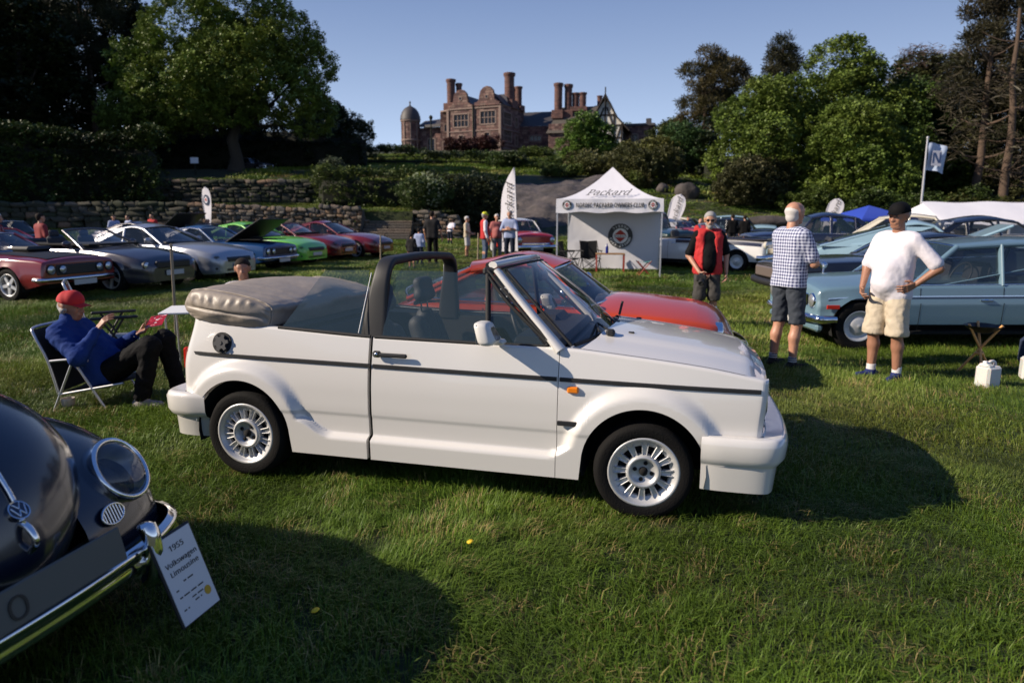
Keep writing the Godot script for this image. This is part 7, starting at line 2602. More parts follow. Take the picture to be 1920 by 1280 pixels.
	# blue canopy and the long marquee
	var bc := thing("blue_canopy", "blue pop-up canopy behind the pale blue fastback", "tent", Vector3(14.9, land(14.9, -29.0), -29.0), 0.2)
	ge = Geo.new()
	for s in 4:
		ge.at(Vector3.ZERO, Basis(Vector3.UP, s * PI / 2))
		ge.grid([p3([-1.3, 1.42, 1.3, 0, 1.42, 1.3, 1.3, 1.42, 1.3]), p3([-1.3, 1.55, 1.3, 0, 1.52, 1.3, 1.3, 1.55, 1.3]), p3([-0.6, 1.82, 0.6, 0, 1.8, 0.6, 0.6, 1.82, 0.6]), p3([-0.01, 2.08, 0.01, 0, 2.08, 0.01, 0.01, 2.08, 0.01])])
	part("roof", ge, cloth("blue_cloth", lin(0.012, 0.045, 0.36)), bc)
	for s in [[-1.25, 1.25], [1.25, 1.25], [-1.25, -1.25], [1.25, -1.25]]:
		ge = Geo.new(); ge.box(Vector3(s[0], 0.75, s[1]), Vector3(0.04, 1.55, 0.04))
		part("leg", ge, M.tent_metal, bc)
	var mq := thing("marquee", "long white marquee with scalloped eaves at the right edge", "tent", Vector3(22.6, land(22.6, -31.0), -31.0), -0.12)
	ge = Geo.new()
	var er := []
	for i in 3:
		var row := PackedVector3Array()
		for k in 41:
			var x := -4.4 + 11.0 * k / 40.0
			row.push_back([Vector3(x, 1.25 + 0.06 * absf(sin(k * 0.9)), 2.5), Vector3(x, 1.48, 2.45), Vector3(x + 0.5 * (1.0 if k == 0 else 0.0), 2.25 + 0.03 * sin(k * 0.7), 0.0)][i])
		er.append(row)
	ge.grid(er)
	ge.quad(Vector3(-4.4, 1.48, 2.45), Vector3(-3.9, 2.25, 0.0), Vector3(-3.9, 2.25, -0.1), Vector3(-4.6, 1.4, -2.4))
	ge.quad(Vector3(-3.9, 2.25, 0.0), Vector3(6.6, 2.25, 0.0), Vector3(6.6, 1.48, -2.45), Vector3(-4.4, 1.48, -2.45))
	part("roof", ge, tc, mq)
	for k in 5:
		ge = Geo.new(); ge.box(Vector3(-4.2 + k * 2.6, 0.7, 2.4), Vector3(0.07, 1.5, 0.07))
		part("leg", ge, M.tent_metal, mq)
	ge = Geo.new(); ge.box(Vector3(1.2, 0.75, -2.4), Vector3(10.6, 1.4, 0.04))
	part("wall_sheet", ge, tc, mq)
	# small things on the grass at the right
	mat("pale_oak", lin(0.62, 0.31, 0.1), 0.5)
	var ts := thing("tripod_stool", "three-legged wooden stool with dark leather seat by the blue saloon", "stool", Vector3(4.86, land(4.8, -6.85) + 0.02, -6.95))
	for k in 3:
		var a := TAU * k / 3.0 + 1.9
		ge = Geo.new()
		ge.bar(Vector3(cos(a) * 0.19, 0.0, sin(a) * 0.19), Vector3(-cos(a) * 0.17, 0.55, -sin(a) * 0.17), 0.0125, 8)
		part("leg", ge, M.pale_oak, ts)
	ge = Geo.new()
	ge.lathe(pv([0.02, 0.235, 0.035, 0.225, 0.042, 0.24, 0.035, 0.255, 0.02, 0.245]), 12)
	part("leather_ring", ge, M.pale_oak, ts)
	ge = Geo.new()
	var seat := []
	for i in 7:
		var row := PackedVector3Array()
		for k in 31:
			var a := TAU * k / 30.0 + 1.9 + PI
			var q := i / 6.0
			var R := 0.185 * (0.80 + 0.2 * pow(absf(cos(1.5 * (TAU * k / 30.0))), 0.7))
			row.push_back(Vector3(cos(a) * R * q, 0.535 - 0.085 * (1.0 - q * q), sin(a) * R * q))
		seat.append(row)
	ge.grid(seat, true)
	part("seat", ge, mat("dark_leather", lin(0.018, 0.013, 0.01), 0.45), ts)
	var cp := thing("metal_bowl", "small pale object lying on the three-legged stool's seat", "bowl", Vector3(4.88, land(4.8, -6.85) + 0.485, -6.93))
	ge = Geo.new(); ge.lathe(pv([0, 0, 0.03, 0.0, 0.042, 0.02, 0.04, 0.03, 0, 0.045]), 12)
	part("body", ge, M.white_plain, cp)
	var jm := mat("jerry_plastic", lin(0.58, 0.57, 0.54), 0.45)
	jm.subsurf_scatter_enabled = true; jm.subsurf_scatter_strength = 0.3
	for J in [["white plastic water canister on the grass in front of the stool", Vector3(4.62, land(4.6, -6.4), -6.45), 0.35], ["pale canister cut by the right edge of the picture", Vector3(5.25, land(5.2, -6.6) + 0.02, -6.75), 1.1]]:
		var j := thing("water_canister", J[0], "canister", J[1], J[2])
		ge = Geo.new()
		ge.box(Vector3(0, 0.13, 0), Vector3(0.21, 0.26, 0.17), 0.024)
		ge.box(Vector3(-0.05, 0.262, 0), Vector3(0.10, 0.05, 0.13), 0.022)
		ge.tube(bend(p3([-0.03, 0.275, 0, 0.02, 0.305, 0, 0.075, 0.295, 0, 0.095, 0.25, 0]), 3), 0.017, 8)
		j.scale = Vector3.ONE * 0.88
		part("body", ge, jm, j)
		ge = Geo.new(); ge.at(Vector3(-0.065, 0.285, 0)); ge.lathe(pv([0.024, 0, 0.024, 0.025, 0.018, 0.03, 0, 0.03]), 14)
		part("cap", ge, M.white_plain, j)
	var bg := thing("cool_bag", "dark blue bag behind the canister at the right edge", "bag", Vector3(5.86, land(5.5, -7.2), -7.4), 0.2)
	ge = Geo.new(); ge.box(Vector3(0, 0.2, 0), Vector3(0.42, 0.36, 0.3), 0.07)
	part("body", ge, cloth("bag_blue", lin(0.01, 0.02, 0.05)), bg)
	# stakes in the lawn
	for S in [[-4.70, -9.4, 1.30, "tall wooden stake behind the convertible's tail", 0.018], [-4.85, -25.3, 0.95, "pale wooden stake before the far dark red coupe", 0.022], [-1.22, -24.4, 1.05, "pale wooden stake left of the yellow cap man", 0.02]]:
		var s := thing("wooden_stake", S[3], "stake", Vector3(S[0], land(S[0], S[1]), S[1]))
		ge = Geo.new(); ge.box(Vector3(0, S[2] * 0.5 - 0.1, 0), Vector3(S[4] * 2.0, S[2] + 0.2, S[4] * 2.0), 0.004)
		part("post", ge, mat("stake_wood", lin(0.32, 0.25, 0.17), 0.8), s)
		s.rotation = Vector3(0, 0.4, -0.03)
	# folding chairs and table behind the convertible
	var al := mat("aluminium", lin(0.55, 0.55, 0.57), 0.35, 0.8)
	var gy := land(-3.6, -5.85)
	var fc := thing("folding_chair", "low aluminium folding chair under the seated man", "chair", Vector3(-3.62, gy, -5.87), PI / 2)
	for s in [-1, 1]:
		var x = 0.27 * s
		ge = Geo.new()
		ge.tube(bend(p3([x, 0.44, -0.26, x, 0.455, -0.06, x, 0.445, 0.06]), 4), 0.012, 8)
		part("armrest", ge, al, fc)
		ge = Geo.new(); ge.bar(Vector3(x, 0.44, -0.06), Vector3(x, 0.0, 0.18), 0.011, 8)
		part("leg", ge, al, fc)
		ge = Geo.new(); ge.bar(Vector3(x, 0.44, -0.07), Vector3(x, 0.0, -0.28), 0.011, 8)
		part("leg", ge, al, fc)
		ge = Geo.new()
		ge.tube(bend(p3([x, 0.16, -0.22, x, 0.45, -0.28, x * 0.98, 0.66, -0.37, x * 0.8, 0.715, -0.40, 0, 0.72, -0.405]), 4), 0.012, 8)
		ge.bar(Vector3(x, 0.15, -0.22), Vector3(x, 0.25, 0.34), 0.011, 8)
		part("side_tube", ge, al, fc)
	ge = Geo.new()
	ge.grid([p3([-0.25, 0.26, 0.34, 0, 0.24, 0.34, 0.25, 0.26, 0.34]), p3([-0.25, 0.19, 0.05, 0, 0.17, 0.05, 0.25, 0.19, 0.05]), p3([-0.25, 0.17, -0.22, 0, 0.15, -0.22, 0.25, 0.17, -0.22])])
	ge.grid([p3([-0.25, 0.17, -0.22, 0, 0.16, -0.24, 0.25, 0.17, -0.22]), p3([-0.25, 0.45, -0.29, 0, 0.45, -0.32, 0.25, 0.45, -0.29]), p3([-0.25, 0.7, -0.39, 0, 0.7, -0.41, 0.25, 0.7, -0.39])])
	part("canvas", ge, M.chair_black, fc)
	var f5 := thing("folding_chair", "empty folding chair with reddish backrest beyond the seated man", "chair", Vector3(-4.12, land(-4.1, -6.9), -6.95), 2.1)
	for s in [-1, 1]:
		var x = 0.25 * s
		ge = Geo.new(); ge.box(Vector3(x, 0.66, 0.02), Vector3(0.045, 0.028, 0.42), 0.01)
		part("armrest", ge, M.black_plastic, f5)
		ge = Geo.new(); ge.bar(Vector3(x, 0.65, 0.1), Vector3(x, 0.0, -0.3), 0.012, 6)
		part("leg", ge, M.black_plastic, f5)
		ge = Geo.new(); ge.bar(Vector3(x, 0.65, -0.1), Vector3(x, 0.0, 0.3), 0.012, 6)
		part("leg", ge, M.black_plastic, f5)
		ge = Geo.new(); ge.tube(bend(p3([x, 0.4, -0.2, x, 0.7, -0.27, x, 0.98, -0.36, x * 0.7, 1.02, -0.375, 0, 1.02, -0.375]), 4), 0.013, 8)
		part("side_tube", ge, al, f5)
	ge = Geo.new(); ge.grid([p3([-0.23, 0.45, -0.22, 0, 0.44, -0.24, 0.23, 0.45, -0.22]), p3([-0.23, 0.98, -0.36, 0, 0.98, -0.38, 0.23, 0.98, -0.36])])
	part("backrest", ge, cloth("faded_red", lin(0.22, 0.035, 0.03)), f5)
	ge = Geo.new(); ge.box(Vector3(0, 0.42, 0.02), Vector3(0.46, 0.03, 0.42), 0.01)
	part("seat", ge, al, f5)
	var tt := thing("camping_table", "white-topped camping table behind the convertible's tail", "table", Vector3(-3.42, land(-3.4, -7.2), -7.25), 0.25)
	ge = Geo.new(); ge.box(Vector3(0.15, 0.68, 0), Vector3(0.85, 0.022, 0.6), 0.006)
	part("tabletop", ge, M.white_plain, tt)
	for s in [[-0.22, 0.25], [0.52, 0.25], [-0.22, -0.25], [0.52, -0.25]]:
		ge = Geo.new(); ge.bar(Vector3(s[0], 0, s[1]), Vector3(s[0], 0.67, s[1]), 0.012, 8)
		part("leg", ge, al, tt)
	var gl := thing("drinking_glass", "small glass bowl in the grass beside the folding chair", "glass", Vector3(-3.80, land(-3.8, -5.65) + 0.02, -5.65))
	ge = Geo.new(); ge.lathe(pv([0.0, 0.0, 0.03, 0.002, 0.05, 0.03, 0.055, 0.07, 0.052, 0.085, 0.049, 0.084, 0.045, 0.035, 0, 0.01]), 18)
	part("bowl", ge, mat("frosted", lin(0.4, 0.36, 0.32), 0.3), gl)
	var lp := thing("park_sign", "small white notice board under the great round tree", "sign", Vector3(-28.2, land(-28.2, -62.5), -62.5))
	ge = Geo.new(); ge.box(Vector3(0, 0.5, 0), Vector3(0.1, 1.0, 0.1)); part("post", ge, M.dark_wood, lp)
	ge = Geo.new(); ge.box(Vector3(0, 1.25, 0.05), Vector3(0.7, 0.5, 0.05)); part("board", ge, M.white_plain, lp)

# ---------------------------------------------------------------- people: joints and radii joined into one smooth skin
# bones: [a, b, ra, rb] or [a, b, ra, rb, Vector3 stretch]; cuts: planes that end a garment
func flesh(ge: Geo, bones: Array, cell: float, k: float, cuts := [], crease := 0.0, holes := []) -> void:
	var lo := Vector3.ONE * 1e6
	var hi := -lo
	for b in bones:
		var r: float = maxf(b[2], b[3]) * (1.0 if b.size() < 5 else maxf(b[4].x, maxf(b[4].y, b[4].z)))
		lo = lo.min(b[0] - Vector3.ONE * r).min(b[1] - Vector3.ONE * r)
		hi = hi.max(b[0] + Vector3.ONE * r).max(b[1] + Vector3.ONE * r)
	var pad := k * 0.6 + cell * 2.0
	lo -= Vector3.ONE * pad; hi += Vector3.ONE * pad
	var nx := int((hi.x - lo.x) / cell) + 2
	var ny := int((hi.y - lo.y) / cell) + 2
	var nz := int((hi.z - lo.z) / cell) + 2
	var f := PackedFloat32Array()
	f.resize(nx * ny * nz)
	f.fill(1000.0)
	for b in bones:
		var a: Vector3 = b[0]
		var ba: Vector3 = b[1] - a
		var ra: float = b[2]
		var rb: float = b[3]
		var s := Vector3.ONE if b.size() < 5 else b[4] as Vector3
		var inv := Vector3.ONE / s
		var ms := minf(s.x, minf(s.y, s.z))
		var sba := ba * inv
		var len2 := maxf(sba.length_squared(), 1e-9)
		var reach := maxf(ra, rb) * maxf(s.x, maxf(s.y, s.z)) + k + cell * 1.5
		var l2: Vector3 = (a.min(b[1]) - Vector3.ONE * reach - lo) / cell
		var h2: Vector3 = (a.max(b[1]) + Vector3.ONE * reach - lo) / cell
		for z in range(maxi(int(l2.z), 0), mini(int(h2.z) + 1, nz - 1) + 1):
			for y in range(maxi(int(l2.y), 0), mini(int(h2.y) + 1, ny - 1) + 1):
				var row := (z * ny + y) * nx
				for x in range(maxi(int(l2.x), 0), mini(int(h2.x) + 1, nx - 1) + 1):
					var p := (lo + Vector3(x, y, z) * cell - a) * inv
					var t := clampf(p.dot(sba) / len2, 0.0, 1.0)
					var d := ((p - sba * t).length() - lerpf(ra, rb, t)) * ms
					var o := f[row + x]
					var h := k - absf(o - d)
					f[row + x] = minf(o, d) - (h * h * 0.25 / k if h > 0.0 else 0.0)
	for c in cuts: # [normal, distance]: what lies beyond is cut off
		for z in nz:
			for y in ny:
				var row := (z * ny + y) * nx
				for x in nx:
					if f[row + x] < 0.3:
						f[row + x] = maxf(f[row + x], (lo + Vector3(x, y, z) * cell).dot(c[0]) - c[1])
	for c in holes: # [a, b, r]: rods taken out
		var hv: Vector3 = c[1] - c[0]
		for z in nz:
			for y in ny:
				var row := (z * ny + y) * nx
				for x in nx:
					if f[row + x] < 0.3:
						var p: Vector3 = lo + Vector3(x, y, z) * cell - c[0]
						var q := p - hv * clampf(p.dot(hv) / hv.length_squared(), 0.0, 1.0)
						f[row + x] = maxf(f[row + x], c[2] - q.length())
	var ids := {}
	var pts := PackedVector3Array()
	var sxy := nx * ny
	for z in nz - 1:
		for y in ny - 1:
			for x in nx - 1:
				var i := z * sxy + y * nx + x
				var f0 := f[i]
				if f0 > cell * 4.0: continue
				var q := [f0, f[i + 1], f[i + nx], f[i + nx + 1], f[i + sxy], f[i + sxy + 1], f[i + sxy + nx], f[i + sxy + nx + 1]]
				var inside := 0
				for w in q: if w < 0.0: inside += 1
				if inside == 0 or inside == 8: continue
				var sum := Vector3.ZERO
				var m := 0
				for e in [[0, 1], [2, 3], [4, 5], [6, 7], [0, 2], [1, 3], [4, 6], [5, 7], [0, 4], [1, 5], [2, 6], [3, 7]]:
					var v0: float = q[e[0]]
					var v1: float = q[e[1]]
					if (v0 < 0.0) != (v1 < 0.0):
						var p0 := Vector3(e[0] & 1, (e[0] >> 1) & 1, e[0] >> 2)
						var p1 := Vector3(e[1] & 1, (e[1] >> 1) & 1, e[1] >> 2)
						sum += p0.lerp(p1, v0 / (v0 - v1)); m += 1
				ids[i] = pts.size()
				pts.push_back(lo + (Vector3(x, y, z) + sum / m) * cell)
	var tris := PackedInt32Array()
	var quad_add := func(a: int, b: int, c: int, d: int, flip: bool) -> void:
		if flip: tris.append_array([a, c, b, a, d, c])
		else: tris.append_array([a, b, c, a, c, d])
	for i in ids:
		var x: int = i % nx
		var y: int = (i / nx) % ny
		var z: int = i / sxy
		var f0 := f[i]
		if y > 0 and z > 0 and (f0 < 0.0) != (f[i + 1] < 0.0) and ids.has(i - nx) and ids.has(i - sxy) and ids.has(i - nx - sxy):
			quad_add.call(ids[i], ids[i - nx], ids[i - nx - sxy], ids[i - sxy], f0 < 0.0)
		if x > 0 and z > 0 and (f0 < 0.0) != (f[i + nx] < 0.0) and ids.has(i - 1) and ids.has(i - sxy) and ids.has(i - 1 - sxy):
			quad_add.call(ids[i], ids[i - sxy], ids[i - 1 - sxy], ids[i - 1], f0 < 0.0)
		if x > 0 and y > 0 and (f0 < 0.0) != (f[i + sxy] < 0.0) and ids.has(i - 1) and ids.has(i - nx) and ids.has(i - 1 - nx):
			quad_add.call(ids[i], ids[i - 1], ids[i - 1 - nx], ids[i - nx], f0 < 0.0)
	var nn := PackedVector3Array(); nn.resize(pts.size())
	for pass_k in (2 if crease > 0.0 else 1):
		nn.fill(Vector3.ZERO)
		for i in range(0, tris.size(), 3):
			var a := pts[tris[i]]; var b := pts[tris[i + 1]]; var c := pts[tris[i + 2]]
			var w := (c - a).cross(b - a)
			nn[tris[i]] += w; nn[tris[i + 1]] += w; nn[tris[i + 2]] += w
		if pass_k == 0 and crease > 0.0:
			for i in pts.size():
				var q := pts[i]
				var wob := noise.get_noise_3d(q.x * 700.0, q.y * 900.0 + q.x * 500.0, q.z * 700.0) + 0.6 * noise.get_noise_3d(q.x * 1500.0 + 90.0, q.y * 1300.0 - q.z * 900.0, q.z * 1500.0)
				pts[i] = q + nn[i].normalized() * crease * wob
	var base := ge.v.size()
	for i in pts.size(): ge.put(pts[i], nn[i] if nn[i].length_squared() > 1e-20 else Vector3.UP, Vector2(pts[i].x, pts[i].y))
	for i in tris: ge.t.push_back(base + i)

func garment(called: String, bones: Array, cell: float, k: float, m: Material, parent: Node3D, cuts := [], holes := []) -> MeshInstance3D:
	var ge := Geo.new()
	flesh(ge, bones, cell, k, cuts, (0.0055 if called == "shirt" else 0.011) if called in ["shirt", "shorts", "trousers", "jacket", "vest"] and cell < 0.02 else 0.0, holes)
	return part(called, ge, m, parent)

# a hand from the wrist: reach is where the knuckles lie, face the way the palm looks, curl 0 flat to 1 closed
func hand_bones(wrist: Vector3, reach: Vector3, face: Vector3, curl: float, thumb_side: float, spread := 0.12, s := 1.0) -> Array:
	var d := reach.normalized()
	var n := (face - d * face.dot(d)).normalized()
	var u := d.cross(n).normalized() * thumb_side
	var B := []
	var knuckle := wrist + d * 0.09 * s
	for i in 4:
		var off := (i - 1.5) * 0.021 * s
		B.append([wrist + u * off * -0.6 + d * 0.012 * s, knuckle + u * off * -1.0, 0.014 * s, 0.011 * s])
		var L: float = [0.085, 0.095, 0.088, 0.07][i] * s
		var fd := (d + u * (-(i - 1.5)) * spread).normalized()
		var k1 := knuckle + u * off * -1.0
		var a1 := curl * 1.1
		var d1 := (fd * cos(a1) + n * sin(a1)).normalized()
		var k2 := k1 + d1 * L * 0.5
		var a2 := curl * 2.2 + 0.15
		var d2 := (fd * cos(a2) + n * sin(a2)).normalized()
		B.append([k1, k2, 0.0098 * s, 0.009 * s])
		B.append([k2, k2 + d2 * L * 0.5, 0.009 * s, 0.0072 * s])
	var t0 := wrist + u * 0.026 * s + d * 0.025 * s
	var t1 := t0 + (u * 0.75 + d * 0.6 + n * (0.25 + 0.4 * curl)).normalized() * 0.042 * s
	var t2 := t1 + (u * (0.35 - 0.4 * curl) + d * 0.9 + n * (0.25 + 0.7 * curl)).normalized() * 0.036 * s
	B.append([t0, t1, 0.0135 * s, 0.011 * s]); B.append([t1, t2, 0.0108 * s, 0.0085 * s])
	return B

func turned(bones: Array, xf: Transform3D) -> Array:
	var o := []
	for b in bones:
		var c: Array = b.duplicate()
		c[0] = xf * (b[0] as Vector3); c[1] = xf * (b[1] as Vector3)
		o.append(c)
	return o

# head bones about the head's centre, looking towards +z
func head_bones() -> Array:
	return [
		[Vector3(0, 0.03, -0.018), Vector3(0, 0.032, 0.012), 0.084, 0.078], [Vector3(0, -0.02, 0.02), Vector3(0, -0.075, 0.045), 0.064, 0.04], [Vector3(-0.025, -0.085, 0.05), Vector3(0.025, -0.085, 0.05), 0.022, 0.022],
		[Vector3(-0.036, -0.02, 0.06), Vector3(-0.03, -0.045, 0.06), 0.022, 0.018], [Vector3(0.036, -0.02, 0.06), Vector3(0.03, -0.045, 0.06), 0.022, 0.018],
		[Vector3(0, 0.008, 0.086), Vector3(0, -0.026, 0.106), 0.009, 0.013], [Vector3(-0.012, -0.03, 0.092), Vector3(0.012, -0.03, 0.092), 0.009, 0.009],
		[Vector3(-0.04, 0.026, 0.074), Vector3(0.04, 0.026, 0.074), 0.011, 0.011], [Vector3(-0.02, -0.058, 0.085), Vector3(0.02, -0.058, 0.085), 0.008, 0.008],
		[Vector3(-0.086, 0.015, -0.008), Vector3(-0.082, -0.03, -0.002), 0.017, 0.011, Vector3(0.5, 1, 1)], [Vector3(0.086, 0.015, -0.008), Vector3(0.082, -0.03, -0.002), 0.017, 0.011, Vector3(0.5, 1, 1)]]

# opts: top, bottom, shoes, skin, hair, hair_style, cap, sleeve, hem, leg, arms [[elbow, wrist, reach, face, curl] right, left], feet, belly, vest, cell
func person(label: String, where: Vector3, facing: float, H: float, o: Dictionary) -> Node3D:
	var t := thing("person", label, "person", where, facing)
	var S := H / 1.76
	var cell: float = o.get("cell", 0.03)
	var fine := cell < 0.02
	var V := func(a: float, b: float, c: float) -> Vector3: return Vector3(a, b, c) * S
	var skin: Material = o.get("skin", M.skin)
	var lean: Vector3 = o.get("lean", Vector3.ZERO)
	var L := func(p: Vector3) -> Vector3: return p + lean * clampf((p.y / S - 0.9) / 0.7, 0.0, 1.0) * S
	var hipx := 0.09
	var feet: Array = o.get("feet", [[-0.11, 0.0], [0.11, 0.0]])
	var sho := [L.call(V.call(-0.178, 1.42, -0.01)), L.call(V.call(0.178, 1.42, -0.01))]
	var arms: Array = o.get("arms", [[Vector3(-0.25, 1.13, -0.03), Vector3(-0.25, 0.87, 0.05), Vector3(0.02, -1, 0.15), Vector3(1, 0, 0.2), 0.35], [Vector3(0.25, 1.13, -0.03), Vector3(0.25, 0.87, 0.05), Vector3(-0.02, -1, 0.15), Vector3(-1, 0, 0.2), 0.35]])
	var belly: float = o.get("belly", 0.0)
	var body := []
	var head_at: Vector3 = L.call(V.call(0, 1.635, 0.015)) + o.get("head", Vector3.ZERO)
	var neck: Vector3 = L.call(V.call(0, 1.46, -0.015))
	body.append([neck, head_at + Vector3(0, -0.05, -0.01) * S, 0.058 * S, 0.054 * S])
	body.append([L.call(V.call(0, 1.34, -0.02)), L.call(V.call(0, 1.0, -0.01)), 0.075 * S, 0.08 * S])
	var legs := []
	for i in 2:
		var sx := -1.0 if i == 0 else 1.0
		var hip: Vector3 = V.call(sx * hipx, 0.90, 0)
		var ank: Vector3 = V.call(feet[i][0], 0.085, feet[i][1] - 0.02)
		var knee: Vector3 = hip.lerp(ank, 0.5) + V.call(sx * 0.01, 0.01, 0.035)
		legs.append([hip, knee, ank])
		body.append([hip, knee, 0.083 * S, 0.056 * S])
		body.append([knee, knee.lerp(ank, 0.35) + V.call(0, 0, -0.018), 0.053 * S, 0.055 * S])
		body.append([knee.lerp(ank, 0.35) + V.call(0, 0, -0.018), ank, 0.055 * S, 0.037 * S])
		var el: Vector3 = L.call(arms[i][0] * S)
		var wr: Vector3 = L.call(arms[i][1] * S)
		body.append([sho[i], el, 0.052 * S, 0.041 * S])
		body.append([el, wr, 0.043 * S, 0.028 * S])
	var ge := Geo.new()
	flesh(ge, body, cell, 0.03 if fine else 0.04)
	for i in 2:
		var wr: Vector3 = L.call(arms[i][1] * S)
		flesh(ge, hand_bones(wr, arms[i][2], arms[i][3], arms[i][4], 1.0 if i == 0 else -1.0, 0.1, S), 0.0055 if fine else 0.011, 0.006)
	var hx := Transform3D(Basis.from_euler(o.get("look", Vector3.ZERO)).scaled(Vector3.ONE * S), head_at)
	flesh(ge, turned(head_bones(), hx).map(func(b): var c = b.duplicate(); c[2] *= S; c[3] *= S; return c), 0.007 if fine else 0.014, 0.02)
	part("body", ge, skin, t)
	var hb := func(list: Array) -> Array: return turned(list, hx).map(func(b): var c = b.duplicate(); c[2] *= S; c[3] *= S; return c)
	var hc := 0.008 if fine else 0.015
	if fine:
		for sx in [-1, 1]:
			var eg := Geo.new()
			eg.ball(hx * Vector3(sx * 0.031, 0.008, 0.082), Vector3.ONE * 0.0095 * S, 10)
			part("eye", eg, M.eye_white, t)
	# garments
	var tb := []
	for sx in [-1.0, 1.0]:
		tb.append([L.call(V.call(sx * 0.108, 1.37, -0.012)), L.call(V.call(sx * 0.082, 1.12, 0.0)), 0.106 * S, 0.105 * S])
		tb.append([L.call(V.call(sx * 0.082, 1.12, 0.0)), V.call(sx * 0.085, 0.88, -0.008), 0.105 * S, 0.122 * S])
	tb.append([L.call(V.call(0, 1.37, -0.005)), V.call(0, 0.92, 0.0), 0.104 * S, 0.108 * S])
	if belly > 0: tb.append([L.call(V.call(0, 1.14, 0.05)), V.call(0, 1.0, 0.06), (0.12 + belly) * S, (0.12 + belly) * S])
	tb.append([L.call(V.call(-0.11, 1.435, -0.02)), L.call(V.call(0.11, 1.435, -0.02)), 0.065 * S, 0.065 * S])
	var torso := tb.duplicate()
	var sleeve: float = o.get("sleeve", 0.45)
	var hem: float = o.get("hem", 0.86)
	for i in 2:
		var el: Vector3 = L.call(arms[i][0] * S)
		var wr: Vector3 = L.call(arms[i][1] * S)
		if sleeve > 0.6:
			tb.append([sho[i], el, 0.068 * S, 0.056 * S]); tb.append([el, wr, 0.054 * S, 0.042 * S])
		elif sleeve > 0.0:
			tb.append([sho[i] + Vector3(0, -0.008, 0), sho[i].lerp(el, sleeve * 1.7), 0.068 * S, 0.07 * S])
	var cuts := [[Vector3(0, -1, 0), -hem * S]]
	garment("shirt", tb, cell * 0.9, 0.045, o.get("top", M.white_cotton), t, cuts)
	if o.has("vest"):
		var vb := []
		for q in torso:
			var q2: Array = q.duplicate()
			q2[2] += 0.014; q2[3] += 0.016
			vb.append(q2)
		garment("vest", vb, cell * 0.85, 0.045, o.vest, t, [[Vector3(0, -1, 0), -(hem - 0.02) * S]], [[L.call(V.call(0, 1.56, 0.14)), V.call(0, 0.7, 0.2), 0.098 * S], [sho[0] + V.call(-0.13, 0.0, 0), sho[0] + V.call(-0.11, -0.12, 0), 0.095 * S], [sho[1] + V.call(0.13, 0.0, 0), sho[1] + V.call(0.11, -0.12, 0), 0.095 * S]])
	var lb := []
	var ley: float = o.get("leg", 0.09)
	for i in 2:
		var q: Array = legs[i]
		var loose: float = o.get("loose", 1.0)
		lb.append([q[0] + V.call(0, 0.06, 0), q[1], 0.104 * S, 0.076 * loose * S])
		lb.append([q[1], q[2], 0.074 * loose * S, 0.058 * loose * S])
	lb.append([V.call(-0.06, 0.97, 0), V.call(0.06, 0.97, 0), 0.105 * S, 0.105 * S, Vector3(1.1, 1, 0.95)])
	garment("shorts" if ley > 0.3 else "trousers", lb, cell * 0.9, 0.03, o.get("bottom", M.denim), t, [[Vector3(0, -1, 0), -ley * S]])
	for i in 2:
		var q: Array = legs[i]
		var tw: float = feet[i][2] if feet[i].size() > 2 else (-0.2 if i == 0 else 0.2)
		var fd := Vector3(sin(tw), 0, cos(tw))
		var a: Vector3 = q[2]
		garment("shoe", [[Vector3(a.x, 0.045 * S, a.z) - fd * 0.045 * S, Vector3(a.x, 0.04 * S, a.z) + fd * 0.16 * S, 0.042 * S, 0.036 * S, Vector3(1, 0.9, 1)], [a + Vector3(0, 0.0, 0), Vector3(a.x, 0.05 * S, a.z), 0.045 * S, 0.05 * S]], cell * 0.7, 0.03, o.get("shoes", M.shoe_dark), t, [[Vector3(0, -1, 0), -0.004], [Vector3(0, 1, 0), 0.1 * S]])
		if o.has("socks"):
			garment("sock", [[a + V.call(0, -0.02, 0), a + V.call(0, 0.075, -0.004), 0.044 * S, 0.044 * S]], cell * 0.6, 0.02, o.socks, t, [[Vector3(0, 1, 0), a.y + 0.07 * S]])
	# hair, beard, cap
	var hs: String = o.get("hair_style", "short")
	if hs == "short": garment("hair", hb.call([[Vector3(0, 0.042, -0.028), Vector3(0, 0.046, 0.008), 0.09, 0.082], [Vector3(0, -0.01, -0.045), Vector3(0, -0.04, -0.05), 0.066, 0.05]]), hc, 0.02, o.get("hair", M.hair_grey), t, [[hx.basis * Vector3(0, -0.75, 0.66) / S, (hx.basis * Vector3(0, -0.75, 0.66) / S).dot(hx * Vector3(0, 0.06, 0.068))]])
	elif hs == "bald": garment("hair", hb.call([[Vector3(0, 0.008, -0.028), Vector3(0, -0.035, -0.036), 0.085, 0.066]]), hc, 0.02, o.get("hair", M.hair_white), t, [[hx.basis * Vector3(0, 0.9, 0.43) / S, (hx.basis * Vector3(0, 0.9, 0.43) / S).dot(hx * Vector3(0, 0.03, 0.0))], [hx.basis * Vector3(0, 0, 1) / S, (hx.basis * Vector3(0, 0, 1) / S).dot(hx * Vector3(0, 0, 0.018))]])
	if o.has("beard"): garment("beard", hb.call([[Vector3(-0.05, -0.05, 0.04), Vector3(0, -0.09, 0.066), 0.024, 0.032], [Vector3(0.05, -0.05, 0.04), Vector3(0, -0.09, 0.066), 0.024, 0.032], [Vector3(-0.02, -0.046, 0.092), Vector3(0.02, -0.046, 0.092), 0.009, 0.009]]), hc * 0.8, 0.015, o.beard, t)
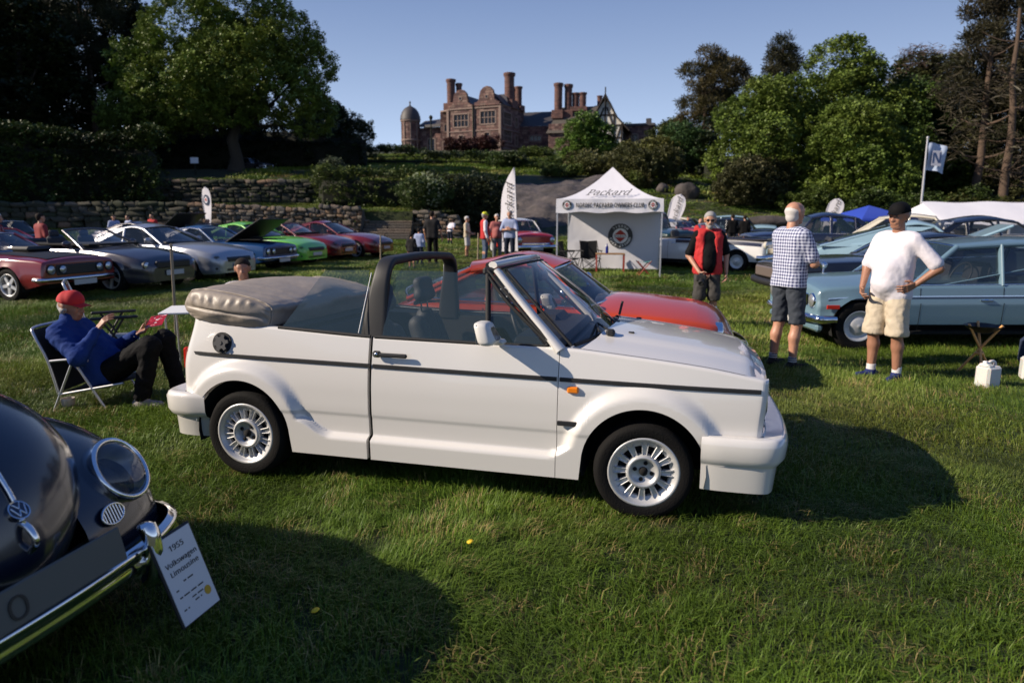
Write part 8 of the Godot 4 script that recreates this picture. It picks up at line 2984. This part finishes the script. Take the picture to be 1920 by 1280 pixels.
	if o.has("glasses"):
		var gg := Geo.new()
		for sx in [-1, 1]:
			gg.ball(hx * Vector3(sx * 0.033, 0.008, 0.092), Vector3(0.027, 0.02, 0.008) * S, 10, hx.basis.orthonormalized())
			gg.bar(hx * Vector3(sx * 0.06, 0.012, 0.085), hx * Vector3(sx * 0.084, 0.012, -0.005), 0.0035, 4)
		gg.bar(hx * Vector3(-0.012, 0.012, 0.098), hx * Vector3(0.012, 0.012, 0.098), 0.004, 4)
		part("sunglasses", gg, M.dark_glasses, t)
	if o.has("cap"):
		var fwd := hx.basis * Vector3(0, -0.95, 0.31) / S
		garment("cap", hb.call([[Vector3(0, 0.05, -0.018), Vector3(0, 0.056, 0.012), 0.094, 0.088]]), hc, 0.02, o.cap, t, [[hx.basis * Vector3(0, -0.98, -0.12) / S, (hx.basis * Vector3(0, -0.98, -0.12) / S).dot(hx * Vector3(0, 0.038, 0))]])
		var pk := Geo.new()
		var pr := []
		for i in 5:
			var row := PackedVector3Array()
			for kx in 11:
				var w := kx / 5.0 - 1.0
				row.push_back(hx * Vector3(w * 0.075 * (1.0 - 0.08 * i), 0.056 - 0.016 * w * w - 0.005 * i, 0.07 + (0.02 * i) * sqrt(maxf(0.05, 1.0 - 0.75 * w * w))))
			pr.append(row)
		pk.grid(pr)
		part("cap_peak", pk, o.get("peak", o.cap), t)
	return t

func gingham(called: String, a: Color, b: Color, pitch: float) -> StandardMaterial3D:
	var im := Image.create(64, 64, false, Image.FORMAT_RGB8)
	for y in 64:
		for x in 64:
			var v := (0.5 if x < 32 else 0.0) + (0.5 if y < 32 else 0.0)
			im.set_pixel(x, y, a.lerp(b, v).linear_to_srgb())
	var m := mat(called, Color.WHITE, 0.8)
	m.albedo_texture = ImageTexture.create_from_image(im)
	triplanar(m, 1.0 / pitch)
	m.uv1_triplanar_sharpness = 6.0
	return m

func people() -> void:
	var sk := mat("skin", lin(0.42, 0.215, 0.14), 0.5)
	sk.subsurf_scatter_enabled = true; sk.subsurf_scatter_strength = 0.12
	mat("skin_tan", lin(0.30, 0.145, 0.09), 0.5)
	mat("eye_white", lin(0.12, 0.1, 0.09), 0.2)
	mat("dark_glasses", lin(0.01, 0.01, 0.01), 0.1)
	for q in [["white_cotton", Color(0.62, 0.59, 0.64)], ["denim", Color(0.05, 0.075, 0.13)], ["dark_denim", Color(0.015, 0.02, 0.035)], ["khaki", Color(0.48, 0.41, 0.31)], ["charcoal", Color(0.02, 0.019, 0.02)], ["black_cotton", Color(0.005, 0.005, 0.006)], ["red_fleece", Color(0.42, 0.012, 0.014)], ["shorts_grey", Color(0.035, 0.032, 0.03)], ["shorts_blue", Color(0.028, 0.036, 0.05)], ["hair_grey", Color(0.28, 0.27, 0.26)], ["hair_white", Color(0.5, 0.48, 0.46)], ["hair_dark", Color(0.02, 0.015, 0.012)], ["beige_shirt", Color(0.45, 0.38, 0.28)], ["pink_check", Color(0.32, 0.09, 0.085)], ["sky_shirt", Color(0.28, 0.33, 0.5)], ["yellow_cap", Color(0.6, 0.6, 0.02)], ["red_cap", Color(0.42, 0.008, 0.012)], ["jacket_blue", Color(0.012, 0.035, 0.16)], ["shoe_dark", Color(0.02, 0.018, 0.018)], ["shoe_grey", Color(0.2, 0.18, 0.17)], ["shoe_blue", Color(0.02, 0.03, 0.12)], ["sock_white", Color(0.6, 0.58, 0.58)], ["shorts_red", Color(0.5, 0.07, 0.05)], ["pale_shorts", Color(0.45, 0.43, 0.42)]]:
		cloth(q[0], lin(q[1].r, q[1].g, q[1].b))
		if q[1].r + q[1].g < 0.05: M[q[0]].rim_enabled = false; M[q[0]].metallic_specular = 0.25
	for q in ["white_cotton", "khaki", "red_fleece", "jacket_blue", "black_cotton", "shorts_blue"]:
		M[q].normal_enabled = true; M[q].normal_texture = M.tent_white.normal_texture if q == "none" else bump_tex(0.012, 300 + q.length(), 2.2, 256); triplanar(M[q], 2.2)
	var gm := gingham("blue_gingham", Color(0.55, 0.58, 0.7), Color(0.01, 0.018, 0.10), 0.034)
	gm.normal_enabled = true; gm.normal_texture = bump_tex(0.01, 310, 5.0, 256)
	var stripe := Image.create(8, 32, false, Image.FORMAT_RGB8)
	for y in 32:
		for x in 8: stripe.set_pixel(x, y, Color(0.75, 0.75, 0.75) if y < 16 else Color(0.08, 0.08, 0.1))
	var sm := mat("striped_sock", Color.WHITE, 0.8)
	sm.albedo_texture = ImageTexture.create_from_image(stripe)
	triplanar(sm, 42.0)
	var P := func(x: float, z: float) -> Vector3: return Vector3(x, land(x, z), z)
	var F := func(deg: float) -> float: return deg_to_rad(deg) # 0 looks at the camera, 90 to the right
	# the three men near the blue saloon
	person("man in blue checked shirt and dark shorts, arms folded, seen from the side", P.call(3.02, -7.43), F.call(112.0), 1.83, {"cell": 0.015, "top": gm, "bottom": M.shorts_blue, "leg": 0.50, "hem": 0.88, "sleeve": 0.46, "socks": M.striped_sock, "shoes": M.shoe_dark, "hair_style": "bald", "belly": 0.015,
		"arms": [[Vector3(-0.235, 1.13, 0.09), Vector3(-0.02, 1.14, 0.225), Vector3(1, 0.1, 0.0), Vector3(0, 0, -1), 0.4], [Vector3(0.235, 1.13, 0.09), Vector3(0.03, 1.19, 0.2), Vector3(-1, 0.1, 0.05), Vector3(0, 0, -1), 0.4]], "feet": [[-0.13, 0.02], [0.13, 0.0]]})
	person("man in white t-shirt, beige cargo shorts and black cap, hand on hip", P.call(3.82, -6.86), F.call(-62.0), 1.78, {"cell": 0.015, "top": M.white_cotton, "bottom": M.khaki, "leg": 0.47, "hem": 0.80, "sleeve": 0.5, "loose": 1.3, "belly": 0.03, "socks": M.sock_white, "shoes": M.shoe_blue, "cap": M.black_cotton, "skin": M.skin_tan, "hair_style": "short", "lean": Vector3(0, 0, -0.03),
		"arms": [[Vector3(-0.26, 1.13, 0.03), Vector3(-0.2, 0.93, 0.16), Vector3(0.4, -0.6, 0.5), Vector3(1, 0, 0), 0.5], [Vector3(0.37, 1.15, -0.13), Vector3(0.235, 0.99, -0.015), Vector3(-0.35, -0.4, 0.85), Vector3(-1, 0.1, 0), 0.25]], "feet": [[-0.11, 0.05], [0.12, -0.02]], "look": Vector3(0.1, 0.0, 0)})
	person("grey-bearded man in red vest and black t-shirt holding a camera", P.call(2.96, -10.35), F.call(-8.0), 1.74, {"cell": 0.017, "top": M.black_cotton, "bottom": M.shorts_grey, "leg": 0.42, "hem": 0.84, "sleeve": 0.5, "loose": 1.25, "belly": 0.015, "vest": M.red_fleece, "skin": M.skin, "hair_style": "short", "hair": M.hair_grey, "beard": M.hair_grey, "glasses": true,
		"arms": [[Vector3(-0.29, 1.10, -0.02), Vector3(-0.14, 0.86, 0.2), Vector3(0.5, -0.5, 0.35), Vector3(0.8, 0.2, -0.4), 0.55], [Vector3(0.27, 1.12, -0.03), Vector3(0.27, 0.86, 0.04), Vector3(0.0, -1, 0.15), Vector3(-1, 0, 0.2), 0.4]], "look": Vector3(0.12, -0.1, 0)})
	var cm := thing("photo_camera", "black camera held in the red vest man's hand", "camera", Vector3(2.79, land(2.9, -10.3) + 0.78, -10.06), deg_to_rad(-20.0))
	var ge := Geo.new()
	ge.box(Vector3(0, 0, 0), Vector3(0.14, 0.10, 0.07), 0.014); ge.box(Vector3(0, 0.06, 0), Vector3(0.06, 0.03, 0.05), 0.01)
	part("body", ge, M.black_plastic, cm)
	ge = Geo.new(); ge.at(Vector3(0.01, -0.03, 0.03), Basis(Vector3.RIGHT, 1.9)); ge.lathe(pv([0.036, 0, 0.036, 0.06, 0.04, 0.07, 0.04, 0.11, 0.03, 0.112, 0, 0.1]), 16)
	part("lens", ge, M.black_plastic, cm)
	# the seated man
	seated_man()
	# a head and shoulders beyond the folded roof
	person("dark-haired person in striped shirt sitting beyond the folded soft top", Vector3(-3.05, land(-3.0, -7.7) - 0.52, -7.75), F.call(5.0), 1.72, {"cell": 0.025, "top": gingham("striped_shirt", Color(0.5, 0.48, 0.48), Color(0.16, 0.16, 0.2), 0.03), "hair": M.hair_dark, "sleeve": 0.5, "skin": M.skin_tan, "bottom": M.dark_denim, "look": Vector3(0.05, 0.2, 0)})
	# people on the lawn by the tent and the steps
	person("man in black t-shirt and trousers seen from behind, alone on the lawn", P.call(-2.76, -23.9), F.call(172.0), 1.82, {"top": M.charcoal, "bottom": M.black_cotton, "hair": M.hair_dark, "sleeve": 0.45, "arms": [[Vector3(-0.28, 1.13, -0.03), Vector3(-0.31, 0.88, 0.05), Vector3(-0.1, -1, 0.15), Vector3(1, 0, 0.2), 0.4], [Vector3(0.26, 1.13, -0.03), Vector3(0.25, 0.87, 0.05), Vector3(-0.02, -1, 0.15), Vector3(-1, 0, 0.2), 0.35]]})
	person("child in dark jacket and red shorts seen from behind", P.call(-3.2, -21.9), F.call(165.0), 1.12, {"cell": 0.022, "top": M.charcoal, "bottom": M.shorts_red, "leg": 0.5, "sleeve": 1.0, "hair": M.hair_dark, "hem": 0.78, "shoes": M.shoe_blue})
	person("child in pale blue top close in front of the dark jacketed child", P.call(-3.15, -23.4), F.call(165.0), 1.25, {"top": M.sky_shirt, "bottom": M.dark_denim, "sleeve": 1.0, "hair": M.hair_dark})
	person("grey-haired woman in beige top and pale shorts, standing side-on", P.call(-1.8, -27.6), F.call(80.0), 1.64, {"top": M.beige_shirt, "bottom": M.pale_shorts, "leg": 0.5, "loose": 1.2, "hair": M.hair_white, "sleeve": 0.5, "arms": [[Vector3(-0.24, 1.12, 0.02), Vector3(-0.18, 1.0, 0.24), Vector3(0.2, 0.2, 1), Vector3(1, 0, 0), 0.5], [Vector3(0.24, 1.12, 0.02), Vector3(0.18, 1.0, 0.24), Vector3(-0.2, 0.2, 1), Vector3(-1, 0, 0), 0.5]]})
	person("man in red vest and yellow cap, jeans, turned to his companions", P.call(-0.97, -24.5), F.call(105.0), 1.78, {"top": M.white_cotton, "vest": M.red_fleece, "bottom": M.denim, "cap": M.yellow_cap, "sleeve": 1.0, "belly": 0.03, "hair": M.hair_grey})
	person("white-haired man in pink checked shirt between his two companions", P.call(-0.55, -25.2), F.call(10.0), 1.72, {"top": M.pink_check, "bottom": mat("grey_jeans", lin(0.13, 0.14, 0.16), 0.8), "hair": M.hair_white, "sleeve": 0.5, "belly": 0.03})
	person("person in light blue shirt with folded arms before the feather banner", P.call(-0.08, -24.0), F.call(-12.0), 1.84, {"top": M.sky_shirt, "bottom": M.dark_denim, "hair": M.hair_grey, "sleeve": 0.55, "arms": [[Vector3(-0.26, 1.13, 0.08), Vector3(-0.02, 1.14, 0.21), Vector3(1, 0.1, 0.0), Vector3(0, 0, -1), 0.4], [Vector3(0.26, 1.13, 0.08), Vector3(0.03, 1.18, 0.19), Vector3(-1, 0.1, 0.05), Vector3(0, 0, -1), 0.4]]})
	person("person in white shirt stooping in the shade by the dark bushes", P.call(-3.6, -40.0), F.call(150.0), 1.55, {"top": M.white_cotton, "bottom": M.dark_denim, "hair": M.hair_dark, "lean": Vector3(0, -0.1, 0.4)})
	# people among the sports cars
	person("man in dark red t-shirt standing behind the dark red old coupe", P.call(-12.4, -18.2), F.call(150.0), 1.74, {"top": mat("dull_red", lin(0.2, 0.015, 0.018), 0.8), "bottom": M.charcoal, "hair": M.hair_dark, "sleeve": 0.5, "arms": [[Vector3(-0.27, 1.13, -0.01), Vector3(-0.2, 0.95, 0.15), Vector3(0.3, -0.4, 1), Vector3(1, 0, 0), 0.4], [Vector3(0.27, 1.13, 0.03), Vector3(0.24, 1.02, 0.24), Vector3(0, 0, 1), Vector3(-1, 0, 0), 0.4]]})
	person("grey-haired man in red waistcoat and white sleeves at the left edge", P.call(-12.2, -16.4), F.call(120.0), 1.74, {"top": M.white_cotton, "vest": mat("dull_red_vest", lin(0.2, 0.015, 0.018), 0.8), "bottom": M.charcoal, "hair": M.hair_white, "sleeve": 1.0})
	person("person in white shirt, left one of the pair behind the silver coupe", P.call(-18.4, -32.0), F.call(40.0), 1.7, {"top": M.sky_shirt, "bottom": M.charcoal, "hair": M.hair_dark, "sleeve": 1.0})
	person("person in pale blue shirt, right one of the pair behind the silver coupe", P.call(-17.9, -32.3), F.call(-30.0), 1.7, {"top": M.sky_shirt, "bottom": M.charcoal, "hair": M.hair_dark, "sleeve": 1.0})
	person("man in red jacket over white shirt in the shade by the wall", P.call(-17.4, -33.5), F.call(-10.0), 1.76, {"top": M.red_fleece, "bottom": M.charcoal, "hair": M.hair_dark, "sleeve": 1.0})
	person("bald man in dark top by the emblem flag", P.call(-11.6, -26.4), F.call(-60.0), 1.55, {"top": M.black_cotton, "bottom": M.charcoal, "hair_style": "none", "sleeve": 0.4})
	# people among the vintage cars
	person("man in red t-shirt right behind the red vest man", P.call(6.6, -24.2), F.call(-30.0), 1.58, {"top": M.red_fleece, "bottom": M.charcoal, "hair_style": "none", "sleeve": 0.5})
	person("man in black jacket before the pale blue estate car, left of two", P.call(10.2, -32.0), F.call(170.0), 1.72, {"top": M.black_cotton, "bottom": M.charcoal, "hair": M.hair_dark, "sleeve": 1.0})
	person("man in dark jacket before the pale blue estate car, right of two", P.call(10.9, -32.4), F.call(160.0), 1.68, {"top": M.black_cotton, "bottom": M.charcoal, "hair": M.hair_dark, "sleeve": 1.0})
	person("person in purple top beside the slender teardrop flag", P.call(9.9, -39.0), F.call(20.0), 1.62, {"top": mat("purple_cotton", lin(0.06, 0.035, 0.12), 0.8), "bottom": M.charcoal, "hair": M.hair_dark, "sleeve": 1.0})
	person("person in orange-red top far behind the tent's right corner", P.call(9.3, -41.0), F.call(0.0), 1.66, {"top": M.shorts_red, "bottom": M.charcoal, "hair": M.hair_dark, "sleeve": 1.0})

func seated_man() -> void:
	var o := Vector3(-3.50, land(-3.5, -5.85), -5.85)
	var t := thing("person", "man in blue jacket and red cap sitting in a folding chair, gesturing", "person", o, PI / 2)
	var c := 0.014
	var head := Vector3(0.0, 0.865, -0.31)
	var sho := [Vector3(-0.185, 0.665, -0.345), Vector3(0.185, 0.665, -0.345)]
	var elb := [Vector3(-0.285, 0.475, -0.12), Vector3(0.27, 0.45, -0.13)]
	var wri := [Vector3(-0.10, 0.685, -0.045), Vector3(0.20, 0.595, 0.12)]
	var hip := [Vector3(-0.09, 0.30, -0.02), Vector3(0.09, 0.30, -0.02)]
	var kne := [Vector3(-0.14, 0.555, 0.42), Vector3(0.14, 0.56, 0.40)]
	var ank := [Vector3(-0.18, 0.125, 0.33), Vector3(0.16, 0.125, 0.47)]
	var B := [[Vector3(0, 0.70, -0.345), head + Vector3(0, -0.05, -0.01), 0.058, 0.055], [Vector3(0, 0.60, -0.32), Vector3(0, 0.32, -0.06), 0.075, 0.08]]
	for i in 2:
		B.append([sho[i], elb[i], 0.05, 0.042]); B.append([elb[i], wri[i], 0.042, 0.028])
		B.append([hip[i], kne[i], 0.08, 0.056]); B.append([kne[i], ank[i], 0.054, 0.037])
	var ge := Geo.new()
	flesh(ge, B, c, 0.03)
	flesh(ge, hand_bones(wri[0], Vector3(0.25, 0.75, 0.55), Vector3(0.7, -0.35, 0.6), 0.2, 1.0, 0.22), 0.005, 0.006)
	flesh(ge, hand_bones(wri[1], Vector3(0.05, 0.35, 0.9), Vector3(-0.3, 0.9, 0.0), 0.55, -1.0, 0.06), 0.005, 0.006)
	var hx := Transform3D(Basis.from_euler(Vector3(0.12, -0.08, 0)), head)
	flesh(ge, turned(head_bones(), hx), 0.0065, 0.02)
	part("body", ge, M.skin_tan, t)
	for sx in [-1, 1]:
		ge = Geo.new(); ge.ball(hx * Vector3(sx * 0.031, 0.008, 0.082), Vector3.ONE * 0.0095, 10)
		part("eye", ge, M.eye_white, t)
	garment("hair", turned([[Vector3(0, 0.03, -0.03), Vector3(0, 0.0, -0.05), 0.085, 0.065], [Vector3(-0.072, -0.01, -0.005), Vector3(-0.06, -0.03, -0.03), 0.022, 0.03], [Vector3(0.072, -0.01, -0.005), Vector3(0.06, -0.03, -0.03), 0.022, 0.03]], hx), 0.008, 0.02, M.hair_grey, t, [[hx.basis * Vector3(0, 0, 1), (hx.basis * Vector3(0, 0, 1)).dot(hx * Vector3(0, 0, 0.02))]])
	garment("cap", turned([[Vector3(0, 0.046, -0.016), Vector3(0, 0.058, 0.014), 0.098, 0.09]], hx), 0.008, 0.02, M.red_cap, t, [[hx.basis * Vector3(0, -0.98, -0.14), (hx.basis * Vector3(0, -0.98, -0.14)).dot(hx * Vector3(0, 0.034, 0))]])
	var pk := Geo.new()
	var pr := []
	for i in 6:
		var row := PackedVector3Array()
		for k in 13:
			var w := k / 6.0 - 1.0
			row.push_back(hx * Vector3(w * 0.08 * (1.0 - 0.05 * i), 0.052 - 0.022 * w * w - 0.003 * i, 0.07 + (0.021 * i) * sqrt(maxf(0.05, 1.0 - 0.7 * w * w))))
		pr.append(row)
	pk.grid(pr)
	part("cap_peak", pk, M.red_cap, t)
	var J := []
	for sx in [-1.0, 1.0]:
		J.append([Vector3(sx * 0.12, 0.625, -0.335), Vector3(sx * 0.1, 0.45, -0.17), 0.11, 0.115]); J.append([Vector3(sx * 0.1, 0.45, -0.17), Vector3(sx * 0.1, 0.29, -0.05), 0.115, 0.12])
	J.append([Vector3(0, 0.63, -0.33), Vector3(0, 0.40, -0.13), 0.11, 0.12])
	J.append([Vector3(0, 0.46, -0.13), Vector3(0, 0.36, -0.02), 0.14, 0.14])
	J.append([Vector3(-0.1, 0.69, -0.35), Vector3(0.1, 0.69, -0.35), 0.066, 0.066]); J.append([Vector3(0, 0.73, -0.345), Vector3(0, 0.775, -0.335), 0.075, 0.072])
	for i in 2:
		J.append([sho[i], elb[i], 0.074, 0.064]); J.append([elb[i], elb[i].lerp(wri[i], 0.92), 0.062, 0.043])
	garment("jacket", J, 0.013, 0.045, M.jacket_blue, t)
	var T := [[Vector3(-0.06, 0.28, -0.06), Vector3(0.06, 0.28, -0.06), 0.12, 0.12]]
	for i in 2:
		T.append([hip[i], kne[i], 0.105, 0.082]); T.append([kne[i], ank[i], 0.08, 0.068])
	garment("trousers", T, 0.013, 0.03, M.black_cotton, t)
	for i in 2:
		var a: Vector3 = ank[i]
		garment("shoe", [[Vector3(a.x, 0.05, a.z - 0.05), Vector3(a.x - 0.02, 0.045, a.z + 0.15), 0.044, 0.038], [a, Vector3(a.x, 0.05, a.z), 0.046, 0.052]], 0.01, 0.03, M.shoe_grey, t, [[Vector3(0, -1, 0), -0.006], [Vector3(0, 1, 0), 0.105]])
		garment("sock", [[a + Vector3(0, -0.03, 0), a + Vector3(0, 0.05, 0), 0.046, 0.046]], 0.01, 0.02, M.sock_white, t)
	ge = Geo.new()
	var wb := PackedVector3Array()
	var wp: Vector3 = wri[1] - (wri[1] - elb[1]).normalized() * 0.012
	var wd: Vector3 = (wri[1] - elb[1]).normalized()
	var wu := wd.cross(Vector3.RIGHT).normalized()
	var wv := wd.cross(wu)
	for k in 17: wb.push_back(wp + (wu * cos(TAU * k / 16.0) + wv * sin(TAU * k / 16.0)) * 0.035)
	ge.tube(wb, 0.006, 6, false)
	part("watch", ge, M.chrome, t)
	var bk := thing("booklet", "red printed booklet held by the seated man", "booklet", o + Vector3(0.30, 0.665, -0.22), 0.2)
	var im := Image.create(64, 64, false, Image.FORMAT_RGB8)
	var r := RandomNumberGenerator.new()
	r.seed = 3
	im.fill(Color(0.62, 0.06, 0.1))
	for k in 46: im.fill_rect(Rect2i(r.randi_range(0, 58), r.randi_range(0, 60), r.randi_range(3, 16), r.randi_range(1, 5)), [Color(0.2, 0.02, 0.04), Color(0.85, 0.8, 0.8), Color(0.5, 0.02, 0.06)][r.randi() % 3])
	var bm := mat("booklet_print", Color.WHITE, 0.4)
	bm.albedo_texture = ImageTexture.create_from_image(im)
	ge = Geo.new()
	ge.grid([p3([-0.07, 0, 0.1, 0, 0.012, 0.1, 0.07, 0.02, 0.1]), p3([-0.07, 0.04, 0, 0, 0.052, 0, 0.07, 0.06, 0]), p3([-0.07, 0.07, -0.1, 0, 0.082, -0.1, 0.07, 0.09, -0.1])])
	part("cover", ge, bm, bk)
	ge = Geo.new()
	ge.grid([p3([-0.068, -0.004, 0.1, 0, 0.008, 0.1, 0.068, 0.016, 0.1]), p3([-0.068, 0.036, 0, 0, 0.048, 0, 0.068, 0.056, 0])])
	part("page", ge, M.white_plain, bk)

func _ready() -> void:
	noise.seed = 4
	noise.frequency = 0.01
	noise.fractal_octaves = 3
	sky_and_camera()
	ground_sheet()
	setting()
	castle()
	plants()
	car_materials()
	golf()
	car_rows()
	round_saloon()
	props()
	people()
	rng.seed = 1
	grass()
